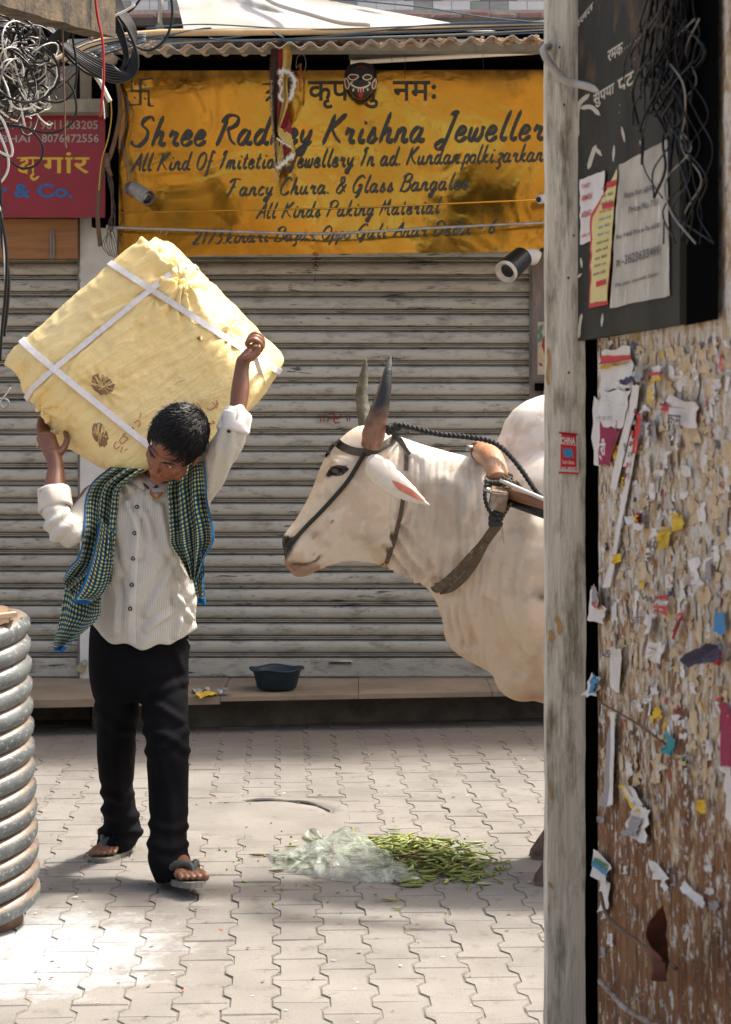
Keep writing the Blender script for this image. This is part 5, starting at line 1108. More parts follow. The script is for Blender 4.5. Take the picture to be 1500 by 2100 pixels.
# legs
RF = (Vector((-.795, 6.89, .015)), Vector((-.862, 6.66, .012))); FF = (Vector((-.598, 6.37, .022)), Vector((-.508, 6.145, .052)))
for (hx, kx, A_) in ((240, 236, RF[0]), (335, 345, FF[0])):
    a = P(hx, 1370, 6.5); k = P(kx, 1590, 6.5 if hx > 300 else 6.62); an = A_+Vector((0, -.02, .10))
    b.tube([a, a.lerp(k, .5), k, k.lerp(an, .4), an], [.065,.050,.036,.030,.028], 16); b.tube([an, A_+Vector((0,0,.035))], [.034,.032], 14)
# feet: heel -> toe frames
def foot(A_, T_, side):
    f = (T_-A_).normalized(); up = Vector((0,0,1)); s = f.cross(up).normalized(); up = s.cross(f); L = .235
    def fp(x, y, z): return A_+f*(y*L)+s*(x*side)+up*z
    b.ell(fp(0,.06,.036), (.031,.034,.034)); c = catmull([(0,.02,.040,.032),(0,.25,.046,.034),(.0,.45,.036,.033),(.0,.62,.028,.034)], 5); b.tube([fp(*q[:3]) for q in c], [q[3] for q in c], 14)
    b.ell(fp(.018,.70,.022), (.026,.032,.020)); b.ell(fp(-.018,.68,.022), (.026,.03,.018))
    for i, (x, l, r) in enumerate(((.031,1.0,.0115),(.012,.99,.0085),(-.004,.965,.0080),(-.019,.93,.0075),(-.033,.885,.0075))):
        c = catmull([(x*.9,.68,.020,r*1.1),(x,.68+(l-.68)*.5,.025,r),(x*1.06,l,.016,r*1.08)], 4); b.tube([fp(*q[:3]) for q in c], [q[3] for q in c], 8); b.ell(fp(x*1.06,l,.016), (r*1.15,)*3, None, 8, 6)
    return fp
fpR = foot(RF[0], RF[1], 1); fpF = foot(FF[0], FF[1], -1)
# right hand (image left), palm up against the sack corner
def finger(pts, r, n=8): c = catmull([(*p, q) for p, q in zip(pts, r)], 4); b.tube([P(*q[:3]) for q in c], [q[3] for q in c], n); b.ell(P(*pts[-1]), (r[-1],)*3, None, 8, 6)
for t in np.linspace(0, 1, 6): b.ell(P(110-14*t, 936-36*t, 6.36+.05*t), (.027+.006*t, .018, .024))
for i, (ox, ln) in enumerate(((0,1),(6,1.08),(12,1.0),(19,.85))): finger([(84+ox,900-ox*.15,6.41+i*.008),(80+ox,884,6.44+i*.012),(82+ox,866-4*ln,6.49+i*.014),(90+ox,852-6*ln,6.55+i*.012)], [.0095,.0088,.0082,.0072])
finger([(122,930,6.36),(133,916,6.38),(138,900,6.40),(134,886,6.43)], [.013,.0115,.0095,.008])
# left hand (image right), closed round the strap
for q in ((505,733,6.262,.020),(513,727,6.262,.023),(522,719,6.268,.023),(528,711,6.275,.020)): b.ell(P(q[0], q[1], q[2]), (q[3],)*3, None, 12, 8)
finger([(534,720,6.250),(535,706,6.236),(522,697,6.226),(508,702,6.232),(507,708,6.245)], [.0095,.0092,.0086,.0080,.007])
finger([(538,714,6.268),(538,699,6.252),(525,690,6.240),(511,695,6.246),(508,702,6.262)], [.0092,.009,.0086,.008,.007])
finger([(538,709,6.290),(538,694,6.275),(527,685,6.264),(514,689,6.268),(510,696,6.285)], [.009,.0088,.0082,.0075,.007])
finger([(534,706,6.308),(534,691,6.296),(526,683,6.288),(516,686,6.292)], [.008,.0078,.0072,.0065])
finger([(502,736,6.245),(514,731,6.232),(526,724,6.226),(531,713,6.222)], [.0125,.012,.0098,.0082])
me = remesh(b, .0030, 3, 'body', .45); co = getco(me); px, py = topx(co)
loc = (co-np.array(HC)) @ np.array(RH); lx, ly, lz = loc.T
face = (ly < -.03) & (np.abs(lx) < .08) & (lz > -.13) & (lz < .1)
for s in (-1, 1):
    g_ = face*np.exp(-((lx-s*.031)/.012)**2-((lz-.000)/.006)**2)*(ly < -.055); co += g_[:, None]*.0065*np.array(RH @ Vector((0,1,0)))
setco(me, co)
n1 = nz_(co[::1], (14,14,14), 2)
base = np.array([.17,.066,.034]); col = np.ones((len(co), 3))*base*(1+.18*n1[:, None])
def tint(w_, c): 
    global col
    w_ = np.clip(w_, 0, 1)[:, None]; col = col*(1-w_)+np.array(c)*w_
hd = (np.linalg.norm(loc, axis=1) < .16)
tint(hd*.55, (.25,.088,.04)); tint(face*.5*gz(lx, lz, 0, -.045, .05, .04), (.30,.105,.05))
tint(face*(ly < -.06)*.75*np.exp(-((lx)/.022)**4-((lz+.071)/.0085)**2), (.20,.055,.042))
tint(face*(ly < -.055)*.55*np.exp(-(lx/.024)**4-((lz+.057)/.005)**2), (.05,.028,.02))
for s in (-1, 1):
    e = ((lz-(.021+.10*(.0-abs(1)*0)))-.0); arc = .0205+.006*np.cos((lx-s*.032)*60)-.004
    tint(face*(ly < -.045)*.95*np.exp(-((lx-s*.034)/.019)**6-((lz-arc)/.0038)**2), (.015,.01,.008)); tint(face*.5*np.exp(-((lx-s*.031)/.016)**4-((lz)/.009)**2)*(ly < -.05), (.10,.04,.025))
tint(hd*(lz > .04)*(ly > -.07)*.9, (.02,.012,.01))
pal = gz(px, py, 512, 722, 17, 14)*(co[:, 2] > 1.5); tint(pal*.55, (.42,.22,.15))
ft = (co[:, 2] < .12); tint(ft*.45, (.27,.15,.10))
paint(me, col)
def skin_mat(name='skin', rough=.42):
    q = NM(name, rough, 0, .5); a = q.n('ShaderNodeAttribute', attribute_name='paint').outputs['Color']
    q.col(a); q.b.inputs['Subsurface Weight'].default_value = .12; q.b.inputs['Subsurface Radius'].default_value = (.012,.005,.002); q.bump(q.noise(260, 3), .15, .0008); return q.m
obj_from(me, 'body', skin_mat(), man)
# eyes
M_eyew = flat('eye_white', (.70,.66,.62), .15, 0, .6); M_iris = flat('iris', (.02,.01,.008), .1, 0, .8)
for s in (-1, 1):
    b = B(); b.ell(hl(s*.031,-.0635,-.0005), (.0125,)*3, RH, 16, 12); e = b.build('eye', M_eyew, man, True)
    b = B(); b.ell(hl(s*.031-.004,-.0748,-.0018), (.0056,.0026,.0056), RH, 12, 8); b.build('iris', M_iris, e, True)
for s in (-1, 1):
    b = B(); c = catmull([(s*.013,-.0885,.0175,.002),(s*.022,-.0905,.0225,.0034),(s*.034,-.0845,.0245,.0030),(s*.049,-.0700,.0190,.0015)], 5); b.tube([hl(*q[:3]) for q in c], [q[3] for q in c], 8); b.build('eyebrow', flat('brow_hair', (.010,.008,.007), .7), man, True)
    b = B(); c = catmull([(s*.017,-.0755,.002),(s*.025,-.0800,.0060),(s*.036,-.0785,.0058),(s*.046,-.0690,.0005)], 5); b.tube([hl(*q) for q in c], .0013, 5); b.build('eyelashes', flat('lash', (.008,.006,.006), .6), man, True)
# hair
M_hair = NM('hair', .36, 0, .3); M_hair.col((.004,.004,.0045)); M_hair = M_hair.m
def hairline(x, y):      # lowest head height that carries hair
    if y < -.02: return .070-.55*abs(x)*(1 if abs(x) > .05 else .15)+(.012 if y < -.06 else 0)
    return .0 if y < .03 else -.045
b = B(); NU, NV = 64, 40; V = []
for j in range(NV+1):
    t = math.pi*j/NV
    for i in range(NU):
        a = 2*math.pi*i/NU; d = Vector((math.sin(t)*math.cos(a), math.sin(t)*math.sin(a), math.cos(t))); p = Vector((d.x*.079, d.y*.099+.018, d.z*.092+.034))
        k = 1+.05*fbm(d*4)+.03*fbm(d*12)+.05*max(0, -d.y)*max(0, d.z); zl = hairline(p.x, p.y)+.010*math.sin(p.x*160)
        if p.z < zl: k *= max(.70, 1-(zl-p.z)*14)
        V.append(hl(p.x*k, (p.y-.02)*k+.02, (p.z-.03)*k+.03))
b.add(V, [(j*NU+i, (j+1)*NU+i, (j+1)*NU+(i+1) % NU, j*NU+(i+1) % NU) for j in range(NV) for i in range(NU)])
hr = random.Random(5); cnt = 0
while cnt < 2600:
    d = Vector((hr.gauss(0,1), hr.gauss(0,1), hr.gauss(0,1))).normalized(); p = Vector((d.x*.078, d.y*.098+.018, d.z*.090+.034))
    if p.z < hairline(p.x, p.y)+.004: continue
    cnt += 1; k = 1+.05*fbm(d*4); p = Vector((p.x*k, (p.y-.02)*k+.02, (p.z-.03)*k+.03))
    flow = Vector((-.55+.5*fbm(d*3+Vector((9,0,0)))+d.x*.5, -.75+.5*d.y, -.30-.3*(1-d.z))); flow = (flow-d*flow.dot(d)); flow = flow.normalized() if flow.length > .05 else Vector((0,-1,0)); L_ = hr.uniform(.02, .05)
    w_ = Vector((hr.uniform(-.3,.3), hr.uniform(-.3,.3), hr.uniform(-.3,.3))); pts = []
    for t in (0, .33, .66, 1):
        q = p+flow*L_*t+w_*L_*t*t*.6; dd = (Vector((q.x/.079, (q.y-.018)/.099, (q.z-.034)/.092))); l = dd.length; lift = .0015+.006*math.sin(t*2.6)*hr.uniform(.6,1.2)+(hr.uniform(0,.008)*t if hr.random() < .12 else 0)
        q = Vector((dd.x/l*.079, dd.y/l*.099+.018, dd.z/l*.092+.034))*(1)+dd.normalized()*lift if l < 1.15 else q
        pts.append(hl(*(q*(k if False else 1))))
    b.tube(pts, [.0012,.0014,.0010,.0003], 3, False)
b.build('hair', M_hair, man, True)
# ---- clothes
def shirt_mat():
    q = NM('striped_shirt', .8, 0, .2); uv = q.n('ShaderNodeAttribute', attribute_name='stripe').outputs['Fac']
    f = q.math('SINE', q.math('MULTIPLY', uv, 2*math.pi/.0052)); c = q.mix(q.ramp(f, .1, .8), (.60,.585,.54), (.46,.435,.385))
    c = q.mix(q.math('MULTIPLY', q.ramp(q.noise(7, 6), .5, .75), .4), c, (.42,.39,.33)); q.col(c)
    n1 = q.bump(q.noise(9, 5, sc=(1.6,1,1), dist=1.0), .8, .012); q.bump(q.noise(38, 4, dist=.5), .3, .003, n1); return q.m
M_shirt = shirt_mat()
b = B()
loft(b, [(282,968,362,972,.050,0,6.44),(232,984,398,984,.088,0,6.44),(192,1003,420,1000,.112,0,6.43),(182,1045,424,1045,.130,0,6.42),(198,1110,418,1110,.138,0,6.42),(207,1180,408,1180,.136,0,6.43),(199,1240,405,1240,.142,0,6.45),(190,1290,404,1285,.150,0,6.47),(194,1322,402,1316,.150,0,6.48)], 40)
limb(b, [(212,1030,6.42,.068),(165,1074,6.32,.054),(130,1086,6.24,.050),(115,1050,6.24,.045),(110,1022,6.265,.042)])
limb(b, [(385,1022,6.42,.074),(425,972,6.33,.057),(460,920,6.23,.049),(479,880,6.205,.045),(484,862,6.21,.046)])
b.tube([P(150,1105,6.25), P(112,1085,6.25)], [.03,.03], 12)
me = remesh(b, .0055, 5, 'shirt'); co = getco(me); no = getno(me); px, py = topx(co)
d_ = .0065*np.sin(py*.05+px*.10+3*nz_(co, (3,3,3), 2))*np.clip((px-150)/100, .3, 1)*np.clip((py-1000)/200, 0, 1)*.6
sl1 = np.clip((175-px)/40, 0, 1)*(py > 1000); d_ += sl1*.005*np.clip((py-1040)/30, 0, 1)*np.sin((py*.8+px*.6)*.22+2*nz_(co, (9,9,9), 2))
sl2 = np.clip((px-425)/20, 0, 1)*(py < 1010); d_ += sl2*.0035*np.sin((px*.9+py*.2)*.28+2*nz_(co, (8,8,8), 2))
for ps, am in (([(260,1000),(300,1060),(310,1100)],.010),([(262,1030),(285,1090),(280,1140)],.009),([(392,1100),(340,1190),(300,1260)],.006),([(400,1210),(350,1260),(300,1290)],.006),([(225,1170),(240,1230),(236,1300)],.008),([(365,1200),(372,1260),(360,1310)],.008),([(395,1270),(380,1250),(370,1230)],.010),([(215,1100),(240,1180)],.008),([(330,1040),(345,1120),(380,1180)],.006)):
    s = seg(px, py, ps); d_ += am*(np.exp(-(s/6)**2)-.8*np.exp(-((s-12)/6)**2))*(no[:, 1] < .2)
d_ += .005*nz_(co, (6,6,9), 3)
co = co+no*d_[:, None]; lo = py > 1270; k_ = 1-.55*np.abs((px-298)/105)**2.2+.05*np.sin(px*.09)
z0 = H-(1270-HY)*co[:, 1]/F; co[lo, 2] = z0[lo]+(co[lo, 2]-z0[lo])*np.clip(k_[lo], .2, 1.1); setco(me, co)
st_ = co[:, 0]+.05*np.sin(co[:, 2]*6)*.2
ang = 1.05; s1 = (px < 178) & (py > 985); st_[s1] = (co[s1, 2]*math.cos(.35)+co[s1, 0]*math.sin(.35)*1.1); s2 = (px > 428) & (py < 1035); st_[s2] = co[s2, 0]*.88-co[s2, 2]*.47
at = me.attributes.new('stripe', 'FLOAT', 'POINT'); at.data.foreach_set('value', st_)
obj_from(me, 'shirt', M_shirt, man); bvS = bvh_of(me)
def frS2(px, py, e=0): return hit(bvS, px, py, .0025+e*2, 6.3)
M_pl = mat('placket_cloth', (.58,.55,.49), (.50,.47,.41), 20, .8, bump=.5, bscale=40)
def patch(name, L, R_, m, off=.004, nu=6, nv=30, parent=man):
    L = catmull(L, 8); R_ = catmull(R_, 8); n = min(len(L), len(R_))
    def f(u, v):
        i = v*(n-1); a = int(min(i, n-2)); t = i-a; l = np.array(L[a])*(1-t)+np.array(L[a+1])*t; r = np.array(R_[a])*(1-t)+np.array(R_[a+1])*t; q = l*(1-u)+r*u; e = 0 if u in (0, 1) else 1; return hit(bvS, q[0], q[1], .001+off*e, 6.33)
    V, Fc = grid(f, nu, nv); return mesh(name, V, Fc, m, parent, True)
patch('placket', [(281,992),(274,1060),(268,1130),(264,1200),(260,1270),(262,1319)], [(298,994),(291,1060),(285,1130),(281,1200),(278,1270),(280,1320)], M_shirt, .0035)
for x, y in ((282,1039),(277,1093),(274,1145),(271,1199),(268,1248)):
    c = frS2(x, y); b = B(); b.tube([c+Vector((0,-.004,0)), c+Vector((0,-.0105,0))], .0066, 14); b.build('button', flat('button_dark', (.02,.02,.025), .3), man, True)
    b = B(); b.ell(c+Vector((0,-.0108,0)), (.0022,.001,.0022)); b.build('button_thread', M_pl, man, True)
# collar
def col_(x0, y0, x1, y1, x2, y2): return None
patch('collar', [(248,972),(262,985),(292,1004)], [(285,968),(296,984),(300,1006)], M_pl, .010, 5, 10)
patch('collar', [(308,1001),(330,995),(360,972)], [(318,1012),(344,1006),(378,975)], M_pl, .009, 5, 10)
b = B(); strokes(b, [[(290,990),(300,996),(306,1002)], [(334,997),(345,999),(352,1001)]], frS2, 2.2, e0=.003); b.build('collar_lining', M_black, man)
# embroidered shield
M_emb = flat('embroidery_gold', (.40,.17,.04), .8); M_embr = flat('embroidery_red', (.38,.04,.05), .8); M_embb = flat('embroidery_navy', (.02,.03,.08), .8); M_embw = flat('embroidery_white', (.65,.60,.58), .8)
b = B(); strokes(b, [[(310,1004),(309,1011),(314,1018),(321,1020),(328,1018),(332,1010),(330,1004)]], frS2, 2.0, e0=.002); b.build('emblem', M_emb, man)
b = B(); strokes(b, [[(321,1000),(321,1015)]], frS2, 7.4, e0=.0026); b.build('emblem', M_embw, man); b = B(); strokes(b, [[(321,998),(321,1001)]], frS2, 7.6, e0=.003); b.build('emblem', M_embb, man)
b = B(); strokes(b, [[(x,1004),(x,1015)] for x in (315.5,319.2,322.9,326.6)], frS2, .9, e0=.0032); b.build('emblem', M_embr, man)
V, Fc = typed("POLO", lambda x, y, e=0: frS2(x, y, .001), 313, 326, 1022, 1028); mesh('lettering', V, Fc, M_emb, man)
# rolled cuffs
M_cuff = mat('cuff_lining', (.60,.56,.50), (.48,.44,.38), 16, .8, bump=.5, bscale=26, dirt=(.30,.24,.18), dth=(.6,.75), dscale=20)
def cuff(name, p0, p1, r0, r1, m, r2=.9):
    a, c = P(*p0), P(*p1); ax = (c-a).normalized(); V = []; Fc = []; n = 30; u = ax.orthogonal().normalized(); w_ = ax.cross(u); prof = [(0,r0*r2),(0,r0),(.12,r0*1.06),(.5,(r0+r1)/2*1.04),(.9,r1*1.06),(1,r1),(1,r1*.8),(.7,r1*.72)]
    for t, r in prof:
        for i in range(n): t_ = 2*math.pi*i/n; rr = r*(1+.05*math.sin(t_*3+t*4)+.03*math.sin(t_*7)); V.append(a.lerp(c, t)+(u*math.cos(t_)+w_*math.sin(t_))*rr)
    Fc = [(k*n+i, k*n+(i+1) % n, (k+1)*n+(i+1) % n, (k+1)*n+i) for k in range(len(prof)-1) for i in range(n)]; return mesh(name, V, Fc, m, man, True)
cuff('cuff', (116,1046,6.25), (108,1004,6.275), .051, .048, M_cuff); cuff('cuff', (478,886,6.205), (486,846,6.212), .049, .043, flat('cuff_white', (.70,.68,.66), .8))
c = P(470, 884, 6.15); b = B(); b.tube([c, c+Vector((0,-.004,0))], .006, 12); b.build('cuff_button', M_black, man, True)
# trousers
b = B()
loft(b, [(192,1270,380,1270,.105,0,6.49),(187,1300,384,1300,.122,0,6.49),(186,1340,386,1340,.125,0,6.49),(188,1390,386,1390,.125,0,6.5),(196,1432,383,1432,.105,0,6.5)], 36)
loft(b, [(192,1380,288,1380,.10,0,6.5),(199,1440,284,1440,.10,0,6.52),(203,1500,278,1500,.09,0,6.56),(204,1560,274,1560,.082,0,6.60),(211,1620,271,1620,.075,0,6.68),(214,1668,279,1668,.078,0,6.76),(213,1695,287,1695,.085,0,6.80),(203,1716,288,1714,.09,0,6.80),(204,1734,268,1738,.085,0,6.79)], 28)
loft(b, [(284,1380,386,1380,.10,0,6.5),(293,1440,382,1440,.10,0,6.47),(298,1500,386,1500,.092,0,6.44),(305,1560,385,1560,.085,0,6.42),(310,1620,383,1620,.075,0,6.41),(311,1680,382,1680,.072,0,6.38),(306,1725,381,1725,.078,0,6.35),(308,1765,386,1760,.082,0,6.33),(322,1806,392,1778,.078,0,6.32)], 28)
me = remesh(b, .006, 2, 'trousers'); co = getco(me); no = getno(me); px, py = topx(co)
d_ = .006+.004*nz_(co, (7,7,4), 3)
for ps, am in (([(287,1432),(330,1452),(372,1480)],.010),([(290,1425),(320,1420),(372,1400)],.007),([(300,1500),(345,1510),(382,1540)],.010),([(305,1540),(340,1530),(380,1500)],.008),([(212,1625),(245,1640),(268,1628)],.008),([(215,1660),(250,1680),(284,1670)],.010),([(208,1705),(240,1700),(285,1705)],.012),([(312,1690),(350,1705),(380,1695)],.008),([(310,1730),(350,1745),(384,1730)],.008),([(200,1450),(240,1500),(270,1500)],.006),([(330,1560),(350,1640),(352,1740)],.006),([(236,1480),(240,1560),(246,1640)],.005),([(355,1330),(372,1370),(382,1400)],.006)):
    s = seg(px, py, ps); d_ += .55*am*(np.exp(-(s/7)**2)-.8*np.exp(-((s-15)/8)**2))*(no[:, 1] < .3)
co = co+no*d_[:, None]; setco(me, co)
q = NM('black_cloth', .9, 0, .08); q.col(q.mix(q.ramp(q.noise(4, 5), .3, .7), (.0045,.0045,.006), (.008,.008,.010))); n1 = q.bump(q.noise(14, 6, dist=.8), .5, .008); q.bump(q.noise(300, 3), .3, .001, n1)
obj_from(me, 'trousers', q.m, man)
V, Fc = tube(catmull([P(384,1312,6.42), P(389,1322,6.40), P(387,1334,6.40)], 5), .004, 6); mesh('belt_loop', V, Fc, M_black, man, True)
# sandals
M_sole = mat('sandal_sole', (.22,.215,.19), (.15,.145,.13), 30, .85); M_upper = mat('sandal_strap', (.075,.085,.08), (.05,.055,.055), 60, .6, bump=.5, bscale=120)
for fp, A_, T_, sd in ((fpR, RF[0], RF[1], 1), (fpF, FF[0], FF[1], -1)):
    sn = thing('sandal', 'x', 'y', A_); del sn['label']; del sn['category']; sn.parent = man; sn.matrix_parent_inverse = Matrix.Translation(-man.location)
    f = (T_-A_).normalized(); s = f.cross(Vector((0,0,1))).normalized(); up = s.cross(f); ol = []
    for t in np.linspace(0, 2*math.pi, 36, endpoint=False):
        y = .5-.58*math.cos(t); wd = (.036+.010*(y > .3)*min(1, (y-.3)/.3))*abs(math.sin(t))**.55*(1 if math.sin(t) > 0 else -1); ol.append((wd, y))
    V = [A_+f*(y*.235)+s*x*sd+up*z for z in (-.014, .0, .004) for x, y in ol]; n = len(ol)
    Fc = [tuple(range(n)), tuple(range(3*n-1, 2*n-1, -1))]+[(k*n+i, (k+1)*n+i, (k+1)*n+(i+1) % n, k*n+(i+1) % n) for k in (0, 1) for i in range(n)]
    mesh('sole', V, Fc, M_sole, sn)
    for sg in (-1, 1):
        b = B(); pts = catmull([fp(.006,.84,.016), fp(.012+sg*.006,.74,.046), fp(sg*.030+.002,.60,.050), fp(sg*.042,.48,.030), fp(sg*.042,.42,.006)], 5)
        for i, p in enumerate(pts): pass
        b.tube(pts, [.005+.0065*min(1, i/7) for i in range(len(pts))], 8); b.build('strap', M_upper, sn, True)
# checked scarf
def check_mat():
    q = NM('checked_cloth', .85, 0, .2); uv = q.n('ShaderNodeUVMap', uv_map='uv').outputs[0]; sep = q.n('ShaderNodeSeparateXYZ', {'Vector': uv}); P2 = 2*math.pi/.0128
    wob = q.math('MULTIPLY', q.math('SUBTRACT', q.noise(14, 4), .5), .010)
    a = q.ramp(q.math('SINE', q.math('MULTIPLY', q.math('ADD', sep.outputs[0], wob), P2)), -.3, .65); c = q.ramp(q.math('SINE', q.math('MULTIPLY', q.math('ADD', sep.outputs[1], wob), P2)), -.3, .65)
    base = q.mix(a, (.005,.035,.085), (.03,.13,.16)); base = q.mix(q.math('MULTIPLY', c, .8), base, q.mix(a, (.015,.11,.19), (.85,.62,.07)))
    z = sep.outputs[2]; bd = q.n('ShaderNodeAttribute', attribute_name='edge').outputs['Fac']
    base = q.mix(q.ramp(bd, .5, .6), base, (.01,.12,.30)); l1 = q.math('COMPARE', bd, .62); 
    base = q.mix(q.math('MULTIPLY', q.ramp(bd, .48, .50), q.ramp(bd, .56, .54)), base, (.55,.50,.50)); q.col(base); q.bump(q.noise(160, 4), .3, .001); return q.m
M_chk = check_mat()
def scarf(name, L, R_, dL, dR, folds, seed, edge='L', amp=.010, wid=None):
    L = catmull(L, 8); R_ = catmull(R_, 8); n = min(len(L), len(R_)); NU, NV = 44, 90; UV = []; ED = []
    ln = sum(math.dist(L[i][:2], L[i+1][:2]) for i in range(n-1))/655
    def f(u, v):
        i = v*(n-1); a = int(min(i, n-2)); t = i-a; l = np.array(L[a])*(1-t)+np.array(L[a+1])*t; r = np.array(R_[a])*(1-t)+np.array(R_[a+1])*t
        w0 = math.dist(l, r)/655; uu = u+.035*math.sin(u*folds*6.28+seed+v*2)*math.sin(u*math.pi); q = l*(1-uu)+r*uu; W = wid or .20
        d = dL*(1-u)+dR*u; fo = 1.5*amp*math.sin(u*folds*6.28+seed+v*2.0+1.2*fbm(Vector((u*2, v*3, seed)), 2))+.008*fbm(Vector((u*3, v*4, seed)), 3)
        UV.append((u*W, v*ln*1.05+.01*math.sin(u*5+seed))); e = 0
        if 'L' in edge: e = max(e, 1-u*W/.022)
        if 'R' in edge: e = max(e, 1-(1-u)*W/.022)
        if 'B' in edge: e = max(e, 1-(1-v)*ln/.045)
        ED.append(min(1, max(0, e))); p = P(q[0], q[1], d)
        h_ = bvS.ray_cast(CAM, (p-CAM).normalized())
        if h_[0] is not None and h_[0].y-.012 < p.y+fo: p = P(q[0], q[1], h_[0].y-.014+fo*.5); return p
        return p+Vector((0, fo, 0))
    V, Fc = grid(f, NU, NV); A = np.array([tuple(v) for v in V]).reshape(NV+1, NU+1, 3)
    for _ in range(2):
        Y = A[:, :, 1]; Y[1:-1, 1:-1] = (Y[1:-1, 1:-1]*2+Y[:-2, 1:-1]+Y[2:, 1:-1])/4
    V = [Vector(x) for x in A.reshape(-1, 3)]; o = mesh(name, V, Fc, M_chk, man, True, uv=UV); at = o.data.attributes.new('edge', 'FLOAT', 'POINT'); at.data.foreach_set('value', ED)
    return o
scarf('scarf', [(140,1180),(132,1210),(122,1270),(112,1310),(110,1332)], [(214,1190),(208,1235),(204,1266),(168,1300),(128,1338)], 6.33, 6.28, 1.5, 1.0, 'B', .008)
scarf('scarf', [(226,958),(188,990),(174,1030),(172,1080),(160,1140),(140,1165),(128,1190)], [(300,962),(250,1000),(241,1050),(236,1110),(230,1165),(222,1200),(160,1238)], 6.335, 6.275, 3.0, .3, 'L', .012)
scarf('scarf', [(205,1060),(196,1110),(184,1160),(168,1205),(150,1236)], [(232,1090),(230,1140),(226,1180),(214,1215),(180,1240)], 6.27, 6.26, 1.0, 2.0, 'LB', .006, .08)
scarf('scarf', [(356,962),(346,1000),(348,1050),(350,1095),(352,1118),(374,1152),(392,1190)], [(418,945),(424,985),(428,1030),(438,1075),(440,1108),(422,1142),(404,1188)], 6.275, 6.30, 3.0, 4.0, 'R', .012)
scarf('scarf', [(386,1150),(394,1180),(400,1210),(407,1238)], [(418,1130),(420,1170),(420,1210),(424,1240)], 6.30, 6.31, 1.0, 4.0, 'RB', .006, .07)
V, Fc = grid(lambda u, v: P(398+u*26+4*math.sin(v*6), 935+v*34+3*math.sin(u*7), 6.30+.012*math.sin(u*9+v*7)), 16, 14); mesh('scarf', V, Fc, mat('blue_cloth', (.01,.09,.30), (.01,.05,.18), 30, .8), man, True)
V, Fc = grid(lambda u, v: P(226+u*190, 956+v*26-6*math.sin(u*3.14), 6.50+.10*math.sin(u*3.14)+.012*math.sin(v*9)), 30, 6); mesh('scarf', V, Fc, flat('scarf_dark', (.012,.045,.07), .85), man, True)
# ------------------------------------------------------------------ the bull
DB = 6.55
bull = thing('bull', 'white humped bull with upright dark horns and rope harness, half behind the wooden post', 'bull', (1.0, DB, 0))
b = B()
# head: top contour -> jaw contour
loft(b, [(580,1112,584,1130,.020,0,DB),(581,1103,590,1152,.050,0,DB),(590,1088,604,1166,.072,.15,DB),(604,1072,622,1176,.074,.25,DB),(616,1052,648,1172,.066,.3,DB),(630,1028,676,1160,.066,.35,DB),(642,1000,704,1153,.074,.38,DB),(653,968,734,1152,.086,.4,DB),
         (664,944,766,1156,.100,.4,DB),(678,920,800,1160,.108,.35,DB),(700,897,822,1130,.108,.25,DB),(728,876,838,1080,.102,.15,DB),(756,872,850,1030,.09,.1,DB),(792,882,860,1000,.06,0,DB)], 32)
b.ell(P(622, 1168, DB), (.040,.045,.022), Matrix.Rotation(-.25, 3, 'Y')); b.ell(P(606, 1150, DB), (.036,.058,.030))
b.ell(P(775, 1090, DB), (.075,.088,.085)); b.ell(P(700, 960, DB), (.045,.100,.030), Matrix.Rotation(.6, 3, 'Y'))
# neck with its dewlap, trunk
loft(b, [(770,884,760,1130,.07,.2,DB),(795,886,792,1160,.088,.3,DB),(832,898,826,1178,.102,.4,DB),(880,914,868,1200,.118,.5,DB),(930,928,900,1250,.135,.6,DB),(980,938,918,1318,.158,.65,DB),(1030,935,950,1350,.190,.6,DB),(1080,915,1000,1378,.225,.5,DB),(1130,900,1070,1425,.262,.4,DB),
         (1200,892,1160,1448,.285,.25,DB),(1320,898,1300,1430,.31,.15,DB),(1500,905,1490,1410,.335,.1,DB),(1700,905,1700,1400,.33,.1,DB),(1880,890,1880,1370,.29,.1,DB),(2000,900,1990,1300,.24,.1,DB),(2060,960,2050,1200,.15,0,DB)], 40)
b.ell(P(1135, 905, DB), (.175,.105,.150), Matrix.Rotation(.1, 3, 'Y')); b.ell(P(1165, 880, DB), (.13,.085,.115)); b.ell(P(1250, 905, DB), (.20,.10,.10)); b.ell(P(1085, 920, DB), (.11,.09,.09))
b.ell(P(1130, 1180, DB-.13), (.17,.14,.26), Matrix.Rotation(.15, 3, 'Y')); b.ell(P(1130, 1180, DB+.13), (.17,.14,.26), Matrix.Rotation(.15, 3, 'Y'))
b.ell(P(1075, 1380, DB), (.10,.09,.09)); b.ell(P(945, 1275, DB), (.045,.030,.10))
for s, hx, hd in ((-1, 1120, 6.37), (1, 1110, 6.74)):
    b.tube([P(1175,1300,DB+s*.16), P(1190,1420,DB+s*.17), P(1188,1520,DB+s*.17)], [.13,.095,.062], 18)
    hf = Vector((PX(hx,hd), hd, 0)); b.tube(catmull([tuple(P(1188,1500,DB+s*.17)), tuple(P(1182,1590,DB+s*.175)), tuple(hf+Vector((.07,0,.22))), tuple(hf+Vector((.055,0,.09)))], 5), list(np.interp(np.linspace(0,1,16), [0,.33,.7,1], [.062,.048,.036,.045])), 16)
    b.tube([P(1985,1180,DB+s*.14), P(1960,1380,DB+s*.16), P(2030,1560,DB+s*.16), P(2010,1680,DB+s*.16), P(1995,1775,DB+s*.16)], [.17,.12,.05,.042,.048], 16)
me = remesh(b, .0085, 5, 'bull_body', .5); co = getco(me); no = getno(me); px, py = topx(co)
near = np.clip((-.15-no[:, 1])/.35, 0, 1); d_ = np.zeros(len(co))
d_ -= near*.014*gz(px, py, 692, 965, 17, 9)                    # eye socket
d_ += near*.008*gz(px, py, 694, 946, 26, 7); d_ += near*.005*gz(px, py, 690, 984, 22, 6)
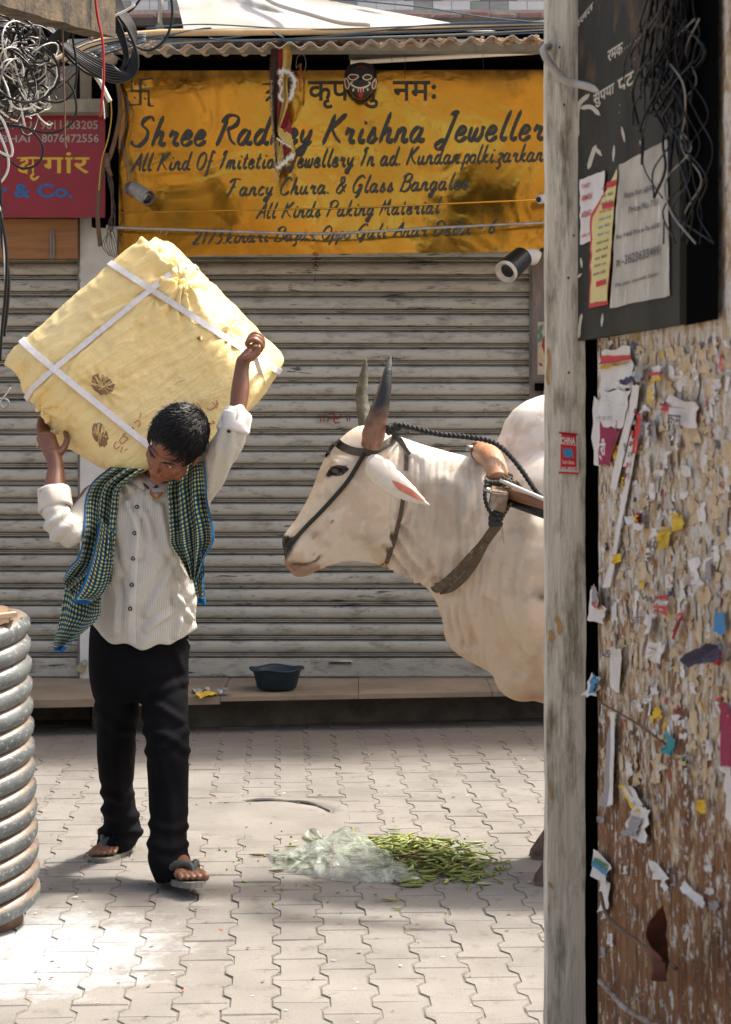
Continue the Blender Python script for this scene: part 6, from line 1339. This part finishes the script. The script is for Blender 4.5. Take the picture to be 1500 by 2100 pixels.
d_ -= near*.007*np.exp(-(seg(px, py, [(602,1158),(625,1158),(648,1152),(657,1140)])/3.5)**2)   # mouth
d_ -= near*.010*gz(px, py, 593, 1118, 7, 7)                    # nostril
d_ -= near*.006*np.exp(-(seg(px, py, [(700,1010),(735,1060),(745,1110)])/12)**2); d_ += near*.006*np.exp(-(seg(px, py, [(650,1060),(700,1080),(760,1100)])/14)**2)
for ps, am, w_ in (([(790,1120),(812,1150),(845,1185)],.010,5),([(806,1100),(835,1145),(868,1180)],.010,6),([(822,1080),(855,1130),(888,1165)],.008,6),([(838,940),(836,1000),(826,1060)],.006,5),([(850,940),(850,1000),(838,1070)],.006,5),([(862,950),(866,1010),(855,1080)],.005,6),([(915,1215),(922,1260),(932,1310)],.010,5),([(925,1210),(938,1270),(950,1320)],.010,6),([(935,1205),(955,1260),(972,1320)],.007,8),([(1000,1240),(1020,1320),(1060,1370)],.010,14),([(905,1000),(900,1080),(915,1160)],.006,10),([(940,1020),(935,1100),(950,1170)],.006,12),([(1060,1080),(1040,1200),(1060,1320)],.012,18),([(985,1000),(960,1090),(940,1170)],.005,8),([(700,1160),(745,1154),(790,1160)],.006,6)):
    s = seg(px, py, ps); am *= 1.35; d_ += near*(-am*np.exp(-(s/w_)**2)+am*.7*np.exp(-((s-w_*2)/(w_*1.1))**2))
d_ += .004*nz_(co, (5,5,5), 3); d_ += (px > 790)*(px < 1000)*.0034*near*np.sin(px*.42+3*nz_(co, (6,6,6), 2, 4.))*np.clip((py-900)/60, 0, 1)
co = co+no*d_[:, None]; setco(me, co)
n1 = nz_(co, (4,4,4), 4); n2 = nz_(co, (16,16,16), 3, 5.); n3 = nz_(co, (70,70,70), 2, 9.)
col = np.ones((len(co), 3))*np.array([.66,.57,.46])*(1+.08*n1)[:, None]
def tint(w_, c):
    global col
    w_ = np.clip(w_, 0, 1)[:, None]; col = col*(1-w_)+np.array(c)*w_
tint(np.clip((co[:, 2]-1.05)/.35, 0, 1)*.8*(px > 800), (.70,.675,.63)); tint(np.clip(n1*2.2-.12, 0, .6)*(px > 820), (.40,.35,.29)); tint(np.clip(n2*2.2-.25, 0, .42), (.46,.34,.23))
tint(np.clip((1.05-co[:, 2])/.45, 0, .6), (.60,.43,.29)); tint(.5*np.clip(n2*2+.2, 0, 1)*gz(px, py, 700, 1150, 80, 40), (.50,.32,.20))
tint(.75*gz(px, py, 650, 1094, 14, 10)*np.clip(1+n2*2, .2, 1.2), (.30,.16,.09)); tint(.35*gz(px, py, 762, 1115, 30, 22), (.34,.22,.14)); tint(.6*gz(px, py, 1100, 1215, 34, 14)*np.clip(.6+n2*2, 0, 1), (.22,.18,.14)); tint(gz(px, py, 1112, 1225, 9, 7)*.9, (.04,.03,.03))
nose = 1/(1+np.exp((px-(613-(py-1102)*.50)-3*n2)/1.4)); tint(nose*(py > 1100+3*n2)*(py < 1152)*(px < 622), (.012,.011,.012))
tint(gz(px, py, 598, 1158, 12, 9)*.8, (.28,.14,.09)); tint(1/(1+np.exp((1156-py+(px-640)*.12)/1.5))*(px < 656)*.85, (.24,.125,.075)); tint(np.exp(-(seg(px, py, [(602,1157),(625,1158),(648,1152),(657,1142)])/2.8)**2)*.95, (.04,.022,.018))
tint(gz(px, py, 760, 900, 22, 14)*.6, (.33,.24,.17)); tint(gz(px, py, 712, 925, 30, 10)*.3, (.42,.38,.33))
tint(np.clip((n3-.5)*6, 0, .5)*(px < 660)*(py > 1090), (.12,.08,.07)); tint(gz(px, py, 1100, 1432, 40, 12)*.5, (.42,.17,.10)); tint(gz(px, py, 683, 1069, 2.5)*1.2, (.02,.02,.02))
eye = (np.abs((px-692)/22)**2.2+np.abs((py-965-(px-692)*-.12)/10.5)**2 < 1)*(near > .2); tint(eye*1., (.012,.01,.01)); tint(gz(px, py, 674, 974, 6, 5)*near, (.012,.01,.01))
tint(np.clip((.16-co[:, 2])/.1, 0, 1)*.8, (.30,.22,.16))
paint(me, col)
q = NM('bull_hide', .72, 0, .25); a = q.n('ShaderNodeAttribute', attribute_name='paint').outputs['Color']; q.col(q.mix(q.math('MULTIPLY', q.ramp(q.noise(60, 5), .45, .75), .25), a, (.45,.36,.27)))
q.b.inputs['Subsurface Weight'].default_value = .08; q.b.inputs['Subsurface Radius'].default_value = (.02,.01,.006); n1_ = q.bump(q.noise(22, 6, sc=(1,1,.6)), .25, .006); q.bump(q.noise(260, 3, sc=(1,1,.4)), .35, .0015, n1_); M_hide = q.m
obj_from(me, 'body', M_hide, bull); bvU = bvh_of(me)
def onU(px, py, off=.004, d=None): return hit(bvU, px, py, off, d or 6.45)
b = B(); e0 = onU(694, 965, -.006); b.ell(e0, (.022,.014,.0155)); b.build('eye', flat('bull_eye', (.006,.006,.008), .06, 0, .8), bull, True)
b = B(); pts = [onU(x, y, .001) for x, y in ((671,976),(677,966),(686,958),(697,956),(708,959),(715,963))]; b.tube(catmull(pts, 5), .0042, 8); b.build('eyelid', M_hide, bull, True)
V, Fc = tube(catmull([onU(x, y, .002) for x, y in ((673,977),(680,966),(690,960),(700,959),(711,962))], 5), .0022, 6); mesh('eyelashes', V, Fc, M_black, bull, True)
V, Fc = tube(catmull([onU(x, y, .002) for x, y in ((673,977),(682,974),(694,975),(706,970),(713,963))], 5), .0018, 6); mesh('eyelid', V, Fc, M_black, bull, True)
# horns
def horn_mat():
    q = NM('horn', .38, 0, .4); sep = q.n('ShaderNodeSeparateXYZ', {'Vector': q.pos}); z = q.math('ADD', sep.outputs[2], q.math('MULTIPLY', q.math('SUBTRACT', q.noise(14, 6), .5), .09))
    c = q.mix(q.ramp(z, 1.405, 1.48), (.24,.125,.085), (.018,.022,.024)); c = q.mix(q.ramp(z, 1.585, 1.66), c, (.16,.165,.15)); c = q.mix(q.math('MULTIPLY', q.ramp(q.noise(40, 5), .5, .7), .6), c, (.05,.025,.02)); q.col(c); q.bump(q.noise(60, 4, sc=(.4,.4,3)), .5, .003); return q.m
def horn(pts, m, name='horn'):
    c = catmull(pts, 7); V, Fc = tube([P(q[0], q[1], q[2]) for q in c], [q[3]*(1+.03*math.sin(i*1.1)*(i < 24))+.0012*fbm(Vector((i*.4,0,0))) for i, q in enumerate(c)], 20); return mesh(name, V, Fc, m, bull, True)
horn([(762,915,6.455,.032),(766,893,6.44,.0355),(773,862,6.425,.033),(783,826,6.42,.0265),(790,794,6.42,.0205),(795,766,6.43,.0145),(799,744,6.44,.008),(802,731,6.445,.0025)], horn_mat())
horn([(756,905,6.60,.030),(751,870,6.63,.024),(745,838,6.65,.0215),(742,805,6.66,.0195),(746,775,6.665,.015),(749,752,6.67,.010),(751,737,6.67,.003)], mat('horn_dusty', (.13,.12,.08), (.04,.04,.035), 26, .6, bump=.6, bscale=60))
# ears
def ear(base, tip, wid, d0, d1, sgn, flip=False):
    bx, by = base; tx, ty = tip; L = math.hypot(tx-bx, ty-by); dx, dy = (tx-bx)/L, (ty-by)/L; nx, ny = -dy, dx
    def f(u, v, back=0):
        w_ = wid*(math.sin(math.pi*min(1, (v*.86+.14))**.8)**.85)*(1-.15*v); s = u*2-1; cup = .030*(1-s*s)*(1-.6*v)
        x = bx+dx*L*v+nx*w_*s*.5; y = by+dy*L*v+ny*w_*s*.5+6*math.sin(v*math.pi); return P(x, y, d0+(d1-d0)*v+sgn*cup*(1 if not back else .72)+(.010 if back else 0)*(-sgn))
    V, Fc = grid(lambda u, v: f(u, v), 14, 22); V2 = [v+Vector((0, .007, 0)) for v in V]; n = len(V)
    rimf = [(i, i+15, i+15+n, i+n) for i in range(0, 22*15, 15)]+[(i+14+15, i+14, i+14+n, i+29+n) for i in range(0, 22*15, 15)]
    return V+V2, Fc+[tuple(x+n for x in reversed(f_)) for f_ in Fc]+rimf
b = B(); V, Fc = ear((755,948), (883,1037), 56, 6.40, 6.30, -1); b.add(V, Fc); b.ell(P(772,952,6.43), (.036,.028,.030), Matrix.Rotation(.6,3,'Y')); b.ell(P(790,962,6.40), (.040,.024,.030), Matrix.Rotation(.6,3,'Y')); me = remesh(b, .0045, 4, 'ear', .4)
c_ = np.ones((len(me.vertices), 3))*np.array([.70,.64,.56]); paint(me, c_); obj_from(me, 'ear', M_hide, bull)
bvE = bvh_of(me)
def onE(px, py, off=.003): return hit(bvE, px, py, off, 6.33)
# pink inner ear
inn = [(804,985),(820,990),(845,1004),(862,1018),(872,1028),(858,1024),(836,1014),(815,1002)]
V = [onE(832,1003,.003)]+[onE(x, y, .0025) for x, y in catmull(inn+[inn[0]], 4)]; n = len(V)-1; mesh('inner_ear', V, [(0, 1+i, 1+(i+1) % n) for i in range(n)], mat('ear_pink', (.62,.22,.13), (.48,.14,.09), 40, .7), bull, True)
V, Fc = ear((850,925), (928,920), 18, 6.72, 6.80, 1); mesh('ear', V, Fc, mat('hide_plain', (.62,.56,.48), (.5,.44,.36), 20, .8), bull, True)
# hooves
M_hoof = mat('hoof', (.15,.095,.06), (.07,.045,.03), 30, .6, bump=.4)
for hx, hd in ((1118,6.37),(1108,6.74)):
    for dz in (-.026, .026):
        c = Vector((PX(hx,hd)+.02, hd+dz, 0)); b = B(); prof = [(0,-.055,.055,.026),(.02,-.050,.052,.026),(.05,-.030,.052,.025),(.085,-.006,.048,.022)]; n = 14; V = []
        for z, x0, x1, hw in prof:
            for i in range(n): t = 2*math.pi*i/n; V.append(c+Vector(((x0+x1)/2+(x1-x0)/2*math.cos(t), hw*math.sin(t), z+.001)))
        b.add(V, [(k*n+i, k*n+(i+1) % n, (k+1)*n+(i+1) % n, (k+1)*n+i) for k in range(3) for i in range(n)]+[tuple(range(n)), tuple(range(3*n, 4*n))]); b.build('hoof', M_hoof, bull, True)
V, Fc = tube(catmull([P(2050,920,DB), P(2085,1000,DB), P(2095,1200,DB), P(2090,1400,DB)], 6), [.03]*6+[.018]*8+[.03]*5, 10); mesh('tail', V, Fc, M_hide, bull, True)
# ---- halter and yoke: things that rest on the bull
M_lea = mat('leather', (.10,.085,.07), (.05,.042,.036), 30, .55, bump=.4, bscale=80, dirt=(.24,.2,.17), dth=(.55,.7), dscale=30); M_rope = mat('rope_black', (.016,.018,.018), (.03,.032,.03), 80, .7, bump=.6, bscale=200); M_ropeb = mat('braid', (.045,.045,.04), (.14,.09,.05), 160, .8)
M_web = mat('webbing', (.13,.095,.06), (.075,.055,.038), 40, .9, bump=.8, bscale=120, dirt=(.30,.25,.18), dth=(.58,.7), dscale=40)
hal = thing('halter', 'rope and leather halter strapped round the bull\'s head', 'halter', P(760, 920, 6.4))
def band(name, px_, w_, m, par, off=.006, th=.004, k=6, surf=onU, flat_=False, wts=None):
    pts = catmull(px_, k); cs_ = [Vector(surf(q[0], q[1], off)) if len(q) < 3 or q[2] == 0 else P(*q) for q in pts]; A = np.array([tuple(c) for c in cs_])
    for _ in range(3): A[1:-1] = .25*A[:-2]+.5*A[1:-1]+.25*A[2:]
    cs_ = [Vector(a) for a in A]; V = []; n = len(cs_)
    for i, c in enumerate(cs_):
        t = (cs_[min(i+1, n-1)]-cs_[max(i-1, 0)]).normalized(); vn = (CAM-c).normalized(); s = t.cross(vn).normalized(); vn = s.cross(t)
        for a_, b_ in ((-.5,0),(.5,0),(.5,1),(-.5,1)): V.append(c+s*(w_*a_)+vn*(th*b_))
    Fc = [(4*i+k_, 4*i+(k_+1) % 4, 4*i+4+(k_+1) % 4, 4*i+4+k_) for i in range(n-1) for k_ in range(4)]+[(0,1,2,3),(4*n-1,4*n-2,4*n-3,4*n-4)]; return mesh(name, V, Fc, m, par)
band('brow_band', [(690,905),(698,913),(715,922),(735,927),(755,927),(775,921),(800,906),(812,897)], .026, M_lea, hal)
band('brow_band', [(775,918),(800,905),(812,893),(800,880),(788,884),(776,900),(768,915)], .016, M_lea, hal, .010)
band('loose_strap', [(690,908),(682,915),(674,928),(669,938)], .012, M_mb, hal, .006)
def rope(name, px_, r, m, par, off=.008, surf=onU, k=6):
    pts = catmull(px_, k); A = np.array([tuple(surf(q[0], q[1], off)) if len(q) < 3 or q[2] == 0 else tuple(P(*q)) for q in pts])
    for _ in range(3): A[1:-1] = .25*A[:-2]+.5*A[1:-1]+.25*A[2:]
    V, Fc = tube([Vector(a) for a in A], r, 8); return mesh(name, V, Fc, m, par, True)
def twisted(name, pts, r, m, par, pitch=.028):
    """two-strand twisted rope through world points"""
    c = [Vector(q) for q in pts]; b = B(); L = 0; ph = []
    for i, p in enumerate(c): L += (p-c[i-1]).length if i else 0; ph.append(L/pitch*2*math.pi)
    for s in (0, math.pi, ):
        P_ = []
        for i, p in enumerate(c):
            t = (c[min(i+1, len(c)-1)]-c[max(i-1,0)]).normalized(); u = t.cross(Vector((0,1,.1))).normalized(); v = t.cross(u); P_.append(p+(u*math.cos(ph[i]+s)+v*math.sin(ph[i]+s))*r*.55)
        b.tube(P_, r*.68, 7)
    return b.build(name, m, par, True)
rope('cheek_rope', [(748,930),(736,950),(715,985),(690,1015),(660,1048),(632,1076),(606,1104),(596,1112)], .0068, M_rope, hal)
def resamp(pts, n):
    A = np.array(pts); s = np.r_[0, np.cumsum(np.linalg.norm(np.diff(A, axis=0), axis=1))]; t = np.linspace(0, s[-1], n); return [Vector((np.interp(x, s, A[:, 0]), np.interp(x, s, A[:, 1]), np.interp(x, s, A[:, 2]))) for x in t]
A = catmull([tuple(onU(x, y, .010)) for x, y in ((828,1000),(826,1030),(820,1062),(812,1095),(802,1130),(793,1154))], 6); band('throat_band', [(829,985),(828,1010),(824,1045),(815,1085),(805,1122),(793,1154)], .014, M_ropeb, hal, .004, .007)
band('throat_band', [(816,893),(830,915),(834,940),(833,965)], .012, M_lea, hal)
b = B(); b.ell(onU(789, 1160, .004, 6.5), (.014,.012,.005)); b.tube([onU(791,1154,.006,6.5), onU(789,1160,.004,6.5)], .006, 8); b.build('brass_stud', mat('brass', (.55,.33,.13), (.4,.22,.08), 30, .4, .8), hal, True)
b = B()
for i in range(7): a = i*.9; b.ell(P(806+9*math.cos(a*2.1), 878+7*math.sin(a*1.7), 6.40), (.014,.012,.009), Matrix.Rotation(a, 3, 'Y'), 10, 7)
b.build('knot', M_rope, hal, True)
band('loose_strap', [(806,893,6.42),(822,908,6.40),(832,920,6.395),(841,932,6.39)], .012, M_lea, hal); band('loose_strap', [(808,890,6.42),(830,890,6.40),(842,886,6.39)], .008, M_lea, hal)
rein = resamp(catmull([tuple(P(*q)) for q in ((795,876,6.42),(815,871,6.40),(850,878,6.38),(900,890,6.36),(950,895,6.33),(1000,903,6.30),(1030,918,6.27),(1060,950,6.24),(1085,985,6.22),(1105,1013,6.2),(1140,1050,6.18))], 10), 260)
o = twisted('rein_rope', rein, .0075, M_rope, None, .03); tag(o, 'black twisted rope running from the bull\'s horns back over the yoke', 'rope')
yk = thing('yoke', 'worn wooden yoke resting on the bull\'s neck with rope bindings', 'yoke', P(1010, 960, 6.4))
M_yw = mat('yoke_wood', (.46,.20,.10), (.30,.17,.10), 6, .5, bump=.4, sc=(2,.6,2), dirt=(.45,.36,.27), dth=(.5,.7), dscale=9); M_yd = mat('yoke_dark_wood', (.20,.13,.08), (.11,.075,.05), 16, .8, bump=.7, sc=(3,3,.6), dirt=(.36,.31,.25), dth=(.55,.7), dscale=12)
def gt(u): return u
c = catmull([(985,925,6.75,.030),(988,925,6.55,.034),(995,930,6.42,.036),(1008,940,6.34,.036),(1018,962,6.28,.034),(1022,985,6.245,.033)], 7); V, Fc = tube([P(*q[:3]) for q in c], [q[3]+.0015*fbm(Vector((i*.3,1,0))) for i, q in enumerate(c)], 20); mesh('bar', V, Fc, M_yw, yk, True)
def qbox(pts4a, pts4b):
    return [P(*p) for p in pts4a]+[P(*p) for p in pts4b], [(0,1,2,3),(7,6,5,4),(0,4,5,1),(1,5,6,2),(2,6,7,3),(3,7,4,0)]
def bevelled(name, V, Fc, m, par, off=.005):
    me = bpy.data.meshes.new(name); me.from_pydata([tuple(v) for v in V], [], Fc); bm = bmesh.new(); bm.from_mesh(me); bmesh.ops.recalc_face_normals(bm, faces=bm.faces); bmesh.ops.bevel(bm, geom=bm.edges, offset=off, segments=2, affect='EDGES'); bm.to_mesh(me); bm.free(); me.materials.append(m); o = bpy.data.objects.new(name, me); link(o, par); return o
V, Fc = qbox([(964,908,6.46),(966,940,6.46),(992,950,6.46),(990,906,6.46)], [(972,906,6.60),(974,938,6.60),(1000,946,6.60),(998,906,6.60)]); bevelled('end_block', V, Fc, M_yd, yk)
V, Fc = qbox([(1007,1008,6.16),(1000,1042,6.16),(1036,1054,6.16),(1044,1012,6.16)], [(1008,972,6.26),(1004,1030,6.26),(1040,1044,6.26),(1046,978,6.26)]); bevelled('end_block', V, Fc, M_yd, yk, .004)
b = B(); b.tube([P(957,918,6.45), P(970,920,6.45)], .010, 10); b.build('bolt', M_steel, yk, True); b = B(); b.tube([P(992,1004,6.17), P(1006,1006,6.17)], .008, 10); b.build('bolt', M_steel, yk, True)
for i, (y, rr) in enumerate(((975,.040),(982,.041),(990,.040))):
    c0 = P(1023, y+4, 6.235); ring = [c0+Vector((math.cos(a)*rr*.98, math.sin(a)*rr*.9, math.sin(a)*.012+.004*math.cos(a+i))) for a in np.linspace(0, 2*math.pi, 40)]; twisted('binding', ring, .0048, M_web if i != 1 else M_rope, yk, .022)
for pts in ([(1002,985,6.18),(996,1000,6.17),(995,1020,6.165),(1000,1040,6.17),(1012,1060,6.18)], [(1062,990,6.2),(1068,1000,6.2),(1062,1015,6.2),(1050,1030,6.2),(1038,1048,6.19),(1028,1066,6.18)], [(1030,978,6.19),(1048,988,6.19),(1062,990,6.2),(1066,1002,6.2),(1056,1016,6.2)]): twisted('binding', resamp(catmull([tuple(P(*q)) for q in pts], 8), 60), .0055, M_rope if pts[0][0] < 1010 else M_web, yk, .024)
b = B()
for i in range(9): a = i*.8; b.ell(P(1016+8*math.cos(a*1.9), 1063+12*math.sin(a*1.3), 6.18), (.013,.012,.010), Matrix.Rotation(a, 3, 'Y'), 10, 7)
b.build('knot', M_rope, yk, True)
band('neck_strap', [(1024,1072,6.19),(1010,1090,6.23),(990,1118,6.30),(962,1148,6.37),(938,1174,6.415),(914,1196,6.45),(898,1206,6.49),(893,1202,6.53)], .030, M_web, yk, th=.007); band('neck_strap', [(998,1110,6.27),(978,1150,6.35),(955,1182,6.40),(928,1206,6.44),(905,1212,6.50)], .022, M_web, yk, th=.006)
b = B()
for i in range(26):
    t = random.random(); x, y, d = 1015-110*t, 1085+115*t, 6.24+.22*t; p0 = P(x+random.uniform(-8,8), y+random.uniform(-6,6), d-.012); b.tube([p0, p0+Vector((random.uniform(-.01,.01), -.005, random.uniform(-.014,.004)))], .0007, 3, False)
for q in ((1026,1078),(1030,1082),(1028,1076)): b.tube(catmull([P(*q, 6.18), P(q[0]+3, q[1]+15, 6.18), P(q[0]+random.uniform(-4,8), q[1]+34, 6.19)], 4), .0012, 4)
tag(b.build('frayed_threads', M_thr if False else flat('jute', (.26,.21,.15), .9), yk), kind='stuff')
sh = thing('cart_shaft', 'brown and black cart poles running back from the yoke behind the post', 'cart shaft', P(1040, 1010, 6.2))
V, Fc = tube([P(1030,1008,6.20), P(1300,1090,6.05)], .017, 14); mesh('pole', V, Fc, mat('shaft_brown', (.22,.10,.05), (.14,.06,.03), 10, .4), sh, True)
V, Fc = tube([P(1042,1022,6.22), P(1300,1115,6.10)], .022, 14); mesh('pole', V, Fc, M_mb, sh, True)
V, Fc = tube([P(1026,985,6.19), P(1060,1000,6.17), P(1130,1030,6.13), P(1300,1080,6.04)], .0065, 8); mesh('white_rope', V, Fc, flat('rope_white', (.55,.52,.48), .7), sh, True)
# ------------------------------------------------------------------ pea pods, loose peas and the plastic bag
pr = random.Random(21)
M_pod = [mat('pod_green', (.19,.235,.04), (.12,.155,.03), 30, .5, bump=.2), mat('pod_olive', (.27,.265,.06), (.17,.16,.04), 40, .55, bump=.3), mat('pod_pale', (.34,.36,.13), (.24,.27,.08), 40, .55), mat('pod_brown', (.14,.09,.03), (.07,.05,.02), 60, .7)]
def pod_mesh(k, curve):
    L = .072; V = []; Fc = []; n = 7; m = 9
    for i in range(m):
        t = i/(m-1); w_ = .0062*math.sin(math.pi*(.04+.92*t))**.6*(1+.10*math.sin(t*30)); x = (t-.5)*L
        for j in range(n): a = 2*math.pi*j/n; V.append((x, curve*(t-.5)**2*4*L+w_*math.cos(a), w_*.95*math.sin(a)*.8))
    for i in range(m-1):
        for j in range(n): Fc.append((i*n+j, i*n+(j+1) % n, (i+1)*n+(j+1) % n, (i+1)*n+j))
    Fc += [tuple(range(n-1,-1,-1)), tuple((m-1)*n+j for j in range(n))]; return V, Fc
pod0 = {}
def bagtop(x, y):
    """height of the bag of pods under the film"""
    cx, cy = PX(700, 6.6), 6.60; return max(0, .085*(1-((x-cx)/.25)**2-((y-cy)/.16)**2))
def heapz(x, y):
    cx, cy = PX(850, 6.66), 6.66; return max(0, .060*(1-((x-cx)/.28)**2-((y-cy)/.30)**2))
LB = {'heap': 'green pea pod lying in the heap spilled from the plastic bag', 'loose': 'single pea pod lying on the paving apart from the heap'}
def put_pod(x, y, z, rz, tilt, mi, ci, lab, grp, ry=0.0, sc=1.0):
    key = (mi, ci)
    if key not in pod0:
        V, Fc = pod_mesh(0, (.0,.10,-.16)[ci]); me = bpy.data.meshes.new('pea_pod'); me.from_pydata(V, [], Fc); me.materials.append(M_pod[mi]); me.polygons.foreach_set('use_smooth', [True]*len(me.polygons)); pod0[key] = me
    o = bpy.data.objects.new('pea_pod', pod0[key]); C.objects.link(o); o.location = (x, y, z); o.rotation_euler = (tilt, ry, rz); o.scale = (sc, sc*pr.uniform(.85,1.2), sc*pr.uniform(.85,1.2)); return tag(o, lab, 'pea pod', grp)
N1 = 0
while N1 < 238:
    u, v = pr.gauss(0, .52), pr.gauss(0, .5)
    if abs(u) > 1.15 or abs(v) > 1.05: continue
    px = 852+168*u; d = 6.66+.33*v+.10*v*(u < 0)-.10*u
    if px > 1000 and v > .7: continue
    x = PX(px, d); y = d
    if px < 770 and v < .15: continue
    if px > 930 and v > .35: continue
    z = .008+heapz(x, y)*pr.random()**.6
    put_pod(x, y, z, pr.uniform(-1.6, 1.6), pr.uniform(-.6,.6), pr.choices([0,1,2,3],[5,5,3,1])[0], pr.randrange(3), LB['heap'], 'pea pods in the spilled heap', pr.uniform(-.25,.25), pr.uniform(.6, 1.0)); N1 += 1
one = [((588,1783),.1,1.0,'pea pod lying just in front of the bag\'s left end',0),((530,1758),.05,.85,'lone brownish pea pod lying far left of the plastic bag',3),((772,1838),1.3,.45,'small pea pod in front of the heap, upright between two others',0),((800,1850),-.2,.8,'brownish pea pod nearest the viewer, lying across a joint',1),((815,1868),.6,.5,'short pea pod lowest in front of the heap',0),
       ((975,1732),.3,.9,'paler pea pod at the far right edge of the heap',2),((985,1738),.6,.7,'pea pod touching the pale one at far right of the heap',0),((808,1706),-.1,.7,'pea pod at the very back of the heap',0),((660,1725),.15,.9,'dark pea pod behind the white film of the bag',3),((1010,1755),.1,.6,'pea pod alone at the right end of the heap',0),((1018,1772),1.2,.6,'upright pea pod at the right end of the heap',0),((600,1740),.3,.7,'short pea pod leaning at the left end of the bag',1),((582,1765),-.8,.9,'steep green pea pod at the left tip of the bag',0),((570,1790),.4,.8,'thin dark pea pod at the left tip of the bag',3),((628,1748),-1.0,1.0,'dark pea pod lying on the left part of the plastic film',0)]
b = B()
for i in range(420):
    u, v = pr.gauss(0, .5), pr.gauss(0, .45)
    if u*u+v*v > .9: continue
    px = 852+168*u; d = 6.66+.33*v+.10*v*(u < 0)-.10*u
    if px < 760 and v < .1: continue
    x = PX(px, d); M_ = Matrix.Translation((x, d, .006+heapz(x, d)*.6*pr.random())) @ Matrix.Rotation(pr.uniform(-1.2,1.2), 4, 'Z'); V, Fc = pod_mesh(0, .1); b.add([M_ @ (Vector(q)*pr.choice((.7,.8)) if False else Vector(q)*.78) for q in V], Fc)
tag(b.build('pea_pods', M_pod[0], None, True), 'bottom layer of the spilled heap of pea pods', 'pea pods', kind='stuff')
for (x, y), rz, s, lab, mi in one:
    d = H*F/(y-HY); onbag = 'film' in lab and 'behind' not in lab; put_pod(PX(x,d), d, .008+(.035 if onbag else 0), rz, 0, mi, 1, lab, 'loose pea pods', 0, s)
# bag: thin translucent film draped over pods
q = NM('plastic_film', .3, 0, .6); t_ = q.t; out = t_.nodes['Material Output']; tr = t_.nodes.new('ShaderNodeBsdfTransparent'); mx = t_.nodes.new('ShaderNodeMixShader'); q.col((.42,.47,.40)); q.b.inputs['Roughness'].default_value = .16
f_ = q.ramp(q.noise(7, 4, dist=2.0), .38, .64); f_ = q.math('ADD', q.math('MULTIPLY', f_, .55), .24)
t_.links.new(f_, mx.inputs[0]); t_.links.new(tr.outputs[0], mx.inputs[1]); t_.links.new(q.b.outputs[0], mx.inputs[2]); t_.links.new(mx.outputs[0], out.inputs[0]); q.bump(q.noise(13, 4, dist=1.8), .55, .02); M_film = q.m
bag = thing('plastic_bag', 'crumpled clear plastic bag full of pea pods lying on the paving', 'bag', P(700, 1790, 6.6))
def film(u, v, seed=0.0, low=0.0):
    # v: 0 front .. 1 back; u: left..right
    L_ = 556+u*308; ycen = 1770+18*u; d0 = H*F/(1786+26*math.sin(u*2.2)-HY); d1 = H*F/(1752-30*math.exp(-((u-.5)/.22)**2)+10*u-HY); d = d0+(d1-d0)*v
    px_ = L_+8*math.sin(v*5+u*9); x = PX(px_, d); h = .046*math.sin(math.pi*min(1, max(0, v)))**.5*(math.sin(math.pi*min(1, (u*.96+.02)))**.6)*(1+1.1*math.exp(-((u-.48)/.18)**2)*v)
    h *= 1+.28*fbm(Vector((u*4+seed, v*2, 3)), 2); n_ = .011*(1-2*abs(fbm(Vector((u*7, v*3+u*4, 8+seed)), 2)))
    return Vector((x+.008*fbm(Vector((u*9, v*9, 1))), d, max(.003, h*(1-low)+n_*min(1, h*30)+.003)))
V, Fc = grid(lambda u, v: film(u, v), 120, 56); mesh('film', V, Fc, M_film, bag, True)
V, Fc = grid(lambda u, v: P(628+u*46+10*math.sin(v*5), 1716-18*v*math.sin(u*3.1)+34*(1-v), 6.74+.02*math.sin(u*11+v*4)), 24, 16); mesh('film', V, Fc, M_film, bag, True)
for i in range(60):
    u, v = pr.uniform(.06,.93), pr.uniform(.15,.85); p = film(u, v, 0, .35); put = put_pod(p.x, p.y, max(.008, p.z*.75-.005), pr.uniform(-1,1), pr.uniform(-.3,.3), pr.choices([0,1,3],[4,2,3])[0], pr.randrange(3), 'pea pod seen dimly through the plastic film of the bag', 'pea pods inside the bag', 0, pr.uniform(.6,.95))
# loose peas
pm_ = bpy.data.meshes.new('pea'); bm = bmesh.new(); bmesh.ops.create_icosphere(bm, subdivisions=2, radius=.0042); bm.to_mesh(pm_); bm.free(); pm_.materials.append(mat('pea_green', (.20,.34,.05), (.14,.26,.04), 50, .45)); pm_.polygons.foreach_set('use_smooth', [True]*len(pm_.polygons))
spots = [(612,1620+30),(433,1648),(404,1652),(578,1707),(557,1690),(577,1722),(504,1738),(451,1745),(464,1748),(543,1758),(491,1765),(530,1768),(466,1786),(305,1815),(545,1830),(578,1826),(504,1811),(499,1810),(673,1852),(645,1883),(630,1818),(713,1828),(802,1882),(762,1820),(915,1875),(920,1865),(990,1740),(985,1748),(996,1730),(640,1705),(598,1718),(571,1745),(480,1770),(608,1818),(560,1856),(700,1875)]
for i, (x, y) in enumerate(spots):
    d = H*F/(y-HY); o = bpy.data.objects.new('pea', pm_); C.objects.link(o); o.location = (PX(x,d), d, .0045); s = pr.uniform(.7,1.15); o.scale = (s,s,s); tag(o, 'tiny round green pea loose on the paving stones', 'pea', 'loose peas on the paving')
for i in range(40):
    x, y = pr.gauss(900, 90), pr.gauss(1765, 22); d = H*F/(y-HY); xx = PX(x,d); o = bpy.data.objects.new('pea', pm_); C.objects.link(o); o.location = (xx, d, .006+heapz(xx, d)*.95); tag(o, 'round green pea resting among the spilled pods', 'pea', 'peas in the heap')
